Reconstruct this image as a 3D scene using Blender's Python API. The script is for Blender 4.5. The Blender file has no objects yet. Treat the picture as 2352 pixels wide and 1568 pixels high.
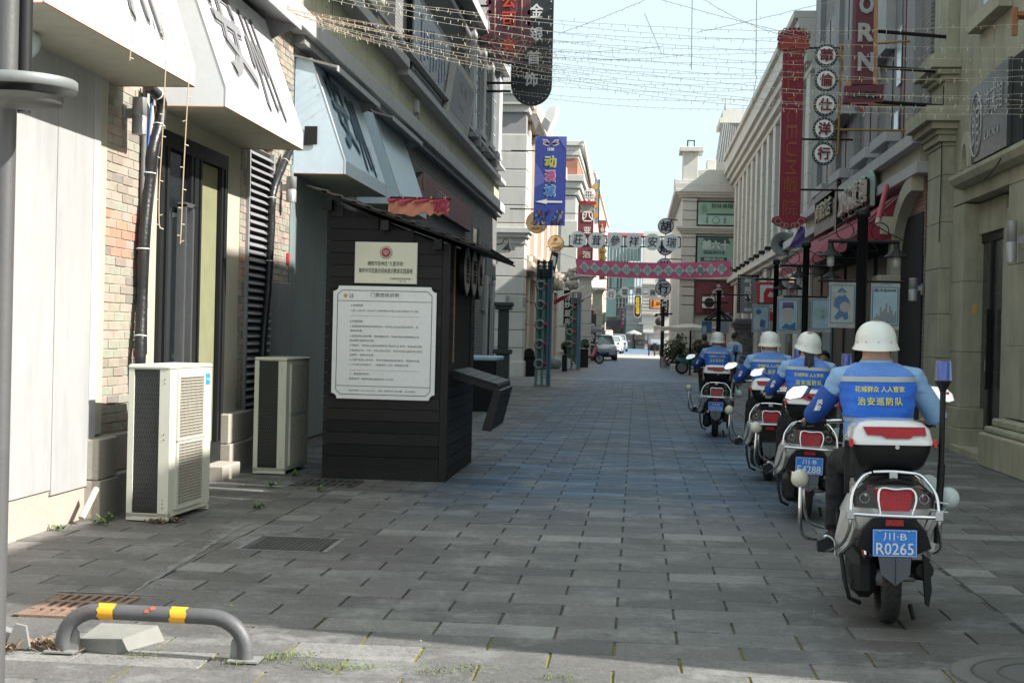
import bpy, math, random, bmesh
from mathutils import Vector, Matrix
random.seed(7)
SC = bpy.context.scene
COL = SC.collection
R = math.radians
# ------------------------------------------------------------ camera, sky, sun, exposure
CAM_H, FPX, YAW, ROLL = 1.515, 1422.0, R(5.0), 0.0236
PITCH = 0.0057263
cam_d = bpy.data.cameras.new('camera')
cam_d.sensor_width = 36.0
cam_d.lens = 36.0 * FPX / 1024.0
cam_d.clip_start = 0.1
cam_d.clip_end = 3000.0
cam = bpy.data.objects.new('camera', cam_d)
COL.objects.link(cam)
_f = Vector((-math.sin(YAW) * math.cos(PITCH), math.cos(YAW) * math.cos(PITCH), -math.sin(PITCH)))
_r = Vector((math.cos(YAW), math.sin(YAW), 0))
_u = _r.cross(_f)
_r2 = _r * math.cos(ROLL) + _u * math.sin(ROLL)
_u2 = -_r * math.sin(ROLL) + _u * math.cos(ROLL)
cam.matrix_world = Matrix(((_r2.x, _u2.x, -_f.x, 0), (_r2.y, _u2.y, -_f.y, 0), (_r2.z, _u2.z, -_f.z, CAM_H), (0, 0, 0, 1)))
SC.camera = cam
SUN_EL = R(38.7)
SUN_TRAVEL = Vector((-1.0, 0.23, 0)).normalized()      # horizontal direction the light travels
world = bpy.data.worlds.new('World')
SC.world = world
world.use_nodes = True
wn = world.node_tree
sky = wn.nodes.new('ShaderNodeTexSky')
sky.sky_type = 'NISHITA'
sky.sun_disc = False
sky.sun_elevation = SUN_EL
_sd = -SUN_TRAVEL
sky.sun_rotation = math.atan2(_sd.x, _sd.y)
sky.air_density = 1.0
sky.dust_density = 5.0
sky.ozone_density = 0.6
bg = wn.nodes['Background']
hz = wn.nodes.new('ShaderNodeMix'); hz.data_type = 'RGBA'; hz.inputs[0].default_value = .80
wn.links.new(sky.outputs[0], hz.inputs[6]); hz.inputs[7].default_value = (2.62, 3.22, 3.30, 1)     # pale hazy air over the whole sky
wn.links.new(hz.outputs[2], bg.inputs[0])
bg.inputs[1].default_value = 0.13
sun_d = bpy.data.lights.new('sun', 'SUN')
sun_d.energy = 4.0
sun_d.angle = R(0.5)
sun_d.color = (1.0, 0.965, 0.91)
sun = bpy.data.objects.new('sun', sun_d)
COL.objects.link(sun)
_dir = Vector((SUN_TRAVEL.x * math.cos(SUN_EL), SUN_TRAVEL.y * math.cos(SUN_EL), -math.sin(SUN_EL)))
sun.rotation_euler = _dir.to_track_quat('-Z', 'Y').to_euler()
SC.view_settings.view_transform = 'Standard'
SC.view_settings.look = 'None'
SC.view_settings.gamma = 1.0
SC.view_settings.use_curve_mapping = False
SC.view_settings.exposure = 1.38
# ------------------------------------------------------------ measuring helpers (survey of the photograph)
def ray(u, v):
    x, y = u - 1176.0, 784.0 - v
    F = FPX * 2352 / 1024
    c, s = math.cos(ROLL), math.sin(ROLL)
    xr, yr = x * c - y * s, x * s + y * c
    cp, sp = math.cos(PITCH), math.sin(PITCH)
    fw, up = F * cp + yr * sp, yr * cp - F * sp
    return Vector((-fw * math.sin(YAW) + xr * math.cos(YAW), fw * math.cos(YAW) + xr * math.sin(YAW), up))
def PG(p, z=0.0):
    d = ray(*p); t = (z - CAM_H) / d.z
    return Vector((d.x * t, d.y * t, z))
def PX(p, x):
    d = ray(*p); t = x / d.x
    return Vector((x, d.y * t, CAM_H + d.z * t))
def PY(p, y):
    d = ray(*p); t = y / d.y
    return Vector((d.x * t, y, CAM_H + d.z * t))
def crop(x0, y0, s):
    return lambda u, v: ((x0 + u / s) / 1.7415, (y0 + v / s) / 1.7415)
cA = crop(0, 0, 1.742); cB = crop(1100, 0, 1.96); cC = crop(1200, 700, 2.24); cD = crop(1900, 450, 2.24)
cE = crop(2000, 900, 2.613); cG = crop(2600, 0, 1.568); cH = crop(2600, 800, 1.568); cK = crop(0, 900, 1.742)
cL = crop(1100, 0, 2.476); cR = crop(3150, 600, 1.96); cQ = crop(3200, 0, 2.24); cN = crop(2800, 1000, 3.137)
cE2 = crop(2000, 1300, 2.613); c1 = crop(2200, 1080, 4.125); c2 = crop(2050, 880, 2.6125); c3 = crop(3200, 600, 4.48)
c4 = crop(3300, 0, 3.485); c5 = crop(2650, 750, 3.135); cP = crop(1200, 1300, 2.24); cF = crop(0, 1800, 1.684)
# ------------------------------------------------------------ object helpers
ORG = {}
def link(o, parent=None):
    COL.objects.link(o)
    if parent is not None:
        o.parent = parent
        ORG[o.name] = ORG.get(parent.name, Vector((0, 0, 0)))
    return o
def thing(name, label, cat, loc=(0, 0, 0), group=None, rz=0.0):
    o = bpy.data.objects.new(name, None)
    o.empty_display_size = 0.2
    COL.objects.link(o)
    o.location = loc
    o.rotation_euler = (0, 0, rz)
    o['label'] = label; o['category'] = cat
    if group: o['group'] = group
    ORG[o.name] = Vector(loc)
    return o
def tag(o, label, cat, group=None):
    o['label'] = label; o['category'] = cat
    if group: o['group'] = group
    return o
def struct(o):
    o['kind'] = 'structure'
    return o
class MB:
    def __init__(s): s.v = []; s.f = []; s.sm = []; s.mi = []; s.cur = 0
    def add(s, vs, fs, smooth=False):
        b = len(s.v); s.v += [Vector(p) for p in vs]
        for f in fs:
            s.f.append([b + i for i in f]); s.sm.append(smooth); s.mi.append(s.cur)
        return s
    def box(s, x0, x1, y0, y1, z0, z1):
        if x1 < x0: x0, x1 = x1, x0
        if y1 < y0: y0, y1 = y1, y0
        if z1 < z0: z0, z1 = z1, z0
        return s.add([(x0, y0, z0), (x1, y0, z0), (x1, y1, z0), (x0, y1, z0), (x0, y0, z1), (x1, y0, z1), (x1, y1, z1), (x0, y1, z1)],
                     [(0, 3, 2, 1), (4, 5, 6, 7), (0, 1, 5, 4), (1, 2, 6, 5), (2, 3, 7, 6), (3, 0, 4, 7)])
    def bbox(s, x0, x1, y0, y1, z0, z1, b):      # bevelled box (chamfer all edges)
        if x1 < x0: x0, x1 = x1, x0
        if y1 < y0: y0, y1 = y1, y0
        if z1 < z0: z0, z1 = z1, z0
        b = min(b, (x1 - x0) * .45, (y1 - y0) * .45, (z1 - z0) * .45)
        bm = bmesh.new()
        bmesh.ops.create_cube(bm, size=1)
        for v in bm.verts:
            v.co = Vector(((x0 + x1) / 2 + v.co.x * (x1 - x0), (y0 + y1) / 2 + v.co.y * (y1 - y0), (z0 + z1) / 2 + v.co.z * (z1 - z0)))
        bmesh.ops.bevel(bm, geom=bm.edges[:], offset=b, segments=1, affect='EDGES', profile=.5)
        bm.verts.index_update()
        s.add([v.co.copy() for v in bm.verts], [[v.index for v in f.verts] for f in bm.faces])
        bm.free(); return s
    def quad(s, a, b, c, d): return s.add([a, b, c, d], [(0, 1, 2, 3)])
    def hexa(s, lo, hi):     # lo, hi: 4 points each, same winding
        return s.add(list(lo) + list(hi), [(3, 2, 1, 0), (4, 5, 6, 7), (0, 1, 5, 4), (1, 2, 6, 5), (2, 3, 7, 6), (3, 0, 4, 7)])
    def slab(s, pts, off):    # extrude polygon by vector off
        n = len(pts); off = Vector(off); p2 = [Vector(p) + off for p in pts]
        return s.add(list(pts) + p2, [tuple(range(n))[::-1], tuple(range(n, 2 * n))] + [(i, (i + 1) % n, n + (i + 1) % n, n + i) for i in range(n)])
    def tube(s, pts, r, n=8, cap=True, smooth=True):
        pts = [Vector(p) for p in pts]
        rs = r if isinstance(r, (list, tuple)) else [r] * len(pts)
        rings = []; up = None
        for i, p in enumerate(pts):
            t = (pts[min(i + 1, len(pts) - 1)] - pts[max(i - 1, 0)])
            if t.length < 1e-9: t = Vector((0, 0, 1))
            t.normalize()
            if up is None:
                up = Vector((0, 0, 1)) if abs(t.z) < .9 else Vector((1, 0, 0))
            a = (up - t * up.dot(t))
            if a.length < 1e-6: a = t.orthogonal()
            a.normalize(); up = a; b = t.cross(a)
            rings.append([p + (a * math.cos(2 * math.pi * k / n) + b * math.sin(2 * math.pi * k / n)) * rs[i] for k in range(n)])
        vs = [v for rg in rings for v in rg]; fs = []
        for i in range(len(pts) - 1):
            for k in range(n):
                fs.append((i * n + k, i * n + (k + 1) % n, (i + 1) * n + (k + 1) % n, (i + 1) * n + k))
        s.add(vs, fs, smooth)
        if cap:
            s.add(rings[0], [tuple(range(n))[::-1]]); s.add(rings[-1], [tuple(range(n))])
        return s
    def loft(s, rings, cap=True, smooth=True, closed=True):
        n = len(rings[0]); vs = [v for rg in rings for v in rg]; fs = []
        for i in range(len(rings) - 1):
            for k in range(n if closed else n - 1):
                fs.append((i * n + k, i * n + (k + 1) % n, (i + 1) * n + (k + 1) % n, (i + 1) * n + k))
        s.add(vs, fs, smooth)
        if cap:
            s.add(rings[0], [tuple(range(n))[::-1]]); s.add(rings[-1], [tuple(range(n))])
        return s
    def disc(s, c, r, ax, t, n=24):     # cylinder, centre c, axis vector, thickness
        ax = Vector(ax).normalized(); c = Vector(c)
        return s.tube([c - ax * t / 2, c + ax * t / 2], r, n, True, False)
    def lathe(s, prof, c=(0, 0, 0), n=24, smooth=True):   # prof: (r,z)
        c = Vector(c)
        return s.loft([[c + Vector((r * math.cos(2 * math.pi * k / n), r * math.sin(2 * math.pi * k / n), z)) for k in range(n)] for r, z in prof], True, smooth)
    def sphere(s, c, r, n=16, m=10):
        rx, ry, rz = r if isinstance(r, (tuple, list)) else (r, r, r)
        c = Vector(c); rings = []
        for i in range(m + 1):
            a = math.pi * i / m; q = max(math.sin(a), .01)
            rings.append([c + Vector((rx * q * math.cos(2 * math.pi * k / n), ry * q * math.sin(2 * math.pi * k / n), -rz * math.cos(a))) for k in range(n)])
        return s.loft(rings)
    def torus(s, c, R_, r, ax=(0, 0, 1), n=24, m=8):
        ax = Vector(ax).normalized(); a = ax.orthogonal().normalized(); b = ax.cross(a); c = Vector(c)
        rings = []
        for i in range(n + 1):
            t = 2 * math.pi * i / n; d = a * math.cos(t) + b * math.sin(t)
            rings.append([c + d * (R_ + r * math.cos(2 * math.pi * k / m)) + ax * r * math.sin(2 * math.pi * k / m) for k in range(m)])
        return s.loft(rings, cap=False)
    def build(s, name, mat, parent=None):
        me = bpy.data.meshes.new(name)
        o = ORG.get(parent.name, Vector((0, 0, 0))) if parent is not None else Vector((0, 0, 0))
        me.from_pydata([tuple(v - o) for v in s.v], [], s.f)
        me.polygons.foreach_set('use_smooth', s.sm)
        for m_ in (mat if isinstance(mat, (list, tuple)) else [mat]): me.materials.append(m_)
        if max(s.mi, default=0): me.polygons.foreach_set('material_index', s.mi)
        me.update()
        ob = bpy.data.objects.new(name, me)
        return link(ob, parent)
def box(name, mat, parent, x0, x1, y0, y1, z0, z1, bev=0):
    m = MB()
    (m.bbox(x0, x1, y0, y1, z0, z1, bev) if bev else m.box(x0, x1, y0, y1, z0, z1))
    return m.build(name, mat, parent)
def inst(proto, parent, loc, rot=None, sc=None):
    o = bpy.data.objects.new(proto.name.split('.')[0], proto.data)
    link(o, parent)
    o.location = Vector(loc) - (ORG.get(parent.name, Vector((0, 0, 0))) if parent is not None else Vector((0, 0, 0)))
    if rot: o.rotation_euler = rot
    if sc: o.scale = sc
    return o
def copy_tree(o, parent=None):
    c = o.copy(); COL.objects.link(c)
    if parent is not None: c.parent = parent
    for ch in o.children: copy_tree(ch, c)
    return c
# scratch scene for evaluating text and remesh
TS = bpy.data.scenes.new('scratch')
def evaluate(ob):
    TS.collection.objects.link(ob)
    dg = TS.view_layers[0].depsgraph if hasattr(TS.view_layers[0], 'depsgraph') and TS.view_layers[0].depsgraph else None
    TS.view_layers[0].update()
    dg = TS.view_layers[0].depsgraph
    dg.update()
    me = bpy.data.meshes.new_from_object(ob.evaluated_get(dg))
    TS.collection.objects.unlink(ob)
    return me
_tc = {}
def text_mesh(body, bold=0.0, ext=0.0, res=2, line=1.0, chars=1.0, shear=0):
    k = (body, bold, ext, res, line, chars, shear)
    if k in _tc: return _tc[k]
    cu = bpy.data.curves.new('t', 'FONT'); cu.body = body; cu.size = 1.0
    cu.align_x = 'CENTER'; cu.align_y = 'CENTER'; cu.offset = bold; cu.extrude = ext; cu.resolution_u = res
    cu.space_line = line; cu.space_character = chars; cu.shear = shear
    ob = bpy.data.objects.new('t', cu)
    me = evaluate(ob)
    vs = [v.co.copy() for v in me.vertices]; fs = [tuple(p.vertices) for p in me.polygons]
    xs = [v.x for v in vs] or [0]; ys = [v.y for v in vs] or [0]
    cx, cy = (min(xs) + max(xs)) / 2, (min(ys) + max(ys)) / 2
    vs = [Vector((v.x - cx, v.y - cy, v.z)) for v in vs]
    r = (vs, fs, max(xs) - min(xs), max(ys) - min(ys))
    bpy.data.objects.remove(ob); bpy.data.curves.remove(cu); bpy.data.meshes.remove(me)
    _tc[k] = r
    return r
def put_text(mb, body, c, u, v, w=None, h=None, bold=0.0, ext=0.0, res=2, line=1.0, chars=1.0, warp=None, shear=0):
    """c centre, u reading direction, v up; fitted to width w and/or height h"""
    vs, fs, W, H = text_mesh(body, 0.0, ext, res, line, chars, shear)
    sx = w / W if w else None; sy = h / H if h else None
    sx = sx or sy; sy = sy or sx
    u = Vector(u).normalized(); v = Vector(v).normalized(); n = u.cross(v); c = Vector(c)
    # heavier strokes: the same glyphs struck several times, a hair apart
    q = min(sx, sy); k_ = 0
    for (a, b) in (((0, 0),) if bold < .008 else ((-.7, -.7), (.7, -.7), (-.7, .7), (.7, .7), (0, 0)) if bold >= .02 else ((-.8, 0), (.8, 0), (0, .6))):
        pts = [c + u * (p.x * sx + a * bold * sx) + v * (p.y * sy + b * bold * sy) + n * (p.z * q) for p in vs]
        if warp: pts = [warp(p) for p in pts]
        lift = q * .004 * k_; k_ += 1
        mb.add([p + n * lift for p in pts], fs)
    return mb
def lettering(parent, mat, items, name='lettering', off=0.004, **kw):
    m = MB()
    for it in items:
        d = dict(kw); d.update(it[5] if len(it) > 5 else {})
        put_text(m, it[0], it[1], it[2], it[3], w=it[4][0], h=it[4][1], **d)
    return m.build(name, mat, parent)
UX, UY, UZ = Vector((1, 0, 0)), Vector((0, 1, 0)), Vector((0, 0, 1))
# ------------------------------------------------------------ materials
MT = {}
def nt(name):
    m = bpy.data.materials.new(name); m.use_nodes = True
    t = m.node_tree; b = t.nodes['Principled BSDF']
    return m, t, b
def N(t, typ, **kw):
    n = t.nodes.new(typ)
    for k, v in kw.items():
        if k.startswith('i_'):
            n.inputs[k[2:].replace('_', ' ')].default_value = v
        elif k.startswith('n'):
            n.inputs[int(k[1:])].default_value = v
        else: setattr(n, k, v)
    return n
def mixrgb(t, fac, a, b, mode='MIX'):
    n = t.nodes.new('ShaderNodeMix'); n.data_type = 'RGBA'; n.blend_type = mode
    for s, val in ((n.inputs[0], fac), (n.inputs[6], a), (n.inputs[7], b)):
        if hasattr(val, 'links') or hasattr(val, 'is_output'): t.links.new(val, s)
        elif isinstance(val, (int, float)): s.default_value = val
        else: s.default_value = (*val, 1)
    return n.outputs[2]
def ramp(t, src, stops, interp='LINEAR'):
    n = t.nodes.new('ShaderNodeValToRGB'); n.color_ramp.interpolation = interp
    el = n.color_ramp.elements
    while len(el) < len(stops): el.new(1.0)
    for e, (p, c) in zip(el, stops): e.position = p; e.color = (*c, 1) if len(c) == 3 else c
    t.links.new(src, n.inputs[0]); return n.outputs[0]
def coords(t, scale=(1, 1, 1), generated=False):
    tc = t.nodes.new('ShaderNodeTexCoord'); mp = t.nodes.new('ShaderNodeMapping')
    mp.inputs['Scale'].default_value = scale
    t.links.new(tc.outputs['Object'], mp.inputs[0]); return mp.outputs[0]
def noise(t, vec, scale, detail=5, rough=.6, out=0):
    n = N(t, 'ShaderNodeTexNoise', i_Scale=scale, i_Detail=detail, i_Roughness=rough)
    t.links.new(vec, n.inputs['Vector']); return n.outputs[out]
def bumpn(t, b, h, strength, dist=.01):
    n = N(t, 'ShaderNodeBump', i_Strength=strength, i_Distance=dist)
    t.links.new(h, n.inputs['Height']); t.links.new(n.outputs[0], b.inputs['Normal']); return n
def M(name, col, rough=.65, metal=0.0, var=.12, vs=2.5, bump=.2, bs=45, col2=None, coat=0.0, streak=0.0, spec=None, rv=.08, dist=.006):
    if name in MT: return MT[name]
    m, t, b = nt(name)
    vec = coords(t)
    c2 = col2 or tuple(max(0, c * (1 - 2.2 * var)) for c in col)
    c1_ = tuple(min(1, c * (1 + var)) for c in col) if not col2 else col
    f = ramp(t, noise(t, vec, vs), [(.3, (0, 0, 0)), (.72, (1, 1, 1))])
    c = mixrgb(t, f, c2, c1_)
    c = mixrgb(t, noise(t, vec, vs * 9, 3), c, tuple(x * .82 for x in c1_)) if var > 0 else c
    if streak:
        sv = coords(t, (2.6, 2.6, .35))
        f2 = ramp(t, noise(t, sv, 2.0, 7, .75), [(.48, (0, 0, 0)), (.78, (streak,) * 3)])
        c = mixrgb(t, f2, c, tuple(x * .42 for x in col))
    t.links.new(c, b.inputs['Base Color'])
    mr = N(t, 'ShaderNodeMapRange', n3=max(.02, rough - rv), n4=min(1, rough + rv))
    t.links.new(noise(t, vec, vs * 4, 4), mr.inputs[0]); t.links.new(mr.outputs[0], b.inputs['Roughness'])
    b.inputs['Metallic'].default_value = metal
    if coat: b.inputs['Coat Weight'].default_value = coat; b.inputs['Coat Roughness'].default_value = .08
    if spec is not None: b.inputs['Specular IOR Level'].default_value = spec
    if bump: bumpn(t, b, noise(t, vec, bs, 4), bump, dist)
    MT[name] = m; return m
def island_random(t):
    g = t.nodes.new('ShaderNodeNewGeometry'); oi = t.nodes.new('ShaderNodeObjectInfo')
    a = N(t, 'ShaderNodeMath', operation='ADD'); t.links.new(g.outputs['Random Per Island'], a.inputs[0]); t.links.new(oi.outputs['Random'], a.inputs[1])
    fr = N(t, 'ShaderNodeMath', operation='FRACT'); t.links.new(a.outputs[0], fr.inputs[0]); return fr.outputs[0]
def M_pieces(name, stops, rough=.85, bump=.5, bs=60, vs=6, dirt=.35, extra=None):
    """pieces that differ one from the next: palette picked by object / island"""
    if name in MT: return MT[name]
    m, t, b = nt(name)
    tc = t.nodes.new('ShaderNodeNewGeometry'); vec = tc.outputs['Position']
    r_ = island_random(t)
    c = ramp(t, r_, stops, 'CONSTANT')
    f = ramp(t, noise(t, vec, vs, 6, .7), [(.42, (0, 0, 0)), (.7, (dirt,) * 3)])
    c = mixrgb(t, f, c, tuple(sum(s[1][i] for s in stops) / len(stops) * .5 for i in range(3)))
    g = noise(t, vec, vs * 14, 3, .7)
    c = mixrgb(t, .5, c, mixrgb(t, g, (.62, .62, .62), (1.3, 1.3, 1.3)), 'MULTIPLY')
    if extra: c = extra(t, vec, c)
    t.links.new(c, b.inputs['Base Color']); b.inputs['Roughness'].default_value = rough
    bumpn(t, b, noise(t, vec, bs, 5, .7), bump, .006)
    MT[name] = m; return m
def M_brick(name, ca, cb, cm, axis='X', bw=.24, bh=.07, rough=.85, blotch=None):
    """brick courses for surfaces too far away to tell the pieces apart"""
    if name in MT: return MT[name]
    m, t, b = nt(name)
    g = t.nodes.new('ShaderNodeNewGeometry'); sp = t.nodes.new('ShaderNodeSeparateXYZ'); t.links.new(g.outputs['Position'], sp.inputs[0])
    cb_ = t.nodes.new('ShaderNodeCombineXYZ'); t.links.new(sp.outputs['Y' if axis == 'X' else 'X'], cb_.inputs[0]); t.links.new(sp.outputs['Z'], cb_.inputs[1])
    br = t.nodes.new('ShaderNodeTexBrick'); t.links.new(cb_.outputs[0], br.inputs[0])
    br.inputs['Color1'].default_value = (*ca, 1); br.inputs['Color2'].default_value = (*cb, 1); br.inputs['Mortar'].default_value = (*cm, 1)
    br.inputs['Scale'].default_value = 1; br.inputs['Mortar Size'].default_value = .009; br.inputs['Mortar Smooth'].default_value = .2
    br.inputs['Brick Width'].default_value = bw; br.inputs['Row Height'].default_value = bh; br.inputs['Bias'].default_value = -.1
    c = mixrgb(t, ramp(t, noise(t, g.outputs['Position'], 1.3, 5), [(.35, (0, 0, 0)), (.75, (.55,) * 3)]), br.outputs[0], blotch or tuple(x * .6 for x in ca))
    t.links.new(c, b.inputs['Base Color']); b.inputs['Roughness'].default_value = rough
    inv = N(t, 'ShaderNodeMath', operation='SUBTRACT', n0=1.0); t.links.new(br.outputs['Fac'], inv.inputs[1])
    bumpn(t, b, inv.outputs[0], .8, .012)
    MT[name] = m; return m
def M_glass(name, col=(.02, .025, .03), rough=.05):
    if name in MT: return MT[name]
    m, t, b = nt(name)
    b.inputs['Base Color'].default_value = (*col, 1); b.inputs['Roughness'].default_value = rough
    b.inputs['Specular IOR Level'].default_value = .8
    vec = coords(t)
    f = noise(t, vec, 3, 4)
    mr = N(t, 'ShaderNodeMapRange', n3=rough, n4=rough + .12); t.links.new(f, mr.inputs[0]); t.links.new(mr.outputs[0], b.inputs['Roughness'])
    bumpn(t, b, noise(t, vec, 1.5, 2), .03, .02)
    MT[name] = m; return m
white = M('white_panel_paint', (.38, .38, .375), .55, var=.07, vs=.9, bump=.12, bs=9, streak=.35, dist=.02)
awn_w = M('awning_white', (.76, .78, .80), .6, var=.03, vs=1.2, bump=.06, bs=12, streak=.16)
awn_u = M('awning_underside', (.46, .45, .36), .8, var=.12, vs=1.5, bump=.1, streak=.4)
rust = M('rust_edge', (.30, .13, .06), .8, var=.25, vs=12, bump=.4)
plaster = M('cream_plaster', (.46, .43, .33), .85, var=.08, vs=2, bump=.35, bs=70)
granite = M('speckled_granite', (.42, .38, .32), .75, var=.16, vs=60, bump=.35, bs=130)
concrete = M('grey_concrete', (.30, .30, .29), .85, var=.12, vs=1.6, bump=.3, streak=.35)
stone_l = M('cream_stone', (.46, .45, .39), .8, var=.10, vs=1.1, bump=.25, bs=30, streak=.35)
stone_g = M('shop_stone', (.36, .345, .25), .8, var=.2, vs=1.5, bump=.3, bs=30, streak=.7)
ledge_g = M('ledge_grey', (.48, .48, .48), .75, var=.08, vs=1.5, bump=.15, streak=.45)
trim_g = M('trim_grey', (.27, .27, .27), .75, var=.08, vs=2, bump=.15, streak=.3)
dark_m = M('dark_metal', (.022, .023, .024), .5, .2, var=.1, bump=.1, spec=.25)
black_p = M('black_plastic', (.011, .011, .012), .45, spec=.25, var=.1, vs=9, bump=.1, bs=120)
black_m = M('matt_black', (.012, .012, .013), .8, var=.1)
rubber = M('rubber', (.02, .02, .021), .85, var=.2, vs=20, bump=.3)
chrome = M('chrome', (.78, .78, .80), .14, 1.0, var=.03, vs=6, bump=.02, rv=.06)
steel = M('brushed_steel', (.46, .46, .47), .38, .9, var=.05, vs=4, bump=.05)
glass_d = M_glass('dark_glass')
glass_g = M_glass('green_glass', (.05, .12, .11), .08)
red_sign = M('sign_red', (.13, .012, .02), .5, var=.08)
red_b = M('bright_red', (.50, .02, .03), .5, var=.05)
gold = M('gold_paint', (.55, .33, .08), .45, .3, var=.08)
ltr_w = M('letter_white', (.72, .72, .70), .5, var=.03, bump=0)
ltr_k = M('letter_black', (.02, .02, .022), .6, var=.03, bump=0)
ltr_ink = M('letter_ink_grey', (.20, .20, .205), .7, var=.05, bump=0)
disc_w = M('disc_white', (.88, .89, .88), .5, var=.04, vs=3)
# ------------------------------------------------------------ the ground
def tile_extra(t, vec, c):
    sp = t.nodes.new('ShaderNodeSeparateXYZ'); t.links.new(vec, sp.inputs[0])
    def mr(src, a, b):
        n = N(t, 'ShaderNodeMapRange', n1=a, n2=b); n.interpolation_type = 'SMOOTHSTEP'; t.links.new(src, n.inputs[0]); return n.outputs[0]
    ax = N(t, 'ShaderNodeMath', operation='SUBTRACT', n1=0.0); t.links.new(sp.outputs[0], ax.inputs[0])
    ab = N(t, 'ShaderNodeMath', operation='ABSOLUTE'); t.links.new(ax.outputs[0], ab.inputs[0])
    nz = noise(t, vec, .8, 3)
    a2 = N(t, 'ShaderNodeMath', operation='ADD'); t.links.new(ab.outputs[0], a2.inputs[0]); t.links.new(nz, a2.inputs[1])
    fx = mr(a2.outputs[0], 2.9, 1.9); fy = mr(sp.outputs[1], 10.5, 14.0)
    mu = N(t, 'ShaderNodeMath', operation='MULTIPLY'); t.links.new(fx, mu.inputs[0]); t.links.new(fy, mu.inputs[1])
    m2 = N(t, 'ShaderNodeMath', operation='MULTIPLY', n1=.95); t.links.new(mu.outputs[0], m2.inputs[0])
    c = mixrgb(t, m2.outputs[0], c, mixrgb(t, .999, c, (.30, .74, 1.42), 'MULTIPLY'))  # bluish sky cast painted into the slabs along mid street
    # pale scuffs and cement smears
    w = ramp(t, noise(t, vec, 1.3, 9, .8), [(.50, (0, 0, 0)), (.64, (.6,) * 3)])
    w2 = ramp(t, noise(t, vec, .45, 8, .7), [(.40, (.45,) * 3), (.56, (0, 0, 0))]); c = mixrgb(t, w2, c, (.06, .058, .055))
    gr = ramp(t, noise(t, vec, 260, 2, .6), [(.38, (.48,) * 3), (.62, (1.58,) * 3)]); c = mixrgb(t, 1.0, c, ramp(t, noise(t, vec, 55, 4, .8), [(.35, (.7,) * 3), (.65, (1.34,) * 3)]), 'MULTIPLY'); c = mixrgb(t, 1.0, c, gr, 'MULTIPLY')
    c = mixrgb(t, w, c, (.26, .26, .25))
    d = ramp(t, noise(t, vec, 23, 2, .5), [(.68, (0, 0, 0)), (.72, (.55,) * 3)])
    return mixrgb(t, d, c, (.055, .05, .045))
_g = [(.106, .103, .099), (.124, .120, .115), (.087, .084, .081), (.143, .138, .133), (.115, .110, .105), (.098, .095, .091), (.131, .126, .121), (.108, .105, .100), (.203, .198, .189), (.073, .071, .068)]
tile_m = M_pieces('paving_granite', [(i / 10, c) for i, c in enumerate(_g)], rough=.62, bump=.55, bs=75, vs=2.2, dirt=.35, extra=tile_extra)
def joint_mat():
    m, t, b = nt('joint_grit')
    g = t.nodes.new('ShaderNodeNewGeometry')
    c = ramp(t, noise(t, g.outputs['Position'], 3.2, 5), [(.36, (.04, .038, .035)), (.50, (.09, .086, .08)), (.72, (.11, .10, .07))])
    sp = t.nodes.new('ShaderNodeSeparateXYZ'); t.links.new(g.outputs['Position'], sp.inputs[0])
    mm = N(t, 'ShaderNodeMapRange', n1=7.6, n2=6.7); t.links.new(sp.outputs[1], mm.inputs[0])
    c = mixrgb(t, mm.outputs[0], c, ramp(t, noise(t, g.outputs['Position'], 6, 5), [(.38, (.09, .075, .04)), (.5, (.24, .21, .03)), (.65, (.16, .17, .05))]))
    t.links.new(c, b.inputs['Base Color']); b.inputs['Roughness'].default_value = .95
    bumpn(t, b, noise(t, g.outputs['Position'], 160, 3), .8, .01)
    return m
joint_m = joint_mat()
def far_pave():
    m, t, b = nt('distant_paving')
    g = t.nodes.new('ShaderNodeNewGeometry'); vec = g.outputs['Position']
    br = t.nodes.new('ShaderNodeTexBrick'); t.links.new(vec, br.inputs[0])
    for k, c in (('Color1', (.15, .15, .15, 1)), ('Color2', (.18, .18, .177, 1)), ('Mortar', (.07, .07, .065, 1))): br.inputs[k].default_value = c
    br.inputs['Scale'].default_value = 1; br.inputs['Mortar Size'].default_value = .01; br.inputs['Brick Width'].default_value = .6; br.inputs['Row Height'].default_value = .3
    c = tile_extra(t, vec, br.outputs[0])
    t.links.new(c, b.inputs['Base Color']); b.inputs['Roughness'].default_value = .6
    return m
gm = MB()
gm.quad((-600, -60, -.12), (600, -60, -.12), (600, 2500, -.12), (-600, 2500, -.12))
struct(gm.build('ground', M('far_ground', (.42, .41, .39), .9)))  # pale tone chosen so sunlit ground behind the camera bounces light
paving = struct(MB().box(-4.9, 5.4, 2.7, 47.4, -.10, 0).build('street_paving', joint_m))
ORG[paving.name] = Vector((0, 0, 0))
box('distant_paving', far_pave(), None, -9, 9, 47.4, 188, -.10, .012)
struct(bpy.data.objects['distant_paving'])
cross = MB().box(-60, 60, 96, 118, .0, .018).build('cross_street', M('pale_concrete_road', (.34, .33, .31), .8)); struct(cross)
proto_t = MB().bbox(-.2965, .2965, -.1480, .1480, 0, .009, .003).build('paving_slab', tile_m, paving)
tiles = []
y0 = 6.42 - .303 * 12
row = 0
tg = []
HOLES = ((-2.64, -2.10, 9.45, 10.05), (-3.16, -2.69, 7.03, 7.63), (-3.29, -2.67, 13.40, 13.99))
def cut(x0, x1, ya):
    for hx0, hx1, hy0, hy1 in HOLES:
        if x1 > hx0 and x0 < hx1 and hy0 - .05 < ya + .15 < hy1 + .05: return [p for p in ((x0, min(x1, hx0)), (max(x0, hx1), x1)) if p[1] - p[0] > .03]
    return [(x0, x1)]
seams = (-2.80, 2.08)
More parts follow.
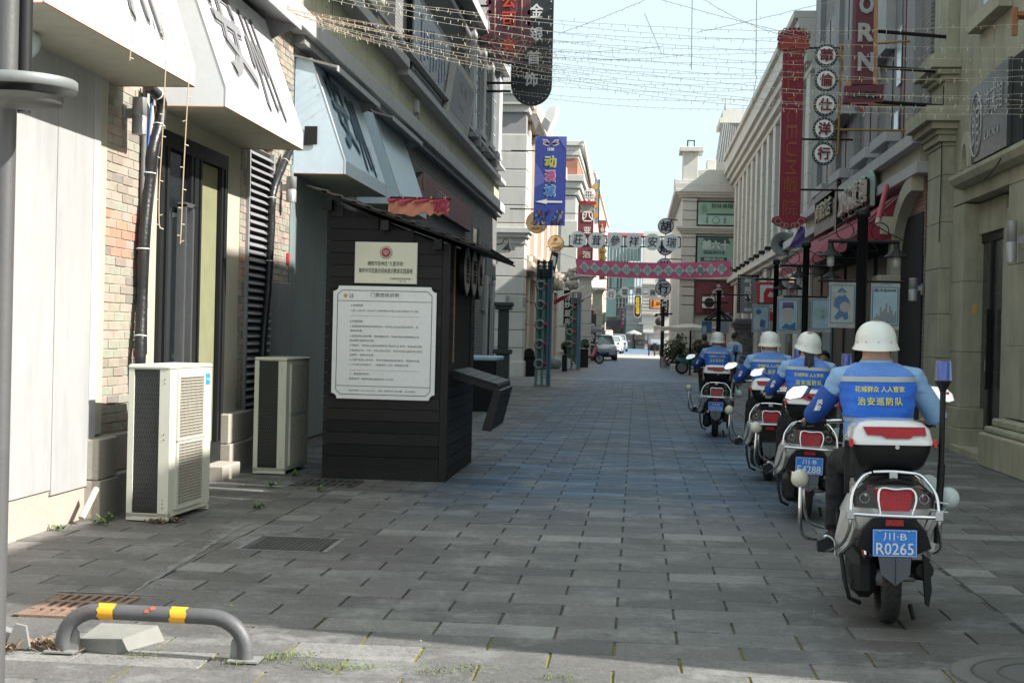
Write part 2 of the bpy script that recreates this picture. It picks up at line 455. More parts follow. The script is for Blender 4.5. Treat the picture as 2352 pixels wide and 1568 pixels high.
for r_i in range(150):
    ya = y0 + r_i * .303
    if ya > 47.1: break
    for (lo, hi, offx) in ((seams[0], seams[1], -.37), (-4.85, seams[0], -2.80), (seams[1], 5.3, 2.08)):
        st = offx + (.30 if (r_i + (0 if lo == seams[0] else 1)) % 2 else 0)
        k = math.floor((lo - st) / .606)
        x = st + k * .606
        while x < hi:
            a, b_ = max(x, lo), min(x + .606, hi)
            x += .606
            if b_ - a < .05: continue
            for a_, c_ in cut(a, b_, ya): tg.append((a_, c_, ya))
def rank(tt):
    a, b_, ya = tt
    cx, cy = (a + b_) / 2, ya + .15
    z = cy * math.cos(YAW) - cx * math.sin(YAW)
    if z < 5.6: return 999
    l = (cx * math.cos(YAW) + cy * math.sin(YAW)) / z
    return z if abs(l) < .38 else 999
tg.sort(key=rank)
far = MB()
for i, (a, b_, ya) in enumerate(tg):
    cx, cy, w = (a + b_) / 2, ya + .1515, (b_ - a) / .606
    dz = random.uniform(-.0015, .0015)
    if i < 296:
        if i == 0: o = proto_t; o.location = (cx, cy, dz)
        else: o = inst(proto_t, paving, (cx, cy, dz))
        o.scale = (w, 1, 1)
        o.rotation_euler = (random.uniform(-.003, .003), random.uniform(-.0025, .0025), random.uniform(-.004, .004))
    else:
        g_ = .004
        x0_, x1_, y0_, y1_ = a + g_, b_ - g_, ya + .004, ya + .299
        t_ = .008 + dz
        sl = random.uniform(-.0015, .0015)
        far.add([(x0_, y0_, 0), (x1_, y0_, 0), (x1_, y1_, 0), (x0_, y1_, 0), (x0_ + .004, y0_ + .004, t_), (x1_ - .004, y0_ + .004, t_ + sl), (x1_ - .004, y1_ - .004, t_ + sl), (x0_ + .004, y1_ - .004, t_)],
                [(4, 5, 6, 7), (0, 1, 5, 4), (1, 2, 6, 5), (2, 3, 7, 6), (3, 0, 4, 7)])
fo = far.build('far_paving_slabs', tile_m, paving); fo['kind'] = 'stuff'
iron = M('cast_iron', (.10, .098, .092), .6, .5, var=.25, vs=9, bump=.4)
iron_r = M('rusty_cast_iron', (.26, .16, .11), .8, .1, var=.3, vs=3, bump=.5, bs=60, col2=(.12, .10, .09))
def drain(x0, x1, ya, yb, nx, ny, label, mat, wd=.42):
    t = thing('drain_grate', label, 'drain grate', ((x0 + x1) / 2, (ya + yb) / 2, 0), 'iron drain grates set in the paving')
    box('pit', black_m, t, x0 + .01, x1 - .01, ya + .01, yb - .01, -.06, .003)
    m = MB()
    dx, dy = (x1 - x0) / nx, (yb - ya) / ny
    m.box(x0, x1, ya, ya + .03, .0, .018); m.box(x0, x1, yb - .03, yb, .0, .018); m.box(x0, x0 + .03, ya, yb, 0, .0125); m.box(x1 - .03, x1, ya, yb, 0, .0125)
    for i in range(nx):
        xa = x0 + (i + .5) * dx
        m.box(xa - dx * wd / 2 + dx * .5, xa + dx * wd / 2 + dx * .5, ya + .01, yb - .01, .0, .0178)
    for j in range(1, ny): m.box(x0 + .01, x1 - .01, ya + j * dy - .022, ya + j * dy + .022, 0, .0174)
    m.build('grate', mat, t); return t
drain(-3.15, -2.70, 7.035, 7.625, 8, 3, 'rusty cast iron drain grate behind the striped steel hoop', iron_r)
drain(-3.28, -2.68, 13.405, 13.985, 8, 2, 'dark iron drain grate in front of the black ticket kiosk', iron)
t = thing('manhole_cover', 'square dark manhole cover with a grid pattern in the paving left of centre', 'manhole cover', (-2.37, 9.74, 0))
m = MB(); m.box(-2.635, -2.105, 9.455, 10.045, 0, .011)
for i in range(14):
    for j in range(14):
        m.box(-2.61 + i * .036, -2.61 + i * .036 + .024, 9.48 + j * .04, 9.48 + j * .04 + .026, .011, .016)
m.build('cover', iron, t)
t = thing('manhole_cover', 'round manhole cover at the bottom right corner of the street', 'manhole cover', (1.93, 6.62, 0))
MB().disc((1.93, 6.62, .012), .36, UZ, .02, 40).build('cover', M('dull_iron', (.12, .12, .118), .7, .3, var=.2), t)
MB().disc((1.93, 6.62, .008), .46, UZ, .02, 40).build('surround', M('manhole_surround', (.13, .13, .125), .85, bump=.4), t)
MB().torus((1.93, 6.62, .018), .365, .008, UZ, 40, 6).build('rim', iron, t)
MB().torus((1.93, 6.62, .022), .25, .006, UZ, 40, 6).build('ring', iron, t)
# striped hoops
hoop_m = M('hoop_grey_paint', (.12, .12, .125), .55, .2, var=.2, vs=7, bump=.25, col2=(.075, .075, .08))
yel = M('yellow_tape', (.78, .38, .02), .5, var=.1)
hoop_w = M('worn_hoop_grey', (.22, .22, .21), .6, var=.2, vs=9)
def hoop(x0, y0_, x1, y1_, h, r, label, stripes=True, cat='parking barrier', bases=True):
    t = thing('steel_hoop', label, cat, ((x0 + x1) / 2, (y0_ + y1_) / 2, 0), 'tubular steel hoops bolted to the paving')
    a, b_ = Vector((x0, y0_, 0)), Vector((x1, y1_, 0)); d = (b_ - a); L = d.length; d.normalize()
    pts = [a + UZ * .0]
    rr = .17
    for k in range(9):
        q = math.pi / 2 * k / 8
        pts.append(a + d * (rr - rr * math.cos(q)) + UZ * (h - rr * .85 + rr * .85 * math.sin(q)))
    for k in range(1, 7): pts.append(a + d * (rr + (L - 2 * rr) * k / 7) + UZ * h)
    for k in range(9):
        q = math.pi / 2 * k / 8
        pts.append(b_ - d * (rr - rr * math.sin(q)) + UZ * (h - rr * .85 + rr * .85 * math.cos(q)))
    pts.append(b_)
    MB().tube(pts, r, 16).build('bent_tube', hoop_m, t)
    if stripes:
        for f in (.245, .64):
            p = a + d * L * f + UZ * h; n_ = 16; rg = []
            for side in (-1, 1):
                rg.append([p + d * (side * .037 + random.uniform(-.006, .006)) + (UZ * math.cos(6.2832 * k / n_) + d.cross(UZ) * math.sin(6.2832 * k / n_)) * (r + .002) for k in range(n_)])
            MB().loft(rg, cap=False).build('yellow_band', yel, t)
        for f, an_, n2 in ((.5, 2.2, 7), (.47, 2.6, 6), (.80, 1.9, 6), (.15, 2.4, 5)):
            p = a + d * L * f + UZ * (h if .2 < f < .7 else h - .012); nn = (UZ * math.cos(an_ - 1.5) - d.cross(UZ) * math.sin(an_ - 1.5) * -1)
            q_ = p + nn * (r + .0015); s2_ = d; t2_ = nn.cross(d)
            MB().add([q_ + s2_ * random.uniform(.008, .02) * math.cos(6.28 * k / n2) + t2_ * random.uniform(.006, .014) * math.sin(6.28 * k / n2) for k in range(n2)], [tuple(range(n2))]).build('paint_chip', M('chip_red_rust', (.40, .09, .04), .8, var=.2), t)
    for p, s_ in ((a, 1), (b_, -1)):
        MB().box(p.x - .07, p.x + .07, p.y - .06, p.y + .06, .016, .024).build('foot_plate', hoop_w, t)
        MB().slab([p + Vector((s_ * r * .8, -.004, .024)), p + Vector((s_ * (r + .035), -.004, .024)), p + Vector((s_ * (r + .03), -.004, .10)), p + Vector((s_ * r * .8, -.004, .15))], (0, .03, 0)).build('gusset', hoop_w, t)
    return t
hoop(-2.58, 6.30, -1.72, 6.27, .205, .036, 'curved grey steel hoop with two yellow bands at the lower left')
t = thing('steel_hoop', 'end of a weathered grey hoop lying at the left edge beside the dry weeds', 'parking barrier', (-3.0, 6.35, 0), 'tubular steel hoops bolted to the paving')
MB().tube([(-3.5, 6.42, .10), (-3.0, 6.38, .085), (-2.86, 6.36, .06), (-2.79, 6.36, .02)], .036, 14).build('bent_tube', hoop_w, t)
MB().slab([(-2.86, 6.30, .016), (-2.74, 6.30, .016), (-2.76, 6.30, .12), (-2.81, 6.30, .13)], (0, .02, 0)).build('gusset', hoop_w, t)
# kerb stone lying by the hoop
tag(MB().hexa([(-2.53, 6.36, .009), (-2.33, 6.30, .009), (-2.21, 6.62, .009), (-2.55, 6.66, .009)], [(-2.53, 6.37, .06), (-2.34, 6.32, .065), (-2.24, 6.60, .085), (-2.53, 6.63, .08)]).build('stone_block', M('pale_stone', (.22, .22, .20), .85, var=.12, vs=6, bump=.4)),
    'low pale stone block behind the left foot of the striped hoop', 'stone block')
# weeds, moss and litter
weed_m = M('weed_green', (.10, .16, .045), .8, var=.3, vs=30, bump=0)
weed_d = M('dry_weed', (.24, .16, .10), .9, var=.3, vs=30, bump=0)
moss_m = M('moss_green', (.13, .17, .05), .95, var=.3, vs=40, bump=.8, bs=200)
def weeds(name, label, spots, mat, n, sp, h):
    m = MB()
    for (x, y) in spots:
        for _ in range(n):
            px, py = x + random.gauss(0, sp), y + random.gauss(0, sp * .7)
            a = random.uniform(0, 6.28); l = random.uniform(.3, 1) * h; w = l * .22
            d = Vector((math.cos(a), math.sin(a), 0)); q = d.cross(UZ) * w; up = UZ * l * random.uniform(.2, 1)
            b0 = Vector((px, py, .016))
            m.add([b0, b0 + d * l * .5 + up * .6 + q, b0 + d * l + up, b0 + d * l * .5 + up * .6 - q], [(0, 1, 2, 3)])
    o = m.build(name, mat); o['kind'] = 'stuff'; tag(o, label, 'weeds'); return o
weeds('weeds', 'small green weeds and moss in the sunlit joints at the bottom', [(-1.62, 6.30), (-1.58, 6.36), (-1.52, 6.42), (-1.40, 6.22), (-1.30, 6.20), (-1.18, 6.24), (-.86, 6.20), (-.7, 6.30), (-1.75, 6.22), (-.3, 6.2), (-2.2, 6.25)], moss_m, 120, .05, .018)
weeds('wall_weeds', 'small green plants sprouting where the shop wall meets the ground', [(-4.0, 10.6), (-3.98, 10.35), (-4.15, 10.0), (-3.4, 13.2), (-3.1, 11.6), (-2.9, 13.0), (-3.45, 14.25)], weed_m, 26, .03, .07)
weeds('dry_weeds', 'brown dry weeds between the hoops at the lower left', [(-2.72, 6.36), (-2.66, 6.44), (-2.62, 6.32), (-2.85, 6.28), (-3.6, 10.52), (-3.5, 10.62)], weed_d, 90, .035, .05)
lf = MB()
for _ in range(170):
    x, y = random.uniform(-4, 4), random.uniform(6, 24)
    a = random.uniform(0, 6.28); s_ = random.uniform(.006, .016)
    c = Vector((x, y, .0195)); d = Vector((math.cos(a), math.sin(a), 0)) * s_; q = Vector((-d.y, d.x, 0)) * .5
    lf.add([c - d, c + q, c + d + UZ * .004, c - q + UZ * .003], [(0, 1, 2, 3)])
o = lf.build('leaf_litter', M_pieces('litter', [(0, (.45, .44, .4)), (.4, (.3, .2, .06)), (.7, (.12, .1, .07)), (.9, (.5, .42, .1))], vs=30)); o['kind'] = 'stuff'; tag(o, 'specks of leaf and paper litter scattered over the paving', 'litter')

# old cement seam along the left pavement line
sm_ = MB(); cem = [(-2.78 - .004 * k + random.uniform(-.012, .012), 7.68 + k * .07, random.uniform(.006, .03)) for k in range(44)]
for (x0_, y0_, w0), (x1_, y1_, w1) in zip(cem, cem[1:]):
    sm_.quad((x0_ - w0, y0_, .0125), (x0_ + w0 * .7, y0_, .0125), (x1_ + w1 * .7, y1_, .0125), (x1_ - w1, y1_, .0125))
struct(sm_.build('cement_seam', M('cement_smear', (.20, .20, .195), .9, var=.25, vs=9, bump=.5)))
sm_ = MB()
for (a_, b_) in (((-3.2, 7.72), (-2.62, 7.70)), ((-2.70, 9.42), (-2.04, 9.42)), ((-2.66, 10.08), (-2.02, 10.08)), ((-2.66, 9.42), (-2.66, 10.08)), ((-2.06, 9.42), (-2.06, 10.08)), ((-1.5, 11.2), (-.7, 11.2)), ((-2.4, 11.9), (-1.5, 11.95))):
    d_ = Vector((b_[0] - a_[0], b_[1] - a_[1], 0)).normalized(); q_ = Vector((-d_.y, d_.x, 0)) * .016
    A_, B_ = Vector((*a_, .0122)), Vector((*b_, .0122)); sm_.quad(A_ - q_, B_ - q_ * .6, B_ + q_, A_ + q_ * 1.3)
struct(sm_.build('cement_smears', MT['cement_smear']))
# ------------------------------------------------------------ left shop building (near)
WX = -4.25
L1 = thing('shop_building', 'long grey brick shop building along the left side with white awnings and corrugated band', 'building', (-6, 25, 0))
brick_m = M_pieces('pale_brick', [(0, (.33, .30, .23)), (.16, (.41, .30, .25)), (.34, (.31, .32, .25)), (.5, (.29, .24, .20)), (.62, (.38, .31, .26)), (.78, (.22, .20, .17)), (.86, (.31, .30, .24))], rough=.9, bump=.8, bs=90, vs=12)
brick_o = M_pieces('orange_brick', [(0, (.42, .23, .16)), (.4, (.44, .26, .18)), (.7, (.38, .28, .21))], rough=.9, bump=.8, bs=90, vs=12)
mortar = M('mortar', (.46, .40, .33), .95, var=.15, vs=8, bump=.6)
fbrick_l = M_brick('shaded_brick_wall', (.23, .23, .22), (.17, .17, .165), (.10, .10, .095))  # grey of the shaded stretch is put into the brick colour
# core wall behind everything
box('wall', mortar, L1, -9, WX - .03, 11.0, 17.0, 0, 9)
for (a_, b_) in ((11.0, 11.86), (14.825, 15.05), (16.13, 16.99)): box('mortar_bed', mortar, L1, WX - .03, WX + .010, a_, b_, .62, 6.6 if b_ - a_ > .5 else 3.55)
box('wall', fbrick_l, L1, -9, WX, 17.0, 42.4, 4.5 - 4.5, 10.6)
box('wall', plaster, L1, -9, WX + .01, 3.0, 10.7, 0, 6.0)
# individual bricks of the near piers
def bricks(y0, y1, z0, z1, mat_pick, x=WX, d=.035, L=.235, h=.066, parent=L1, limit=None, right=None):
    protos = {}
    z = z0; k = 0; n = 0
    while z < z1 - h * .5:
        y = y0 - (.12 if k % 2 else 0)
        while y < y1 - .02:
            a, b_ = max(y, y0), min(y + L, y1)
            y += L + .009
            if b_ - a < .03: continue
            mt = mat_pick((a + b_) / 2, z)
            key = (mt.name,)
            if key not in protos:
                p = MB().bbox(-.5, .5, -.5, .5, -.5, .5, .04).build('brick', mt); p.parent = parent
                protos[key] = p; o = p
            else: o = inst(protos[key], parent, (0, 0, 0))
            o.location = Vector((x + d / 2 - .0175 + random.uniform(-.003, .003), (a + b_) / 2, z + h / 2)) - ORG[parent.name]
            o.scale = (d, b_ - a - .002, h); n += 1
        z += h + .009; k += 1
    return n
bricks(11.0, 11.85, .64, 3.5, lambda y, z: brick_o if (2.02 < z < 2.38 and random.random() < .8) else brick_m)
bricks(14.83, 15.05, .64, 3.5, lambda y, z: brick_o if 1.95 < z < 2.25 else brick_m, L=.11)
bricks(16.15, 16.98, .64, 3.55, lambda y, z: brick_m)
def brick_stuff(y0, y1, z0, z1, mat, x=WX):
    m = MB(); z = z0; k = 0
    while z < z1 - .03:
        y = y0 - (.12 if k % 2 else 0)
        while y < y1:
            a, b_ = max(y, y0), min(y + .235, y1); y += .244
            if b_ - a > .03: m.box(x - .02, x + .017 + random.uniform(-.003, .003), a, b_, z, z + .066)
        z += .075; k += 1
    o = m.build('upper_bricks', mat, L1); o['kind'] = 'stuff'; return o
brick_stuff(11.0, 17.0, 3.56, 6.6, brick_m)
# white wall panel, base strip, step block
box('white_panel', white, L1, WX - .02, -4.21, 3.0, 9.98, .30, 3.6)
box('white_panel', white, L1, WX - .02, -4.207, 9.985, 10.66, .26, 3.6)
box('panel_return', ledge_g, L1, WX - .02, -4.205, 10.665, 10.80, .55, 3.6)
box('base_strip', M('pink_granite', (.46, .37, .31), .7, var=.12, vs=25), L1, WX - .02, -4.225, 3.0, 10.66, 0, .34)
box('wall_edge', plaster, L1, WX - .02, -4.232, 10.80, 11.0, .64, 3.5)
for (ya, yb, za, zb, xx) in ((10.66, 11.05, 0, .30, -4.10), (10.66, 11.05, .305, .62, -4.115), (11.05, 12.1, .32, .62, -4.19), (11.05, 12.1, 0, .315, -4.12)):
    box('granite_block', granite, L1, WX - .02, xx, ya, yb, za, zb, .008)
for (ya, yb, za, zb, xx) in ((14.2, 15.0, .32, .62, -4.12), (14.2, 15.0, 0, .315, -4.10), (15.005, 17.0, .32, .62, -4.19), (15.005, 17.0, 0, .315, -4.12), (13.55, 14.15, 0, .15, -3.98)):
    box('granite_block', granite, L1, WX - .02, xx, ya, yb, za, zb, .008)
# plaster piers, door
box('plaster_pier', plaster, L1, WX - .02, WX + .012, 14.26, 14.825, .62, 3.42)
box('plaster_pier', plaster, L1, WX - .02, WX + .012, 11.86, 12.22, .62, 3.42)
box('door_head', plaster, L1, WX - .02, WX + .013, 12.221, 14.259, 3.25, 3.42)
DY0, DY1, DZ = 12.22, 14.26, 3.25
box('door_recess', black_m, L1, WX - .02, WX - .012, DY0, DY1, .1, DZ)
dr = box('door', M_glass('shop_glass', (.012, .016, .018), .06), L1, WX - .012, WX - .004, DY0 + .05, DY1 - .05, .1, DZ - .05)
dr['label'] = 'dark glass shop door in a black metal frame'
for (ya, yb, za, zb) in ((DY0, DY0 + .09, .1, DZ), (DY1 - .09, DY1, .1, DZ), (DY0 + .09, DY1 - .09, DZ - .14, DZ), (13.18, 13.3, .1, DZ - .14), (DY0 + .16, DY0 + .22, .1, DZ - .14), (13.06, 13.12, .1, DZ - .14), (13.36, 13.41, .1, DZ - .14), (DY1 - .2, DY1 - .15, .1, DZ - .14), (DY0 + .09, DY1 - .09, .1, .35)):
    box('door_frame', dark_m, L1, WX - .004, WX + .045 + random.uniform(0, .004), ya, yb, za, zb)
box('curtain', M('olive_curtain', (.22, .22, .12), .8, var=.1, vs=5), L1, WX - .003, WX + .006, 13.44, 14.02, .36, 3.1)
m = MB()
for yy in (12.68, 12.90):
    m.box(WX + .05, WX + .13, yy - .02, yy + .02, .55, 2.62); m.box(WX, WX + .05, yy - .015, yy + .015, 2.5, 2.54)
m.box(WX + .05, WX + .13, 12.66, 12.92, 2.60, 2.64)
m.build('door_handle', steel, L1)
# louvred shutter
lv = thing('louvred_shutter', 'tall grey metal louvred shutter in the left wall behind the second air conditioner', 'shutter', (WX, 15.6, 0))
box('frame', trim_g, lv, WX - .01, WX + .05, 15.05, 15.10, .62, 3.5); box('frame', trim_g, lv, WX - .01, WX + .05, 16.06, 16.13, .62, 3.5)
box('back', black_m, lv, WX - .02, WX + .002, 15.10, 16.06, .62, 3.5)
sl = MB().hexa([(0, -.48, 0), (.06, -.48, -.045), (.06, .48, -.045), (0, .48, 0)], [(0, -.48, .012), (.06, -.48, -.033), (.06, .48, -.033), (0, .48, .012)]).build('slat', M('louvre_grey', (.32, .32, .33), .5, .2, var=.08)); sl.parent = lv
z = .70; first = True
while z < 3.46:
    if first: sl.location = Vector((WX, 15.58, z)) - ORG[lv.name]; first = False
    else: inst(sl, lv, (WX, 15.58, z))
    z += .083
# teal grey wall panel beyond
box('teal_wall', M('teal_wall_paint', (.20, .26, .25), .7, var=.18, vs=1.2, streak=.6, col2=(.17, .17, .17)), L1, WX, WX + .02, 17.0, 19.4, .1, 3.5)
# ledges and corrugated band
box('ledge', ledge_g, L1, WX - .02, -4.02, 11.0, 42.4, 5.08, 5.34, .012)
box('soffit', trim_g, L1, WX - .02, -4.10, 17.0, 42.38, 4.97, 5.08)
cm = MB(); n_ = 230
for i in range(n_):
    ya = 11.0 + i * (42.3 - 11.0) / n_; w = (42.3 - 11.0) / n_
    cm.add([(WX + .02, ya, 5.34), (WX + .05, ya + w * .25, 5.34), (WX + .05, ya + w * .6, 5.34), (WX + .02, ya + w * .85, 5.34), (WX + .02, ya + w, 5.34),
            (WX + .02, ya, 6.0), (WX + .05, ya + w * .25, 6.0), (WX + .05, ya + w * .6, 6.0), (WX + .02, ya + w * .85, 6.0), (WX + .02, ya + w, 6.0)],
           [(0, 1, 6, 5), (1, 2, 7, 6), (2, 3, 8, 7), (3, 4, 9, 8)])
cm.build('corrugated_band', M('corrugated_olive', (.46, .46, .34), .7, var=.12, vs=1.2, streak=.5), L1)
bm_ = MB()
for i in range(100):
    for zz in (5.5, 5.78):
        bm_.disc((WX + .052, 11.3 + i * .31 + (.15 if zz > 5.6 else 0), zz), .012, UX, .01, 6)
o = bm_.build('bolts', trim_g, L1); o['kind'] = 'stuff'
box('ledge', ledge_g, L1, WX - .02, -3.98, 11.0, 24.15, 6.0, 6.17, .01)
box('ledge', ledge_g, L1, WX - .02, -4.0, 24.15, 42.4, 5.9, 6.03, .01)
box('ledge', ledge_g, L1, WX - .02, -4.03, 17.0, 42.4, 6.35, 6.42, .01)
# loggia opening and upper storey
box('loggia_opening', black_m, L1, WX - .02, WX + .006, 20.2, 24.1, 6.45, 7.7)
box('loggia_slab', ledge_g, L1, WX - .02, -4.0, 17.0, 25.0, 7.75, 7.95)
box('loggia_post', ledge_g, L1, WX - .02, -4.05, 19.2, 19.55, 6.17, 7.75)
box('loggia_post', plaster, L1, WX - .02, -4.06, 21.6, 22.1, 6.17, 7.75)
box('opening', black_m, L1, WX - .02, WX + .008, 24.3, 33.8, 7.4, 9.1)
box('upper_cornice', ledge_g, L1, WX - .02, -3.95, 17.0, 42.4, 9.15, 9.4, .01)
# window bays of the far part
for (ya, yb) in ((34.9, 35.5), (37.2, 37.8), (39.3, 39.8), (41.4, 42.3)):
    box('pilaster', ledge_g, L1, WX - .02, WX + .10, ya, yb, 6.42, 9.15)
for (ya, yb) in ((35.6, 37.1), (37.9, 39.2), (39.95, 41.2)):
    w = box('window', glass_g, L1, WX + .001, WX + .012, ya + .1, yb - .1, 6.7, 8.7)
    for k in range(4):
        box('glazing_bar', ledge_g, w, WX + .012, WX + .03, ya + .1 + k * (yb - ya - .23) / 3, ya + .13 + k * (yb - ya - .23) / 3, 6.7, 8.7)
    for k in range(5):
        box('glazing_bar', ledge_g, w, WX + .012, WX + .028, ya + .1, yb - .1, 6.7 + k * .49, 6.73 + k * .49)
    s_ = box('sill', ledge_g, w, WX - .02, -4.02, ya, yb, 6.5, 6.64)
for (ya, za) in ((35.2, 6.45), (39.4, 6.45)):
    box('corbel', trim_g, L1, WX, -4.0, ya, ya + .3, za - .3, za)
# lower windows / doors of the far ground floor
for (ya, yb, za, zb) in ((36.0, 37.4, 2.9, 4.2), (38.6, 39.4, 2.2, 3.9)):
    w = box('window', glass_d, L1, WX, WX + .012, ya, yb, za, zb); box('frame', trim_g, w, WX, WX + .05, ya - .08, ya, za - .08, zb + .08); box('frame', trim_g, w, WX, WX + .05, yb, yb + .08, za - .08, zb + .08); box('frame', trim_g, w, WX, WX + .051, ya, yb, za - .08, za)
box('door', black_p, L1, WX, WX + .02, 39.9, 40.8, .1, 2.5)
box('door_surround', ledge_g, L1, WX, WX + .08, 40.9, 41.5, 0, 3.1); box('door_surround', ledge_g, L1, WX, WX + .08, 39.2, 39.7, 0, 3.1)
# ---- awnings
cal_m = ltr_ink
def awning(y0, y1, zb, zt, label, text=True, xf=-3.6, xt=-4.04, lip=.17, hood=False, blue=False):
    t = thing('white_awning', label, 'awning', (WX, (y0 + y1) / 2, zb), 'white sloping shop awnings on the left wall')
    P = lambda x, y, z: Vector((x, y, z))
    def prof(y): return [P(WX + .01, y, zb), P(xf, y, zb), P(xf, y, zb + lip), P(xt, y, zt), P(WX + .01, y, zt)]
    A, B = prof(y0), prof(y1)
    m = MB()
    m.quad(A[2], B[2], B[3], A[3]); m.quad(A[1], B[1], B[2], A[2]); m.add(A, [(0, 1, 2, 3, 4)]); m.add(B, [(4, 3, 2, 1, 0)]); m.quad(A[3], B[3], B[4], A[4])
    m.build('canopy', M('awning_shaded_white', (.66, .80, .90), .6, var=.03, vs=1.2, bump=.06, bs=12, streak=.16) if blue else awn_w, t)  # blue copy: tint of the shade painted onto white awnings
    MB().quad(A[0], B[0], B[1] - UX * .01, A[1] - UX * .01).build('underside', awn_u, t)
    MB().tube([A[0], A[1], B[1], B[0]], .006, 6).build('edge_strip', rust, t)
    MB().tube([A[1], A[2], A[3]], .005, 5).tube([B[1], B[2], B[3]], .005, 5).build('seam', ledge_g, t)
    n = Vector((zt - zb - lip, 0, xf - xt)).normalized(); sl_ = (A[3] - A[2]).normalized(); n2 = UY.cross(sl_).normalized()
    if text:
        L = (A[3] - A[2]).length
        def pt(fy, fs): return A[2] + UY * ((y1 - y0) * fy) + sl_ * (L * fs) + n2 * .006
        mm = MB()
        put_text(mm, '安', pt(.30, .57), UY, sl_, w=1.0, h=1.0, bold=.04, shear=-.25)
        put_text(mm, '州', pt(.63, .42), UY, sl_, w=.72, h=1.05, bold=.028, shear=-.2)
        # dry brush flicks
        for (fa, fb, fc, fd) in ((.20, .93, .23, .70), (.24, .60, .31, .25), (.45, .30, .50, .16), (.71, .15, .70, .05)):
            p, q = pt(fa, fb), pt(fc, fd); s_ = (q - p).cross(n2).normalized() * .022
            mm.add([p, p + (q - p) * .4 + s_, q, p + (q - p) * .5 - s_], [(0, 1, 2, 3)])
        mm.build('calligraphy', M('ink_shade_tint', (.15, .23, .31), .7, bump=0) if blue else cal_m, t)  # ink on those awnings carries the same painted shade tint
        rr_ = MB()
        put_text(rr_, '安州', pt(.80, .30), UY, sl_, w=.1, h=.2); put_text(rr_, '人家', pt(.80, .18), UY, sl_, w=.1, h=.14)
        rr_.build('red_seal', M('seal_red', (.6, .12, .14), .6), t)
    return t
awning(8.3, 11.2, 3.44, 4.95, 'nearest white awning at the top left corner with olive underside', True)
awning(12.08, 14.93, 3.42, 4.80, 'sunlit white awning with grey calligraphy over the dark glass door')
awning(17.13, 20.0, 3.41, 4.82, 'shaded pale blue white awning with calligraphy above the black kiosk', blue=True)
awning(21.1, 23.9, 3.41, 4.82, 'partly hidden pale blue white awning beyond the kiosk', False, blue=True)
for (ya, yb, nm) in ((17.1, 20.0, 'over the shaded calligraphy awning'), (21.1, 24.0, 'over the farther pale blue awning'), (11.9, 15.2, 'above the sunlit calligraphy awning')):
    t = thing('rain_hood', 'grey sheet metal rain hood ' + nm, 'rain hood', (WX, (ya + yb) / 2, 4.85), 'sheet metal hoods above the white awnings')
    zz = 4.86 if ya > 12 else 4.95
    MB().hexa([(WX, ya, zz - .03), (-3.72, ya, zz - .16), (-3.72, yb, zz - .16), (WX, yb, zz - .03)], [(WX, ya, zz), (-3.72, ya, zz - .13), (-3.72, yb, zz - .13), (WX, yb, zz)]).build('sheet', trim_g, t)
    box('front_lip', ledge_g, t, -3.72, -3.705, ya, yb, zz - .2, zz - .13)
    MB().slab([(WX, yb - .02, zz - .03), (-3.73, yb - .02, zz - .16), (WX, yb - .02, zz - .4)], (0, .02, 0)).build('end_plate', trim_g, t)
# black patch on the third awning's end
tag(MB().slab([PY((698 + 2, 290), 17.11) * 1 + UY * .0, PY((729, 290), 17.11), PY((728, 332), 17.11), PY((697, 334), 17.11)], (0, .008, 0)).build('black_patch', black_m), 'black square patch stuck on the end of the shaded awning', 'patch')
# ---- wall lamps
def wall_lamp(y, z, label, x=WX, s=1, r=.06, h=.30):
    t = thing('wall_lamp', label, 'wall lamp', (x + s * .13, y, z), 'cylindrical grey wall lamps')
    box('bracket', steel, t, x + s * .01, x + s * .03, y - .035, y + .035, z - .08, z + .09); box('arm', steel, t, x + s * .03, x + s * .10, y - .02, y + .02, z - .02, z + .06)
    MB().lathe([(r, -h / 2), (r, -.01), (r - .004, -.008), (r - .004, .008), (r, .01), (r, h / 2)], (x + s * .15, y, z), 20).build('cylinder', M('lamp_grey', (.36, .36, .37), .45, .3, var=.04), t)
wall_lamp(11.35, 3.22, 'grey cylinder lamp on the sunlit brick pier beside the black hose')
wall_lamp(16.5, 3.15, 'grey cylinder lamp by the second brick pier under the awning corner')
wall_lamp(40.4, 3.0, 'grey cylinder lamp near the far end of the left brick wall')
# ---- hoses
def hose(pts, r, mat, label, name='insulated_hose', rings=True, cat='pipe', group=None, n=12):
    o = MB(); pp = []
    P_ = [Vector(p) for p in pts]
    for i in range(len(P_) - 1):
        a, b_ = P_[i], P_[i + 1]; p0 = P_[max(i - 1, 0)]; p3 = P_[min(i + 2, len(P_) - 1)]
        for k in range(6):
            t_ = k / 6
            pp.append(.5 * ((2 * a) + (b_ - p0) * t_ + (2 * p0 - 5 * a + 4 * b_ - p3) * t_ * t_ + (3 * a - p0 - 3 * b_ + p3) * t_ ** 3))
    pp.append(P_[-1]); rs = [r * (1 + (random.uniform(-.06, .08) if rings else 0)) for _ in pp]
    if name is None: return pp
    t = thing(name, label, cat, pp[0], group)
    o.tube(pp, rs, n).build('pipe', mat, t)
    if rings:
        k = MB()
        for i in range(4, len(pp) - 2, 9):
            k.torus(pp[i], r * 1.06, .006, (pp[i + 1] - pp[i]), 14, 5)
        k.build('cable_tie', ltr_w, t)
    return t
tape_m = M('black_tape_wrap', (.020, .020, .022), .35, var=.3, vs=14, bump=.8, bs=30)
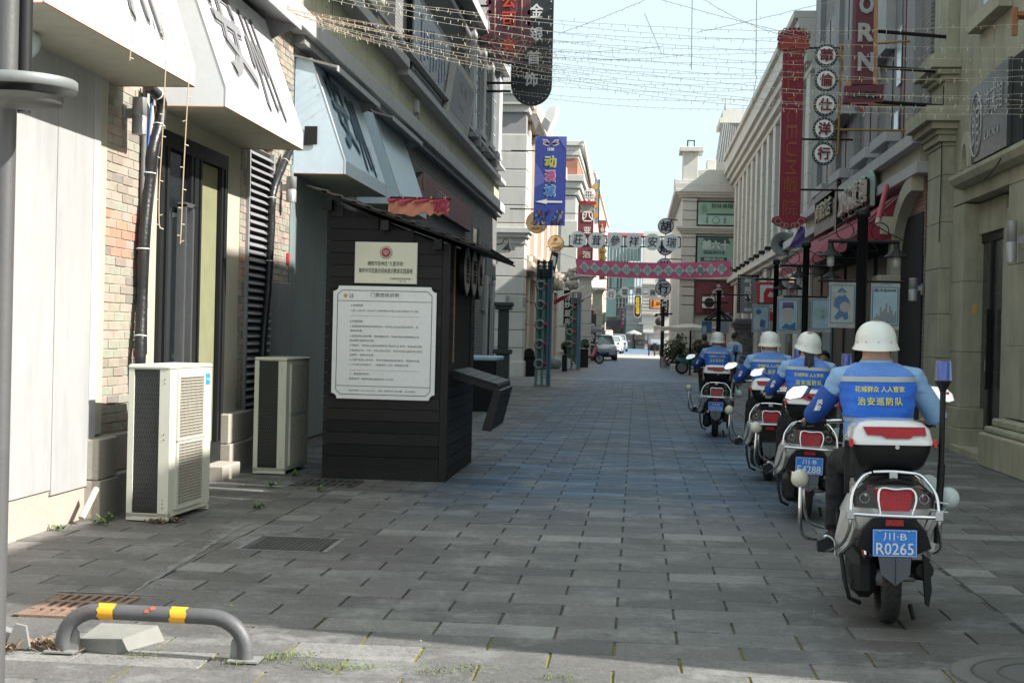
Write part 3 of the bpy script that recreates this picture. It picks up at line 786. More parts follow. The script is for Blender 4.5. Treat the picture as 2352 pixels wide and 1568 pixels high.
hose([PX(cA(1035, 600), -4.14), PX(cA(1120, 700), -4.12), PX(cA(1115, 850), -4.12), PX(cA(1060, 1050), -4.14), PX(cA(1035, 1300), -4.16), PX(cK(1000, 100), -4.16), PX(cK(990, 500), -4.16), PX(cK(975, 900), -4.14), Vector((-4.12, 11.62, .9)), Vector((-4.08, 11.5, .3))], .047, tape_m, 'thick black tape wrapped pipe bundle beside the sunlit brick pier', group='black pipe bundles on the left wall')
hose([PX(cA(2020, 1050), -4.12), PX(cA(1960, 1180), -4.14), PX(cA(1900, 1350), -4.16), PX(cK(1890, 0), -4.16), PX(cK(1870, 400), -4.16), PX(cK(1830, 900), -4.15), Vector((-4.14, 15.7, .7))], .045, tape_m, 'black tape wrapped pipe beside the louvred shutter', group='black pipe bundles on the left wall')
hose([PX(cA(1010, 600), -4.2), PX(cA(1005, 900), -4.2), PX(cK(990, 0), -4.2), PX(cK(975, 900), -4.2)], .022, M('drain_pipe_grey', (.16, .16, .165), .5), 'thin grey drain pipe behind the black pipe bundle', name='drain_pipe', rings=False)
hose([PX(cA(1065, 620), -4.17), PX(cA(1040, 900), -4.17), PX(cA(1020, 1250), -4.17), PX(cK(1015, 300), -4.17)], .010, M('blue_cable', (.02, .09, .38), .5), 'thin blue cable running down beside the black hose', name='cable', rings=False, cat='cable')
hose([PX(cA(1120, 950), -4.12), PX(cA(1085, 1200), -4.12), PX(cK(1045, 0), -4.12), PX(cK(1020, 500), -4.12), PX(cK(1015, 900), -4.12)], .012, black_p, 'thin black corrugated conduit beside the pipe bundle', name='conduit', rings=False, cat='cable')
hose([PX((221, 1122), -4.08), PX((205, 1155), -4.09), PX((187, 1190), -4.10)], .024, M('plastic_pipe', (.55, .5, .45), .6), 'short broken white plastic pipe leaning at the foot of the wall', name='broken_pipe', rings=False)
box('junction_box', trim_g, None, -4.23, -4.14, 16.2, 16.75, 1.15, 2.05, .01); tag(bpy.data.objects['junction_box'], 'flat grey metal box on the dark brick behind the second air conditioner', 'box')
tag(box('red_label', red_b, None, WX + .018, WX + .03, 16.86, 16.97, 2.28, 2.42), 'small red sign plate on the brick pier corner', 'sign')
tag(box('grey_cabinet', M('cabinet_grey', (.30, .30, .29), .6), None, -4.18, -3.95, 15.5, 16.9, .62, 1.05, .01), 'low grey cabinet standing behind the second air conditioner', 'cabinet')
# ---- air conditioners
ac_m = M('ac_cream', (.62, .62, .52), .5, var=.05, vs=2, bump=.05, streak=.3)
ac_fin = M('ac_coil', (.022, .024, .024), .35, .3, var=.3, vs=6, bump=.5, bs=200)
ac_gr = M('ac_grille', (.50, .46, .38), .5, var=.05)
def aircon(label, loc, rz, full=True):
    t = thing('air_conditioner', label, 'air conditioner', (0, 0, 0), 'twin fan air conditioner outdoor units')
    W, D, Hh = .88, .335, 1.19      # along y, along x, height ; local origin at near front bottom corner, unit extends -x and +y
    m = MB()
    m.bbox(-D - .006, .006, -.006, W + .006, Hh - .035, Hh, .012); m.build('top_cover', ac_m, t)
    m = MB()
    m.box(-D, 0, 0, W, 0.03, .05)
    m.box(-.085, 0, 0, W, .05, Hh - .035)                         # front shell body (fan side), hollow look by dark fans
    m.box(-D, -D + .045, 0, .045, .02, Hh - .035); m.box(-D, -D + .03, W - .03, W, .02, Hh - .035)
    m.box(-D + .03, -.085, W - .02, W, .05, Hh - .035)
    m.build('casing', ac_m, t)
    box('condenser_coil', ac_fin, t, -D + .02, -.086, .012, W - .03, .06, Hh - .04)
    box('base_rail', ac_m, t, -D, 0, 0, .05, .0, .055); box('base_rail', ac_m, t, -D, 0, W - .05, W, .0, .055)
    # wire mesh on the end
    k = MB(); x = -D + .05
    for i in range(30):
        for j in range(10):
            px, pz = -D + .055 + j * .02 + (.01 if i % 2 else 0), .09 + i * .036
            k.add([(px - .0012, .006, pz), (px + .0012, .006, pz), (px + .0012, .006, pz + .018), (px - .0012, .006, pz + .018)], [(0, 1, 2, 3)])
            k.add([(px, .006, pz + .018), (px + .01, .006, pz + .036), (px + .0115, .006, pz + .035), (px + .0015, .006, pz + .017)], [(0, 1, 2, 3)])
            k.add([(px, .006, pz + .018), (px - .01, .006, pz + .036), (px - .0115, .006, pz + .035), (px - .0015, .006, pz + .017)], [(0, 1, 2, 3)])
    k.build('wire_mesh', M('mesh_wire', (.10, .11, .11), .5, .3, var=.05), t)
    for q, zc in enumerate((.345, .86)):
        z0, z1, ya, yb = zc - .235, zc + .235, .16, .66
        pn = MB(); pn.box(0, .018, ya - .035, yb + .035, z0 - .035, z0); pn.box(0, .018, ya - .035, yb + .035, z1, z1 + .03); pn.box(0, .0185, ya - .035, ya, z0, z1); pn.box(0, .0185, yb, yb + .035, z0, z1)
        pn.build('fan_frame', ac_m, t)
        box('fan_opening', black_m, t, 0.0, .003, ya, yb, z0, z1)
        fb = MB(); fb.disc((.008, (ya + yb) / 2, zc), .05, UX, .006, 16)
        for b_ in range(3):
            a = b_ * 2.094 + .4 + q
            c_, s_ = math.cos(a), math.sin(a)
            fb.add([(.007, (ya + yb) / 2 + .04 * c_, zc + .04 * s_), (.007, (ya + yb) / 2 + .21 * c_ - .06 * s_, zc + .21 * s_ + .06 * c_), (.007, (ya + yb) / 2 + .21 * c_ + .10 * s_, zc + .21 * s_ - .10 * c_)], [(0, 1, 2)])
        fb.build('fan', M('fan_grey', (.10, .11, .105), .6), t)
        g_ = MB(); ny, nz = 18, 20
        for i in range(ny + 1):
            y = ya + (yb - ya) * i / ny; g_.box(.010, .017, y - .0026, y + .0026, z0, z1)
        for i in range(nz + 1):
            z = z0 + (z1 - z0) * i / nz; g_.box(.012, .0195, ya, yb, z - .0026, z + .0026)
        g_.build('grille', ac_gr, t)
    if full:
        lb = box('maker_label', M('label_blue', (.02, .30, .62), .4), t, 0, .003, .745, .835, 1.02, 1.11)
        lettering(t, ltr_w, [('Midea', (.0042, .79, 1.065), UY, UZ, (.07, None))])
        box('white_sticker', ltr_w, t, 0, .003, .74, .85, .62, .80)
    m = MB()
    for (y, z) in ((.03, .10), (.03, .13), (.03, .16), (.03, .62), (.03, .66), (.03, 1.05), (.03, 1.08)): m.disc((-.045, -.002, z), .004, UY, .004, 6)
    m.build('screw', dark_m, t)
    t.location = loc; t.rotation_euler = (0, 0, rz)
    return t
aircon('cream twin fan air conditioner nearest the camera, standing against the brick pier', (-3.53, 10.57, .02), R(-3.5))
aircon('second cream air conditioner, in shade just left of the black kiosk', (-3.56, 14.30, .02), R(-2), False)
# ---- signs on the upper left facade
def panel_sign(name, pts, th, frame_m, face_m, label, cat='sign', group=None, border=.05, parent=None):
    """pts: tl, tr, br, bl in the plane; frame slab + inset face"""
    P_ = [Vector(p) for p in pts]; nrm = (P_[1] - P_[0]).cross(P_[3] - P_[0]).normalized()
    if nrm.dot(Vector((0, 0, CAM_H)) - P_[0]) < 0: nrm = -nrm
    t = thing(name, label, cat, sum(P_, Vector()) / 4, group)
    MB().slab(P_, -nrm * th).build('frame', frame_m, t)
    c = sum(P_, Vector()) / 4; w = (P_[1] - P_[0]).length; h = (P_[3] - P_[0]).length
    ins = [c + (p - c) * 1.0 for p in P_]
    ux, uz = (P_[1] - P_[0]).normalized(), (P_[0] - P_[3]).normalized()
    ins = [P_[0] + ux * border - uz * border, P_[1] - ux * border - uz * border, P_[2] - ux * border + uz * border, P_[3] + ux * border + uz * border]
    MB().slab([p + nrm * .004 for p in ins], -nrm * .003).build('face', face_m, t)
    return t, nrm, ux, uz, c, w, h
t, n_, ux, uz, c, w, h = panel_sign('billboard', [(-4.14, 25.3, 7.72), (-4.14, 30.6, 7.72), (-4.14, 29.6, 6.13), (-4.14, 25.3, 6.13)], .12, black_p, M('billboard_grey', (.085, .09, .10), .35, var=.2, vs=1.5, col2=(.05, .06, .09)), 'big dark grey billboard with blue white lettering on the upper left facade', border=.12)
m = MB()
for k in range(9):
    y = 26.3 + k * .4; m.box(-4.128, -4.122, y, y + .13, 6.55 + (k % 3) * .1, 7.45 - ((k * 7) % 4) * .08)
m.build('lettering', M('faded_blue_white', (.32, .38, .50), .6), t)
m = MB()
for k in range(5): m.box(-4.128, -4.124, 25.6, 29.2, 6.24 + k * .07, 6.26 + k * .07)
m.build('small_print', M('faded_print', (.2, .2, .21), .6), t)
t, n_, ux, uz, c, w, h = panel_sign('framed_board', [(-4.02, 30.6, 7.46), (-4.02, 34.3, 7.42), (-4.02, 32.9, 6.05), (-4.02, 29.3, 6.03)], .2, M('board_frame', (.36, .35, .31), .7), M('board_slate', (.09, .09, .092), .5, var=.15), 'grey framed slate board mounted next to the dark billboard', border=.22)
m = MB(); put_text(m, '茶 楼', (-4.01, 31.9, 6.95), UY, UZ, w=1.4, h=.25); put_text(m, '三楼', (-4.01, 31.6, 6.5), UY, UZ, w=1.0, h=.12); m.build('lettering', M('chalk', (.3, .3, .3), .8), t)
# dark red shop sign below the band with outline building and pot logo
t, n_, ux, uz, c, w, h = panel_sign('shop_sign', [(-4.12, 26.9, 4.55), (-4.12, 34.8, 4.55), (-4.12, 34.8, 3.98), (-4.12, 24.6, 3.98)], .15, dark_m, M('maroon_print', (.16, .045, .05), .5, var=.15), 'maroon shop sign with line drawing of a tower behind the kiosk roof', border=.03)
m = MB()
for k in range(5):
    y = 28.6 + k * .33; m.box(-4.11, -4.104, y, y + .06, 4.0, 4.42 - abs(k - 2) * .06)
for k in range(6): m.box(-4.11, -4.104, 28.6, 30.0, 4.03 + k * .07, 4.045 + k * .07)
m.build('tower_drawing', M('sign_line_white', (.5, .5, .5), .6), t)
MB().disc((-4.11, 26.9, 4.36), .16, UX, .008, 20).build('round_emblem', M('emblem_orange', (.28, .12, .06), .6), t)
box('side_panel', M('shop_sign_blue', (.03, .12, .25), .5), t, -4.2, -4.1, 24.2, 24.5, 3.5, 4.6)
for (yy, nm) in ((35.9, 'farther'), (33.2, 'nearer')):
    t = thing('floodlight', nm + ' small dark floodlight on the left cornice', 'floodlight', (-3.95, yy, 6.1), 'small floodlights on the left cornice')
    MB().bbox(-4.03, -3.85, yy - .12, yy + .12, 6.08, 6.2, .02).build('lamp_head', trim_g, t); box('stem', dark_m, t, -4.04, -4.0, yy - .02, yy + .02, 6.0, 6.08)
t = thing('floodlight', 'white box lamp hanging on the corrugated band above the kiosk', 'floodlight', PX(cL(1410, 1060), -4.15))
c = PX(cL(1410, 1060), -4.15); MB().bbox(c.x - .05, c.x + .03, c.y - .14, c.y + .14, c.z - .12, c.z + .13, .015).build('lamp_head', ledge_g, t)
MB().tube([c + Vector((0, 0, -.12)), c + Vector((.02, .1, -.25)), c + Vector((.02, -.05, -.33)), c + Vector((0, .1, -.3))], .006, 5).build('loose_wire', black_p, t)
# ---- blurred street lamp at the left edge of the frame
t = thing('street_lamp', 'out of focus grey lamp post with round saucer shade at the left edge', 'street lamp', (-2.0, 5.6, 0))
gl = M('post_light_grey', (.10, .10, .10), .5, .2, var=.06)
px_ = PY((2, 780), 5.42).x
MB().tube([(px_, 5.42, 0), (px_, 5.42, 4.2)], .042, 16).build('post', gl, t)
MB().tube([(px_ + .035, 5.5, 2.35), (px_ + .035, 5.5, 4.2)], .03, 12).build('inner_post', dark_m, t)
cc = PY((85, 195), 5.2); cc.x = cc.x
MB().lathe([(.02, .012), (.20, .010), (.205, .006), (.206, -.030), (.196, -.032), (.196, -.026), (.03, -.026)], (cc.x - .06, 5.2, cc.z + .01), 40).build('saucer_shade', M('shade_metal', (.20, .21, .21), .5, .2, var=.05), t)
MB().lathe([(.155, .0), (.15, -.03), (.06, -.035)], (cc.x - .06, 5.2, cc.z - .045), 30).build('lamp_glass', M('lamp_shadow_grey', (.12, .12, .11), .6), t)
t = thing('globe_lamp', 'small pale round globe lamp on the wall under the nearest awning', 'lamp', PX((55, 100), -4.1))
MB().sphere(PX((58, 100), -4.1), .10).build('globe', M('globe_pale', (.55, .65, .65), .4), t)
# ------------------------------------------------------------ black timber kiosk
plank_m = M_pieces('black_stained_timber', [(0, (.015, .0148, .0145)), (.25, (.020, .0195, .019)), (.45, (.012, .012, .012)), (.65, (.017, .0165, .016)), (.85, (.024, .023, .022))], rough=.5, bump=.7, bs=22, vs=3, dirt=.3)
plank_m.node_tree.nodes['Principled BSDF'].inputs['Specular IOR Level'].default_value = .2
K = thing('ticket_kiosk', 'black timber plank kiosk with sloping tiled roof and two notice boards', 'kiosk', (-2.5, 15.2, 0))
KX0, KX1, KY0, KY1 = -3.14, -1.88, 14.16, 16.4
def kz(x): return 2.84 - (x - KX0) * .335
MB().slab([(KX0 + .03, KY0 + .03, 0), (KX1 - .03, KY0 + .03, 0), (KX1 - .03, KY0 + .03, kz(KX1) - .05), (KX0 + .03, KY0 + .03, kz(KX0) - .05)], (0, KY1 - KY0 - .06, 0)).build('carcass', black_m, K)
ph = .1205; k = 0
z = .0
while z < 2.84:
    zt = z + ph - .006
    if k == 0: zt = z + ph
    xr = KX1 - .075
    # clip against roof slope
    x1 = xr if kz(xr) > zt + .02 else KX0 + (2.84 - zt - .02) / .335
    if x1 > KX0 + .1:
        o = MB().slab([(KX0, KY0, z), (x1, KY0, z), (min(x1 + .0, xr), KY0, zt), (KX0, KY0, zt)], (0, .028, 0)).build('plank', plank_m, K)
        o.location.y += random.uniform(-.002, .002)
    z += ph; k += 1
box('corner_post', plank_m, K, KX1 - .07, KX1 + .004, KY0 - .008, KY0 + .05, 0, kz(KX1) - .02)
z = 0
while z < 2.38:      # side planks (street side)
    if z < .98: segs = [(KY0 + .06, KY1)]
    else: segs = [(KY0 + .06, KY0 + .42), (KY1 - .35, KY1)]
    for a, b_ in segs: box('plank', plank_m, K, KX1 - .028, KX1 + random.uniform(-.001, .002), a, b_, z, z + ph - .006)
    z += ph
copper = M('glossy_brown_strip', (.30, .17, .10), .3, var=.2, vs=8)
for k in range(10): box('copper_tile', copper, K, KX1, KX1 + .006, KY0 + .34, KY0 + .42, 1.2 + k * .119, 1.2 + k * .119 + .112)
# roof
nR = Vector((.335, 0, 1)).normalized()
def rp(x, y, o): return Vector((x, y, kz(x) + .02)) + nR * o
MB().hexa([rp(-3.2, 13.98, 0), rp(-1.44, 13.98, 0), rp(-1.44, 16.6, 0), rp(-3.2, 16.6, 0)], [rp(-3.2, 13.98, .018), rp(-1.44, 13.98, .018), rp(-1.44, 16.6, .018), rp(-3.2, 16.6, .018)]).build('roof_board', plank_m, K)
shp = M('roof_shingle', (.045, .043, .042), .8, var=.3, vs=9, bump=.5)
for i in range(12):
    x = -1.47 - i * .15
    if x < -3.15: break
    for j in range(6):
        y = 13.96 + j * .44
        MB().hexa([rp(x, y, .02), rp(x, y + .43, .02), rp(x - .2, y + .43, .02), rp(x - .2, y, .02)], [rp(x + .01, y, .05), rp(x + .01, y + .43, .05), rp(x - .2, y + .43, .028), rp(x - .2, y, .028)]).build('shingle', shp, K)
for (x, y) in ((-2.52, 14.02), (-1.98, 14.02), (-3.1, 14.02)): box('rafter_end', plank_m, K, x - .05, x + .03, y - .0, y + .14, kz(x) - .12, kz(x) - .02)
MB().slab([(KX0 + .02, KY1, 0), (KX1, KY1, 0), (KX1, KY1, kz(KX1)), (KX0 + .02, KY1, kz(KX0))], (0, .03, 0)).build('back_wall', plank_m, K)
# counter and flap on the street side
MB().hexa([(KX1, 14.52, 1.04), (-1.40, 14.52, .905), (-1.40, 15.9, .905), (KX1, 15.9, 1.04)], [(KX1, 14.52, 1.11), (-1.40, 14.52, .975), (-1.40, 15.9, .975), (KX1, 15.9, 1.11)]).build('counter', plank_m, K)
for k in range(5):
    x = KX1 + .005 + k * .095
    MB().hexa([(x, 14.5, kk - .001) for kk in (1.11 - (x - KX1) * .281,)] + [(x + .088, 14.5, 1.11 - (x + .088 - KX1) * .281 - .001), (x + .088, 15.92, 1.11 - (x + .088 - KX1) * .281 - .001), (x, 15.92, 1.11 - (x - KX1) * .281 - .001)],
              [(x, 14.5, 1.125 - (x - KX1) * .281), (x + .088, 14.5, 1.125 - (x + .088 - KX1) * .281), (x + .088, 15.92, 1.125 - (x + .088 - KX1) * .281), (x, 15.92, 1.125 - (x - KX1) * .281)]).build('plank', plank_m, K)
fl = Vector((-.10, 0, -.42)); base0, base1 = Vector((-1.37, 14.50, .925)), Vector((-1.37, 15.88, .925))
for k in range(5):
    a = fl * (k / 5); b_ = fl * ((k + .93) / 5)
    MB().hexa([base0 + a, base1 + a, base1 + b_, base0 + b_], [p + Vector((-.06, 0, .012)) for p in (base0 + a, base1 + a, base1 + b_, base0 + b_)]).build('flap_plank', plank_m, K)
MB().slab([base0 + Vector((.004, -.01, 0)), base0 + fl + Vector((.004, -.01, 0)), base0 + fl + Vector((-.09, -.01, .01)), base0 + Vector((-.07, -.01, .01))], (0, .03, 0)).build('flap_edge', plank_m, K)
box('opening', black_m, K, KX1 - .02, KX1 - .012, KY0 + .42, KY1 - .35, .98, 2.3)
# round signs on the side
for i, yy in enumerate((14.98, 15.63, 16.25)):
    t = thing('round_sign', ('nearest', 'middle', 'farthest')[i] + ' pale disc sign standing out from the side of the black kiosk', 'round sign', (KX1 + .06, yy, 2.17), 'round disc signs on the kiosk side')
    c = Vector((KX1 + .05, yy, 2.17))
    MB().disc(c, .275, UX, .05, 36).build('rim', black_p, t); MB().disc(c + UX * .028, .245, UX, .01, 36).build('face', M('disc_dim', (.40, .40, .38), .3, var=.1), t)
    lettering(t, ltr_k, [(('售', '票', '处')[i], c + UX * .035, UY, UZ, (.26, None))], bold=.02)
# notice boards
t, n_, ux, uz, c, w, h = panel_sign('metal_plaque', [(-2.845, 14.14, 2.40), (-2.21, 14.14, 2.40), (-2.21, 14.14, 1.985), (-2.845, 14.14, 1.985)], .02, steel, M('brass_silver', (.58, .57, .46), .38, .6, var=.12, vs=1.5, bump=.02), 'small silver gold metal plaque with red heart emblem above the white notice', 'plaque', border=.006)
yy = 14.132
MB().disc((-2.528, yy, 2.297), .064, UY, .004, 32).build('emblem_ring', M('emblem_pale', (.5, .48, .42), .5), t)
MB().torus((-2.528, yy - .003, 2.297), .062, .0012, UY, 32, 4).build('emblem_line', ltr_k, t)
MB().disc((-2.528, yy - .003, 2.297), .046, UY, .004, 32).build('emblem_disc', M('emblem_red', (.40, .02, .03), .5), t)
hm = MB()
for s_ in (1.0, .66, .36):
    pts = []
    for k in range(25):
        a = 2 * math.pi * k / 24
        pts.append(Vector((-2.528 + s_ * .0018 * 16 * math.sin(a) ** 3, yy - .006, 2.297 + s_ * .0018 * (13 * math.cos(a) - 5 * math.cos(2 * a) - 2 * math.cos(3 * a) - math.cos(4 * a)))))
    hm.tube(pts, .0016, 5)
hm.build('heart_lines', ltr_w, t)
lettering(t, ltr_k, [('绵阳市安州区“九里洋场”', (-2.528, yy, 2.185), UX, UZ, (.37, .046)), ('铸牢中华民族共同体意识教育实践基地', (-2.528, yy, 2.112), UX, UZ, (.545, .052)),
                     ('中共绵阳市安州区委统战部', (-2.38, yy, 2.035), UX, UZ, (.215, .017)), ('一年十一月', (-2.36, yy, 2.010), UX, UZ, (.075, .015))], bold=.012)
t = thing('notice_board', 'large white printed ticket notice with notched corners on the kiosk front', 'notice board', (-2.53, 14.14, 1.38))
X0, X1, Z0, Z1, Yf = -3.055, -2.005, .82, 1.955, 14.13
def notch(x0, x1, z0, z1, r, y, steps=5, diag=False):
    pts = []
    for (cx, cz, a0) in ((x1, z1, 180), (x0, z1, 270), (x0, z0, 0), (x1, z0, 90)):
        seq = []
        if diag: seq = [(a0 + 90, r), (a0, r)]
        arr = []
        for k in range(steps + 1):
            a = R(a0 + 90 * (k / steps))
            arr.append(Vector((cx + r * math.cos(a), y, cz + r * math.sin(a))))
        if diag: arr = [arr[0], arr[-1]]
        pts += arr[::-1]
    return pts
o_ = notch(X0, X1, Z0, Z1, .055, Yf)
MB().slab(o_, (0, .014, 0)).build('board', M('notice_white', (.86, .86, .86), .4, var=.02, vs=3, bump=.04, streak=.06), t)
fr = MB(); pl = notch(X0 + .045, X1 - .045, Z0 + .045, Z1 - .045, .045, Yf - .002, diag=True)
def strip(m, a, b_, w, n=UY):
    a, b_ = Vector(a), Vector(b_); s_ = (b_ - a).cross(n).normalized() * w / 2
    m.quad(a - s_, b_ - s_, b_ + s_, a + s_)
for i in range(len(pl)): strip(fr, pl[i], pl[(i + 1) % len(pl)], .006)
strip(fr, (X0 + .045, Yf - .002, Z1 - .15), (X1 - .045, Yf - .002, Z1 - .15), .005); strip(fr, (X0 + .045, Yf - .002, Z0 + .13), (X1 - .045, Yf - .002, Z0 + .13), .005)
for zz in (1.655, 1.11): strip(fr, (X0 + .18, Yf - .002, zz), (X1 - .16, Yf - .002, zz), .002)
fr.build('border_lines', ltr_k, t)
MB().disc((X0 + .125, Yf - .002, Z1 - .1), .02, UY, .002, 16).build('logo', gold, t)
rows = [('A.免费政策:', 1.76, .13, .019), ('儿童:1.2米(含1.2米)以下儿童免费(必须有1名成人陪同才可入园)。', 1.708, .70, .019), ('B.优惠政策:', 1.60, .13, .019),
        ('1.全国现役/革命伤残/退休军人，凭本人士兵证/军官证原件，享', 1.55, .69, .019), ('受8折优惠。', 1.505, .13, .019), ('2.全国在职公安民警、消防救援人员，凭本人身份证和警察证/消', 1.452, .70, .019),
        ('防证原件享受8折优惠。', 1.407, .25, .019), ('3.残疾人，凭凭本人身份证原件及“残疾人证”原件，享受8折优惠。', 1.357, .74, .019), ('4.全日制中专、大专、本科在校大学生，凭本人身份证原件和大学生', 1.308, .74, .019),
        ('证原件，享受8折优惠。', 1.262, .25, .019), ('5.60周岁及以上老年人，凭本人有效身份证件原件，享受8折优惠。', 1.213, .72, .019), ('6.12岁以下未成年人，（身高高于1.2米）享受8折优惠。', 1.165, .61, .019),
        ('C、最佳游玩时节：', 1.072, .21, .019), ('四季皆宜，每场次建议游玩时长:3-4小时。', 1.022, .46, .019), ('服务电话：0816-4333333   地址  中国·安州·洋马路（安州老街）', .905, .68, .017)]
items = [('门票使用说明', (-2.53, Yf - .003, 1.868), UX, UZ, (.285, .044)), ('九里\n洋场', (X0 + .185, Yf - .003, Z1 - .1), UX, UZ, (.045, .045))]
for (s_, z, w, hh) in rows: items.append((s_, (X0 + .18 + w / 2, Yf - .003, z), UX, UZ, (w, hh * 1.15)))
lettering(t, ltr_k, items, bold=.006, res=1)
# flag on the roof
t = thing('banner_flag', 'torn orange and pink cloth banner tied to a black rod above the kiosk roof', 'banner', (-2.3, 14.5, 2.9))
MB().tube([(-2.58, 14.5, 2.885), (-1.93, 14.5, 2.875)], .012, 8).build('rod', black_p, t)
def cloth(x0, x1, z1, z0, y, mat, name, jag=.02):
    m = MB(); n = 14; rows_ = []
    for j in range(6):
        rows_.append([Vector((x0 + (x1 - x0) * i / n + (.03 if i == n else 0) * (j % 2), y + .02 * math.sin(i * 1.7 + j), z1 + (z0 - z1) * j / 5 + (random.uniform(-jag, jag) if j == 5 else 0))) for i in range(n + 1)])
    m.loft(rows_, cap=False, closed=False); return m.build(name, mat, t)
cloth(-2.58, -1.97, 2.86, 2.71, 14.49, M('cloth_orange', (.62, .25, .16), .8, var=.2, vs=6), 'cloth')
cloth(-2.59, -1.98, 2.872, 2.83, 14.47, M('cloth_pink', (.45, .05, .10), .8, var=.15), 'hem'); cloth(-2.1, -1.98, 2.87, 2.74, 14.465, MT['cloth_pink'], 'hem', .03)
for k in range(5):
    x = -2.57 + k * .145; MB().torus((x, 14.5, 2.88), .017, .008, UX, 10, 5).build('loop', MT['cloth_orange'], t)
# cable camera + dark crates behind the kiosk
t = thing('security_camera', 'white security camera on the brick wall above the kiosk counter', 'camera', (-3.9, 31, 3.6))
c = PX(cC(1655, 715), -4.05); MB().bbox(c.x - .09, c.x + .12, c.y - .2, c.y + .12, c.z - .09, c.z + .09, .02).build('housing', ltr_w, t); box('lens', black_p, t, c.x - .06, c.x + .1, c.y - .21, c.y - .2, c.z - .07, c.z + .05)
t = thing('street_stall', 'dark stall with a pale blue cloth top behind the kiosk counter', 'stall', (-2.9, 27, 0))
c0 = PG(cP(1580, 775)); 
box('body', black_p, t, c0.x - .9, c0.x + .36, c0.y, c0.y + 1.4, .0, .98, .02); box('cloth_top', M('pale_blue_sheet', (.5, .66, .78), .6, var=.1, bump=.3), t, c0.x - .92, c0.x + .38, c0.y - .03, c0.y + 1.4, .98, 1.06, .02)
t = thing('dark_column', 'carved dark stone column against the end of the brick building', 'column', (-3.8, 40, 0))
c = PX(cC(1770, 1330), -3.9)
for (za, zb, r_) in ((0, .9, .19), (.9, 1.05, .26), (1.05, 2.2, .15), (2.2, 2.3, .24), (2.3, 2.42, .28)): box('drum', M('dark_green_stone', (.07, .09, .085), .6, var=.2), t, -3.9 - r_, -3.9 + r_, 41.6 - r_, 41.6 + r_, za, zb, .02)
# ------------------------------------------------------------ far left buildings
def pil_building(): pass
L2 = thing('corner_building', 'cream corner building with a banded stone pilaster beyond the brick shop on the left', 'building', (-7, 60, 0))
cream = M('cream_render', (.54, .53, .49), .8, var=.06, vs=1.2, bump=.15, streak=.3)
cream_w = M('sunlit_cream_render', (.60, .50, .40), .8, var=.06, vs=1.2, bump=.15, streak=.2)  # warm sunlight on the street side is put into this colour
box('wall', cream_w, L2, -12, -4.25, 49.8, 72, 0, 10.2)
z = 0.0; k = 0
box('pilaster_core', trim_g, L2, -4.93, -4.0, 49.36, 50.2, 0, 9.2)
hts = [1.0] + [.62] * 12
for hh in hts:
    if z > 9.0: break
    box('stone_block', cream, L2, -4.97, -3.94, 49.3, 50.24, z + .02, min(z + hh, 9.18), .02); z += hh
box('base', cream, L2, -5.02, -3.88, 49.24, 50.3, 0, .55, .02)
for (za, zb, o_) in ((4.62, 4.85, .03), (4.85, 5.0, .12), (5.0, 5.18, .2), (9.2, 9.45, .05), (9.45, 9.8, .16), (9.8, 10.1, .24), (10.1, 10.65, .02)):
    box('cornice', cream, L2, -4.97 - o_, -3.94 + o_, 49.3 - o_, 50.24 + o_, za, zb, .01)
for k, y in enumerate((52.5, 56.0, 60.0, 64.0, 68.0, 71.4)):
    for (za, zb) in ((0.05, .9), (.92, 1.8), (1.82, 2.7), (2.72, 3.6)): box('stone_block', cream_w, L2, -4.27, -4.0, y - .45, y + .45, za, zb, .02)
    box('upper_pilaster', cream_w, L2, -4.27, -4.08, y - .4, y + .4, 4.6, 9.2)
for k, y in enumerate((50.9, 53.9, 57.9, 61.9, 65.9, 69.6)):
    box('window', glass_d, L2, -4.26, -4.22, y - .6, y + .6, 5.2, 8.4); w_ = box('shop_window', glass_d, L2, -4.26, -4.2, y - .7, y + .9, .3, 3.4)
box('cornice', cream_w, L2, -4.3, -3.75, 50.3, 72.1, 3.75, 4.1, .01); box('cornice', cream_w, L2, -4.3, -3.85, 50.3, 72.1, 4.1, 4.3)
box('cornice', cream_w, L2, -4.3, -3.7, 50.3, 72.1, 9.3, 9.9, .01)
for k in range(6):
    MB().lathe([(.05, -.45), (.22, -.4), (.30, -.15), (.22, .1), (.34, .2), (.34, .3)], (-3.78, 52.2 + k * 2.9, 4.0), 16).build('scroll_bracket', cream_w, L2)
L3 = thing('red_brick_block', 'cream corniced block with a red brick top storey behind the blue banner', 'building', (-6, 85, 0))
rb_m = M_brick('red_brick_wall', (.42, .16, .10), (.36, .14, .09), (.30, .22, .17), 'Y')
def yz(p, y): return PY(p, y)
xr = PY(cD(925, 560), 80).x
box('wall', cream, L3, -12, xr - .1, 80, 99, 0, 9.3)
def z_at(v, y, u=860): return PY(cD(u, v), y).z
box('brick_storey', rb_m, L3, -12, xr - .05, 80, 99, z_at(560, 80), z_at(415, 80))
for (va, vb, o_) in ((415, 385, .0), (385, 345, .1), (345, 300, .05), (300, 255, .25), (620, 560, .35), (680, 620, .2), (740, 680, .08)):
    box('cornice', cream, L3, -12, xr + o_, 80 - o_, 99, z_at(va, 80), z_at(vb, 80) - .02, .02)
MB().slab([(xr + .3, 79.7, z_at(255, 80)), (xr + .3, 99, z_at(255, 80)), (xr + .3, 99, z_at(255, 80) - 1.2), (xr + .3, 79.7, z_at(255, 80) - .1)], (-.1, 0, 0)).build('side_parapet', cream, L3)
for k in range(5):
    zz = .5 + k * 1.5
    box('stone_block', cream, L3, xr - .9, xr + .02, 79.9, 80.6, zz, zz + 1.42, .02)
for k in range(4): box('window', glass_d, L3, xr - .02, xr + .01, 82 + k * 4.2, 84.6 + k * 4.2, 4.4, 7.8)
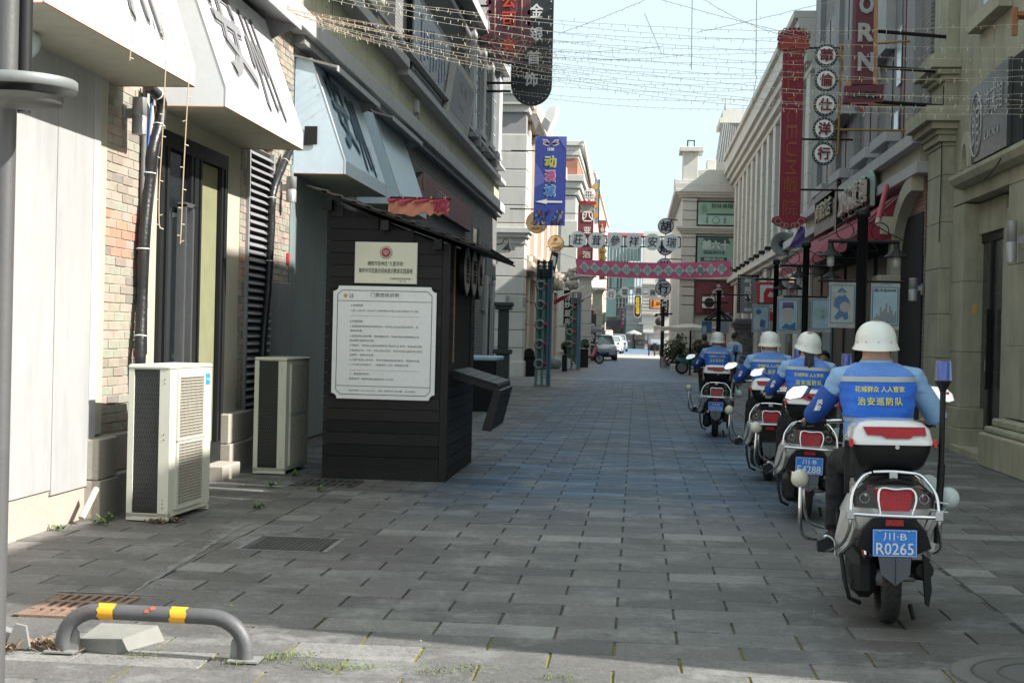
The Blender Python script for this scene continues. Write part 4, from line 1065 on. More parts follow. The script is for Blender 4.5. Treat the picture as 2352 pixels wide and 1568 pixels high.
L4 = thing('pink_building', 'narrow pinkish house end with one white framed window near the red hotel sign', 'building', (-5, 100, 0))
x4 = PY(cD(1062, 600), 100).x; xa4 = PY(cD(925, 600), 100).x
box('wall', M('pink_render', (.55, .38, .30), .8, var=.06), L4, -10, x4, 100, 150, 0, PY(cD(1000, 545), 100).z)
box('cornice', cream, L4, -10, x4 + .15, 99.8, 150, PY(cD(1000, 545), 100).z, PY(cD(1000, 520), 100).z)
p0, p1 = PY(cD(968, 580), 99.9), PY(cD(1018, 700), 99.9)
w_ = box('window', glass_d, L4, p0.x, p1.x, 99.85, 99.95, p1.z, p0.z)
for (a, b_, c_, d_) in ((p0.x - .25, p0.x, p1.z, p0.z + .3), (p1.x, p1.x + .25, p1.z, p0.z + .3), (p0.x, p1.x, p0.z, p0.z + .3)): box('frame', ltr_w, w_, a, b_, 99.7, 99.9, c_, d_)
for k in range(4): box('shop_front', glass_d, L4, x4 - .02, x4 + .02, 104 + k * 9, 111 + k * 9, .3, 3.2)
# pale capital pillars on the left side of the street
def pillar(x0, x1, y, zt, label, mat, capz, grp='free standing gate pillars'):
    t = thing('gate_pillar', label, 'pillar', ((x0 + x1) / 2, y, 0), grp)
    d = x1 - x0
    box('shaft', mat, t, x0 + .04, x1 - .04, y, y + d, 0, capz, .02)
    n = int(capz / .7)
    for k in range(n): box('band', mat, t, x0 + .01, x1 - .01, y - .03, y + d, k * .7 + .03, k * .7 + .66, .01)
    hh = zt - capz
    for (fa, fb, o_) in ((0, .3, .02), (.3, .55, .08), (.55, .8, .2), (.8, 1, .1)): box('capital', mat, t, x0 - o_, x1 + o_, y - .03 - o_, y + d + o_, capz + hh * fa, capz + hh * fb, .01)
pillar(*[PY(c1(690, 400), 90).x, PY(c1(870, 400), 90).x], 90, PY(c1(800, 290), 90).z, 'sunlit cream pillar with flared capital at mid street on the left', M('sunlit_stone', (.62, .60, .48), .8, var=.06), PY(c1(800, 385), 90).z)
pillar(*[PY(c1(470, 300), 76).x, PY(c1(690, 300), 76).x], 76, PY(c1(570, 70), 76).z, 'large grey pillar with heavy capital behind the pink banner end', cream, PY(c1(570, 160), 76).z)
# ------------------------------------------------------------ right side
R0 = thing('near_shop_building', 'low stone shop building on the right just outside the frame', 'building', (6, 10, 0))
# its long plain side is unseen; ends and height shaped for the street's shadow
box('wall', stone_g, R0, 4.75, 12, 5.52, 15.2, 0, 6.5); box('parapet', stone_g, R0, 4.7, 5.1, 5.5, 15.2, 6.5, 6.62)
box('shading_storey', stone_g, R0, 4.76, 12, 12.25, 15.2, 6.4, 9.7)  # unseen storey added to shade the kiosk front and shutter
y = 5.5      # added unseen parapet: gaps cut to throw soft light patches along left wall
while y < 12.2:
    w_ = random.uniform(.2, .4) if y > 10.2 else 4.8; box('dapple_parapet', stone_g, R0, 4.7, 4.95, y, min(y + w_, 12.24), 6.62, 7.22); y += w_ + random.uniform(.05, .15)
R1 = thing('stone_shop_building', 'weathered cream stone shop front with tall pilaster and glass sign on the right', 'building', (6, 19, 0))
box('wall', stone_g, R1, 4.9, 12, 15.2, 22.9, 0, 14)
def blk(name, mat, par, x0, x1, y0, y1, z0, z1, b=.006): return box(name, mat, par, x0, x1, y0, y1, z0, z1, b)
# stone courses of the pilaster
zz = [0.62, 1.3, 1.95, 2.62, 3.3, 4.0, 4.42]
for i in range(len(zz) - 1):
    blk('stone_block', stone_g, R1, 4.42, 4.72, 21.42, 22.45, zz[i] + .003, zz[i + 1] - .003)
blk('stone_block', stone_g, R1, 4.36, 4.74, 21.36, 22.5, 0.02, .33); blk('stone_block', stone_g, R1, 4.38, 4.74, 21.38, 22.48, .335, .615)
def capital(par, x, y0, y1, z, tiers, mat=stone_g):
    for (dz, o) in tiers:
        blk('capital', mat, par, x - o, x + .32, y0 - o, y1 + o, z, z + dz - .002); z += dz
    return z
ztop = capital(R1, 4.42, 21.42, 22.45, 4.42, [(.06, .02), (.10, .07), (.07, .11), (.10, .20), (.22, .30)])
blk('pedestal', stone_g, R1, 4.44, 4.72, 21.45, 22.4, ztop, ztop + .42)
z2_ = capital(R1, 4.42, 21.42, 22.45, ztop + .42, [(.07, .05), (.08, .12), (.20, .22)])
blk('upper_shaft', stone_g, R1, 4.46, 4.72, 21.5, 22.4, z2_, 9.0)
# wall strip left of the door bay with joints
for (ya, yb) in ((20.62, 21.36),):
    for (za, zb) in ((.62, 1.4), (1.405, 2.4), (2.405, 3.5)): blk('stone_block', stone_g, R1, 4.58, 4.92, ya, yb, za, zb)
    blk('stone_block', stone_g, R1, 4.5, 4.92, 20.2, 21.36, .0, .33); blk('stone_block', stone_g, R1, 4.52, 4.92, 20.4, 21.36, .335, .615)
blk('lintel', stone_g, R1, 4.58, 4.92, 18.2, 21.38, 3.52, 3.75)
blk('wall_band', stone_g, R1, 4.60, 4.92, 15.2, 21.38, 3.755, 5.0)
blk('wall_band', stone_g, R1, 4.62, 4.92, 15.2, 21.38, 5.003, 9.0)
for (za, zb) in ((.62, 1.5), (1.505, 2.5), (2.505, 3.5)): blk('stone_block', stone_g, R1, 4.58, 4.92, 15.2, 18.2, za, zb)
blk('lintel', stone_g, R1, 4.58, 4.92, 15.2, 18.195, 3.505, 3.75)
blk('door_jamb', stone_g, R1, 4.80, 4.92, 20.88, 21.2, .1, 3.3); blk('door_jamb', stone_g, R1, 4.78, 4.92, 18.9, 19.22, .1, 3.3); blk('door_head', stone_g, R1, 4.79, 4.92, 19.22, 20.88, 3.06, 3.5)
# stepped plinth
blk('plinth', stone_g, R1, 4.30, 4.92, 15.2, 18.3, 0, .42, .02); blk('plinth', stone_g, R1, 4.36, 4.92, 15.2, 18.25, .423, .50, .02); blk('plinth', stone_g, R1, 4.44, 4.92, 15.2, 18.2, .503, .60, .02)
blk('step', stone_g, R1, 4.45, 4.9, 18.3, 20.6, 0, .1)
d_ = box('door', M('door_grey_glass', (.035, .037, .04), .25, var=.2), R1, 4.86, 4.895, 19.22, 20.88, .1, 3.06); d_['label'] = 'tall dark glazed shop door'
for (ya, yb, za, zb) in ((20.78, 20.88, .1, 3.06), (19.22, 19.32, .1, 3.06), (19.32, 20.78, 2.94, 3.06), (20.0, 20.1, .1, 2.94), (19.32, 20.78, .1, .3)): box('door_frame', dark_m, d_, 4.83, 4.862, ya, yb, za, zb)
box('handle', black_p, d_, 4.76, 4.80, 19.9, 19.95, .9, 2.0); box('lock', trim_g, d_, 4.79, 4.83, 20.06, 20.12, 1.15, 1.3)
tag(box('brass_plate', gold, None, 4.555, 4.578, *(sorted((PX(cR(1460, 1160), 4.58).y, PX(cR(1490, 1160), 4.58).y))), 1.93, 2.06), 'small orange plate on the stone wall left of the tall grey door', 'plate')
# ledge and glass sign
lm = MB()
prof = [(.0, -.14), (-.10, -.14), (-.20, -.10), (-.25, -.02), (-.25, .03), (-.20, .06), (-.10, .04), (0, .04)]
lm.loft([[Vector((4.62 + a, y, 3.84 + b_)) for a, b_ in prof] for y in (15.2, 20.7)], smooth=False)
lm.build('sign_ledge', stone_g, R1)
t = thing('sign_board', 'grey glass sign board with round emblem and white brush characters above the right stone ledge', 'sign', (4.4, 18.7, 4.4))
MB().slab([(4.42, 19.75, 3.93), (4.42, 17.75, 3.93), (4.42, 17.75, 5.02), (4.42, 19.75, 4.92)], (.05, 0, 0)).build('board', M('smoky_glass', (.07, .075, .08), .3, var=.25, vs=1.2, col2=(.03, .033, .038)), t)
box('side_return', black_m, t, 4.47, 4.6, 17.2, 17.74, 3.9, 5.0)
m = MB(); U_ = -UY
put_text(m, '館', (4.412, 19.35, 4.42), U_, UZ, w=.42, h=.62, bold=.012); put_text(m, '流璃館', (4.412, 18.45, 4.62), U_, UZ, w=.95, h=.34, bold=.012); put_text(m, 'LIULI', (4.412, 18.5, 4.2), U_, UZ, w=.7, h=.09, bold=.01)
m.build('lettering', M('dull_white', (.42, .42, .42), .5), t)
MB().torus((4.414, 19.35, 4.42), .42, .012, UX, 36, 6).build('emblem_ring', MT['dull_white'], t)
for o in t.children:
    if o.name.startswith('emblem_ring'): o.scale = (1, .72, 1); o.location.y += (19.35 - 18.7) * .28
pts = [Vector((4.5, 20.15, 3.85))]
am = MB(); pr = [(0, 20.45), ]
am.slab([Vector((4.38, 19.85 + .28 * math.cos(a) + (0 if a < 3 else 0), 3.9 + .5 * math.sin(a))) for a in [math.pi * k / 12 for k in range(13)]] + [Vector((4.38, 19.62, 3.9)), ] + [Vector((4.38, 19.85 + .16 * math.cos(a), 3.9 + .34 * math.sin(a))) for a in [math.pi * k / 12 for k in range(12, -1, -1)]], (.2, 0, 0))
am.build('scroll', stone_g, R1)
# upper windows
w_ = box('window', glass_d, R1, 4.605, 4.618, 18.6, 19.9, 6.0, 8.2); blk('sill', stone_g, w_, 4.44, 4.62, 18.4, 20.1, 5.78, 5.98); blk('frame', stone_g, w_, 4.56, 4.62, 18.48, 18.6, 5.98, 8.3)
wall_lamp(17.5, 2.75, 'dark grey cylinder lamp at the right edge of the frame', 4.6, -1, .06, .5)
wall_lamp(22.75, 2.35, 'dark rectangular cased lamp on the right of the arched entrance', 4.45, -1, .07, .36)
hose([PX(cR(1700, 10), 4.4), PX(cR(1640, 120), 4.38), PX(cR(1540, 230), 4.4), PX(cR(1480, 258), 4.5)], .008, black_p, 'thin black cable looping below the stone ledge', name='cable', rings=False, cat='cable')
hose([(4.41, 21.40, 5.3), (4.405, 21.40, 4.6), (4.405, 21.39, 3.9), (4.40, 21.40, 3.0)], .008, black_p, 'thin black cable running down the tall pilaster', name='cable', rings=False, cat='cable')
# R2 brick building
R2 = thing('brick_shop_building', 'grey brick shop building with stone cornice and red awning on the right', 'building', (8, 30, 0))
fbrick_r = M_brick('right_grey_brick', (.26, .26, .25), (.21, .21, .205), (.10, .10, .10), 'X', blotch=(.28, .20, .19))
box('wall', fbrick_r, R2, 4.5, 14, 22.9, 38.0, 0, 16)
red_fb = M_brick('right_red_brick', (.30, .15, .12), (.36, .20, .15), (.12, .10, .09), 'X')
box('brick_panel', red_fb, R2, 4.49, 4.52, 22.9, 37.9, 2.9, 4.14)
box('cornice', ledge_g, R2, 4.22, 4.6, 22.6, 38.4, 4.62, 4.82, .01); box('frieze', plaster, R2, 4.38, 4.6, 22.9, 38.1, 4.36, 4.62); box('cornice', ledge_g, R2, 4.28, 4.6, 22.6, 38.3, 4.16, 4.34, .01)
for (ya, yb) in ((23.6, 24.3), (29.9, 30.6), (32.6, 33.4), (36.0, 36.8)):
    box('pilaster', trim_g, R2, 4.38, 4.5, ya, yb, 4.82, 12)
for (ya, yb) in ((25.3, 26.7), (27.6, 29.2), (31.0, 32.4), (33.9, 35.6)):
    w_ = box('window', M('window_grey_panel', (.22, .22, .22), .6), R2, 4.47, 4.51, ya, yb, 5.25, 9.2); box('sill', ledge_g, w_, 4.22, 4.5, ya - .15, yb + .15, 5.0, 5.2, .01)
    box('window_bar', black_p, w_, 4.455, 4.47, (ya + yb) / 2 - .03, (ya + yb) / 2 + .03, 5.2, 9.2)
    box('corbel', trim_g, w_, 4.3, 4.5, ya - .1, ya + .1, 4.83, 5.0)
for (y, za, zb) in ((25.5, 5.05, 5.55), (25.35, 6.0, 7.0)): box('lit_pane', M('pane_pale_blue', (.45, .58, .62), .15), R2, 4.44, 4.45, y - .25, y + .15, za, zb)
box('balcony_panel', M('ribbed_grey', (.36, .36, .35), .6, streak=.4), R2, 4.3, 4.5, 25.9, 29.6, 6.75, 8.6)
MB().slab([(4.1, 29.8, 6.2), (4.1, 33.6, 6.2), (4.1, 33.6, 8.4)], (.3, 0, 0)).build('stair_gable', trim_g, R2)
box('red_pipe', M('dull_red_pipe', (.16, .05, .05), .5), R2, 4.38, 4.46, 24.42, 24.58, 4.83, 12)
# dark interior under the awning
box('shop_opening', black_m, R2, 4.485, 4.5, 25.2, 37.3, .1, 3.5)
for k in range(6): box('shop_door_panel', M('dark_brown_door', (.045, .04, .036), .5, var=.2), R2, 4.46, 4.49, 25.6 + k * 1.95, 27.1 + k * 1.95, .1, 3.1)
box('pale_poster', M('pale_blue_print', (.25, .34, .42), .6, var=.2), R2, 4.40, 4.45, 33.0, 34.3, .5, 2.4)
# red awning
t = thing('red_awning', 'long dark red fabric awning over the shop front on the right', 'awning', (4.5, 30, 4.0))
ra = M('awning_maroon', (.30, .022, .05), .75, var=.15, vs=1.0, bump=.3, bs=20)
ya, yb = 24.8, 40.0 - 3
n_ = 9
P1 = lambda y: Vector((4.48, y, 4.08)); 
def aw(y, s_): return Vector((4.48 - .92 * s_, y, 4.08 - .86 * s_ + .07 * math.sin(s_ * math.pi)))
rows_ = [[aw(ya + (yb - ya) * i / 36 , j / 6) + Vector((0, 0, .025 * math.sin(i * math.pi / 4) ** 2)) for i in range(37)] for j in range(7)]
MB().loft(rows_, cap=False, closed=False).build('canopy', ra, t)
MB().loft([[aw(ya + (yb - ya) * i / 36, 1) for i in range(37)], [aw(ya + (yb - ya) * i / 36, 1) + Vector((-.02, 0, -.14 - .02 * (i % 2))) for i in range(37)]], cap=False, closed=False).build('valance', ra, t)
MB().add([aw(ya, 0), aw(ya, .5), aw(ya, 1), Vector((4.48, ya, 3.24))], [(0, 1, 2, 3)]).build('end_panel', ra, t)
fm = MB()
for k in range(6):
    y = ya + (yb - ya) * k / 5 - (.02 if k == 0 else 0)
    fm.tube([aw(y, 0), aw(y, 1), (4.48, y, 3.22)], .014, 6); fm.tube([(4.48, y, 3.22), aw(y, .4)], .01, 6)
fm.build('frame_tube', trim_g, t)
t = thing('red_pole', 'slanting pink red pole sticking out above the red awning', 'pole', PX(cR(770, 300), 4.0))
MB().tube([PX(cR(778, 285), 4.2), PX(cR(712, 550), 3.7)], .045, 10).build('pole', M('pink_red', (.45, .05, .08), .6), t); MB().tube([PX(cR(712, 548), 3.7), PX(cR(706, 580), 3.65)], .04, 10).build('tip', M('pink_white', (.5, .35, .35), .6), t)
# arched stone entrance
t = R2
arc = []
yc, zc_, ro, ri = 23.1, 2.62, 2.1, 1.75
for k in range(13):
    a = math.pi / 2 * k / 12
    arc.append((a, Vector((0, math.cos(a), math.sin(a)))))
for k in range(12):
    a0, a1 = arc[k][1], arc[k + 1][1]
    g = .985
    pts = [Vector((4.30, yc, zc_)) + Vector((0, v.y * r_, v.z * r_ * .75)) for v, r_ in ((a0, ri), (a0, ro), (a0.lerp(a1, g), ro), (a0.lerp(a1, g), ri))]
    MB().slab(pts, (.24, 0, 0)).build('arch_stone', plaster, R2)
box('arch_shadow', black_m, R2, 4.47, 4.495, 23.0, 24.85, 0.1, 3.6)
box('arch_impost', plaster, R2, 4.08, 4.5, 24.8, 25.35, 2.44, 2.66, .02); box('arch_impost', plaster, R2, 4.14, 4.5, 24.85, 25.3, 2.3, 2.43, .01); box('impost_block', plaster, R2, 4.1, 4.5, 24.7, 25.4, 3.35, 3.65, .01)
for (za, zb) in ((.02, .75), (.755, 1.5), (1.505, 2.28)): box('stone_block', stone_g, R2, 4.22, 4.5, 24.9, 25.25, za, zb, .006)
box('meter_box', trim_g, R2, 4.1, 4.22, 24.95, 25.2, 1.55, 2.0)
# 2046 sign and tailor sign
t = thing('shop_sign', 'pale green stepped arch shop sign reading 2046 with two characters above the red awning', 'sign', (4.2, 28, 4.4))
pale_g = M('sign_pale_green', (.33, .42, .37), .5, var=.06)
for k in range(4):
    ya_, yb_ = 26.25 + k * .88, 27.08 + k * .88
    pts = [Vector((4.16, ya_, 3.98)), Vector((4.16, yb_, 3.98)), Vector((4.16, yb_, 4.42))] + [Vector((4.16, (ya_ + yb_) / 2 + .415 * math.cos(a), 4.42 + .24 * math.sin(a))) for a in [math.pi * j / 8 for j in range(1, 8)]] + [Vector((4.16, ya_, 4.42))]
    MB().slab(pts, (.08, 0, 0)).build('panel', pale_g, t)
    mm = MB(); put_text(mm, ('袍', '旗', '46', '20')[k], (4.09, (ya_ + yb_) / 2, 4.28), U_, UZ, w=.62, h=.46, bold=.03, ext=.06); mm.build('lettering', M('sign_cream', (.55, .50, .45), .5), t)
    mm = MB(); put_text(mm, ('袍', '旗', '46', '20')[k], (4.135, (ya_ + yb_) / 2 - .02, 4.27), U_, UZ, w=.68, h=.50, bold=.05, ext=.03); mm.build('letter_backing', black_p, t)
t = thing('shop_sign', 'grey board shop sign with four raised characters left of the stepped arch sign', 'sign', (4.3, 33, 4.5))
box('board', M('board_grey', (.20, .20, .20), .6, streak=.3), t, 4.22, 4.3, 31.3, 34.9, 4.02, 4.98); box('side', black_p, t, 4.2, 4.4, 31.0, 31.28, 3.9, 4.9)
mm = MB(); put_text(mm, '刘裁衣店', (4.19, 33.0, 4.5), U_, UZ, w=2.6, h=.42, bold=.02, ext=.05); mm.build('lettering', M('sign_yellowish', (.40, .38, .26), .5), t)
# R3 cream colonnade building
R3 = thing('colonnade_building', 'tall cream building with pilastered side and poster covered end wall on the right', 'building', (8, 60, 0))
box('wall', cream, R3, 4.75, 16, 38.4, 69.9, 0, 9.6)
fy = 70.0
xl = PY(cD(1850, 900), fy).x; 
box('end_block', cream, R3, xl + .1, 16, fy + .02, 96, 0, 9.6)
def zf(p): return PY(p, fy).z
def xf_(p): return PY(p, fy).x
# pilaster blocks at the corner
ztops = [PY(c5(230, v), fy).z for v in (1560, 1480, 1360, 1245, 1150)]
zl = 0.2
lev = [.0, .75, 1.5] + [PY(c5(230, v), fy).z for v in (1470, 1358, 1245, 1145)] + [PY(c5(230, 1120), fy).z]
pw0, pw1 = xf_(c5(210, 1300)), xf_(c5(395, 1300))
for i in range(len(lev) - 1): box('stone_block', cream, R3, pw0, pw1, fy - .16, fy + .3, lev[i] + .02, lev[i + 1] - .02, .015)
lev2 = [PY(c5(330, v), fy).z for v in (970, 860, 745, 632, 580)]
for i in range(len(lev2) - 1): box('stone_block', cream, R3, pw0 + .03, pw1 + .03, fy - .15, fy + .3, lev2[i] + .015, lev2[i + 1] - .015, .015)
lev3 = [PY(c5(330, v), fy).z for v in (510, 410, 292, 178, 130)]
for i in range(len(lev3) - 1): box('stone_block', cream, R3, pw0 + .05, pw1 + .05, fy - .15, fy + .3, lev3[i] + .015, lev3[i + 1] - .015, .015)
for (va, vb, o_) in ((575, 545, .05), (545, 520, .14), (520, 490, .22), (125, 95, .1), (95, 65, .2), (65, 30, .3), (1150, 1125, .2)):
    box('cornice', cream, R3, pw0 - o_, 4.9, fy - .15 - o_, fy + .4, zf(c5(330, va)), zf(c5(330, vb)), .01)
# attic: chimney with clock box, steps
za = zf(c5(330, 30))
box('attic', cream, R3, pw0 + .2, 8, fy + .1, 90, za, zf(cD(1900, 640)))
for (va, vb, o_) in ((700, 640, .3), (640, 610, .15)): box('attic_cornice', cream, R3, pw0 - o_, 8, fy - .1 - o_, 92, zf(cD(1900, va)), zf(cD(1900, vb)), .01)
chx0, chx1 = xf_(cD(1865, 500)), xf_(cD(2000, 500))
box('chimney', cream, R3, chx0, chx1, fy, fy + 1.5, zf(cD(1930, 620)), zf(cD(1930, 350)), .02); box('chimney_cap', cream, R3, chx0 - .18, chx1 + .25, fy - .2, fy + 1.7, zf(cD(1930, 352)), zf(cD(1930, 310)), .02)
for (va, vb) in ((625, 590), (588, 555), (552, 510)): box('stepped_block', cream, R3, xf_(cD(2005, 550)), 6.5, fy + .05, fy + 3, zf(cD(2100, va + 18)), zf(cD(2100, vb)), .02)
box('small_chimney', cream, R3, xf_(cD(2090, 450)), xf_(cD(2170, 450)), fy + 1, fy + 2.2, zf(cD(2130, 510)), zf(cD(2130, 400)), .02)
box('small_chimney', cream, R3, xf_(cD(1815, 550)), xf_(cD(1860, 550)), fy + 6, fy + 7.2, zf(cD(1840, 620)), zf(cD(1840, 470)), .02)
t = thing('clock_lamp', 'small square black framed lantern box on top of the cream chimney', 'lantern', ((chx0 + chx1) / 2, fy + .6, zf(cD(1930, 310))))
cx_, zb_, zt_ = (chx0 + chx1) / 2, zf(cD(1930, 308)), zf(cD(1930, 240)); hw = (zt_ - zb_) / 2
box('case', black_p, t, cx_ - hw, cx_ + hw, fy + .3, fy + .7, zb_, zt_); box('face', M('lantern_face', (.5, .6, .65), .3), t, cx_ - hw * .72, cx_ + hw * .72, fy + .285, fy + .3, zb_ + hw * .28, zt_ - hw * .28)
# mansard tower
t = thing('mansard_roof_tower', 'grey slatted mansard roof tower rising behind the cream building on the right', 'tower', (6.5, 78, 10))
ym = 82.0
q0, q1, q2, q3 = [PY(cG(*p), ym) for p in ((425, 1020), (640, 1020), (660, 770), (462, 770))]
MB().hexa([q0, Vector((q1.x + 1.5, ym, q0.z)), Vector((q1.x + 1.5, ym + 4, q0.z)), Vector((q0.x, ym + 4, q0.z))], [q3, Vector((q2.x + 1, ym + .5, q3.z)), Vector((q2.x + 1, ym + 3.5, q3.z)), Vector((q3.x, ym + 3.5, q3.z))]).build('roof', M('roof_grey', (.30, .32, .31), .7, streak=.4), t)
rbm = MB()
for i in range(26):
    f = i / 25
    a = q0.lerp(Vector((q1.x + 1.5, ym, q0.z)), f); b_ = q3.lerp(Vector((q2.x + 1, ym + .5, q3.z)), f)
    rbm.tube([a + Vector((0, -.03, 0)), b_ + Vector((0, -.03, 0))], .028, 4)
o = rbm.build('slats', trim_g, t); o['kind'] = 'stuff'
box('top_cornice', cream, t, q3.x - .2, q2.x + 1.2, ym, ym + 4, q3.z, q3.z + .3); box('top_cornice', cream, t, q3.x - .05, q2.x + 1.0, ym + .1, ym + 3.9, q3.z + .3, q3.z + .75)
for dx in (.1, 2.6): MB().tube([(q3.x + dx, ym + .3, q3.z + .75), (q3.x + dx, ym + .3, q3.z + 1.5)], [.08, .01], 6).build('finial', trim_g, t)
# side facade details
ZC = 9.35
for (za, zb, o_) in ((8.75, 8.95, .12), (8.95, 9.2, .28), (9.2, 9.45, .42), (9.45, 9.62, .55), (9.62, 10.1, .5), (10.1, 10.3, .62), (4.05, 4.2, .12), (4.2, 4.42, .3)):
    box('cornice', cream, R3, 4.6 - o_, 5.2, 38.5 - o_ * .0, 69.95, za, zb, .01)
nb = 13
for k in range(nb):
    y = 39.4 + k * 2.4
    box('pilaster', cream, R3, 4.5, 4.8, y - .42, y + .42, 4.42, 8.75, .01)
    for j in range(5): box('pilaster_joint', trim_g, R3, 4.497, 4.6, y - .421, y + .421, 4.42 + .8 * j, 4.435 + .8 * j)
    if k < nb - 1:
        w_ = box('window', glass_d, R3, 4.72, 4.76, y + .55, y + 1.85, 4.9, 8.2)
        box('frame', cream, w_, 4.66, 4.75, y + .48, y + .6, 4.6, 8.4); box('frame', cream, w_, 4.66, 4.75, y + 1.8, y + 1.92, 4.6, 8.4); box('sill', cream, w_, 4.6, 4.75, y + .48, y + 1.92, 4.75, 4.9); box('frame', cream, w_, 4.66, 4.75, y + 1.17, y + 1.23, 4.9, 8.2)
box('side_wall_end', cream, R3, 4.62, 4.78, 38.41, 39.0, 0, 9.7)
for k in range(6): box('lower_pier', cream, R3, 4.55, 4.8, 41 + k * 5.2, 42.2 + k * 5.2, 0, 4.05, .02); 
for k in range(5): box('shop_window', glass_d, R3, 4.70, 4.76, 42.6 + k * 5.2, 45.8 + k * 5.2, .4, 3.5)
for k in range(9):
    y = 46 + k * 2.3
    t = thing('spotlight', 'small dark spotlight number on the cream ledge'.replace(' number', '') + (' nearest the loudspeaker' if k == 0 else ''), 'spotlight', (4.4, y, 4.45), 'spotlights along the cream ledge')
    if k: t['label'] = 'one of the small dark spotlights in a row on the cream ledge'
    MB().bbox(4.2, 4.42, y - .2, y + .2, 4.5, 4.62, .02).build('head', dark_m, t); box('stem', dark_m, t, 4.36, 4.4, y - .02, y + .02, 4.42, 4.5)
t = thing('loudspeaker', 'grey horn loudspeaker on the corner of the cream building', 'loudspeaker', PX(cH(833, 275), 4.4))
c = PX(cH(833, 275), 4.3); dN = (Vector((0, 0, CAM_H)) - c).normalized()
def horn(m, c, d, prof):
    a = d.orthogonal().normalized(); b_ = d.cross(a)
    m.loft([[c + d * z + (a * math.cos(6.2832 * k / 20) + b_ * math.sin(6.2832 * k / 20)) * r_ for k in range(20)] for r_, z in prof], True)
    return m
horn(MB(), c, dN, [(.08, -.35), (.14, -.2), (.34, 0), (.36, .02), (.33, .02), (.12, -.12)]).build('horn', trim_g, t); horn(MB(), c, dN, [(.11, -.1), (.08, .0)]).build('driver', dark_m, t)
# posters on the end wall
def end_poster(tl, br, label, base, ink, texts, extra=None, frame=dark_m):
    p0, p1 = PY(tl, fy - .22), PY(br, fy - .22)
    t = thing('wall_poster', label, 'poster', ((p0.x + p1.x) / 2, fy - .2, (p0.z + p1.z) / 2), 'posters on the cream end wall')
    box('frame', frame, t, p0.x, p1.x, fy - .2, fy - .02, p1.z, p0.z); b = .07
    box('print', base, t, p0.x + b, p1.x - b, fy - .215, fy - .2, p1.z + b, p0.z - b)
    if extra: extra(t, p0, p1)
    m = MB()
    for (s_, fx, fz, w, h) in texts:
        put_text(m, s_, (p0.x + (p1.x - p0.x) * fx, fy - .222, p1.z + (p0.z - p1.z) * fz), UX, UZ, w=(p1.x - p0.x) * w, h=(p0.z - p1.z) * h, bold=.02)
    m.build('lettering', ink, t); return t
pg = M('poster_green', (.26, .40, .30), .5, var=.12, vs=1); dgr = M('poster_dark_green', (.03, .09, .07), .5)
def ex1(t, p0, p1):
    W_, H_ = p1.x - p0.x, p0.z - p1.z
    box('lower_print', M('poster_mint', (.36, .50, .44), .5), t, p0.x + .07, p1.x - .07, fy - .218, fy - .2, p1.z + .07, p1.z + H_ * .42)
    box('dark_band', dgr, t, p0.x + W_ * .25, p1.x - .07, fy - .219, fy - .2, p1.z + H_ * .43, p1.z + H_ * .50)
    MB().slab([(p0.x + W_ * .1, fy - .219, p1.z + H_ * .8), (p0.x + W_ * .22, fy - .219, p1.z + H_ * .9), (p0.x + W_ * .28, fy - .219, p1.z + H_ * .6), (p0.x + W_ * .16, fy - .219, p1.z + H_ * .48)], (0, .01, 0)).build('packet_drawing', M('poster_sage', (.16, .28, .22), .5), t)
    MB().torus((p0.x + W_ * .5, fy - .219, p1.z + H_ * .24), H_ * .14, .012, UY, 24, 4).build('plate_drawing', dgr, t)
end_poster(c5(433, 165), c5(915, 490), 'upper green poster on the cream end wall with large dark characters and a packet', pg, dgr, [('粉味美精', .65, .80, .55, .2), ('老味道', .27, .24, .06, .3), ('水水沸', .72, .24, .06, .3)], ex1)
def ex2(t, p0, p1):
    W_, H_ = p1.x - p0.x, p0.z - p1.z
    MB().slab([(p0.x + W_ * .2, fy - .219, p0.z - .08), (p1.x - W_ * .18, fy - .219, p0.z - .08), (p1.x - W_ * .12, fy - .219, p0.z - H_ * .25), (p0.x + W_ * .12, fy - .219, p0.z - H_ * .25)], (0, .01, 0)).build('dark_top', dgr, t)
    box('dark_band', dgr, t, p0.x + W_ * .12, p1.x - W_ * .2, fy - .2185, fy - .2, p1.z + H_ * .22, p1.z + H_ * .35)
    mm = MB(); put_text(mm, '舖六十', (p0.x + W_ * .5, fy - .228, p1.z + H_ * .74), UX, UZ, w=W_ * .68, h=H_ * .27, bold=.05); put_text(mm, '厚重魅力夢幻百年長', (p0.x + W_ * .46, fy - .228, p1.z + H_ * .285), UX, UZ, w=W_ * .5, h=H_ * .09, bold=.02); mm.build('pale_lettering', M('poster_pale', (.50, .60, .54), .5), t)
end_poster(c5(425, 610), c5(905, 1020), 'lower green poster on the cream end wall with three big pale characters', M('poster_green_b', (.24, .38, .32), .5, var=.1), dgr, [('頭碼源利金', .47, .50, .56, .12), ('洋馬二店路百號一樓', .5, .10, .8, .07)], ex2)
mar = M('poster_maroon', (.15, .035, .045), .6, var=.2)
def ex3(t, p0, p1):
    W_, H_ = p1.x - p0.x, p0.z - p1.z
    skin = M('print_pale', (.40, .38, .35), .6)
    cx = p0.x + W_ * .6
    m = MB(); m.add([(cx + dx * W_, fy - .219, p1.z + H_ * dz) for dx, dz in ((-.13, .72), (-.04, .78), (.06, .78), (.12, .7), (.15, .52), (.1, .52), (.07, .62), (.06, .2), (-.06, .2), (-.07, .6), (-.18, .52), (-.2, .55))], [tuple(range(12))]); m.build('figure_print', skin, t)
    MB().disc((cx, fy - .219, p1.z + H_ * .86), H_ * .055, UY, .006, 16).build('head_print', skin, t); MB().disc((cx, fy - .218, p1.z + H_ * .91), H_ * .06, UY, .005, 16).build('hat_print', dark_m, t)
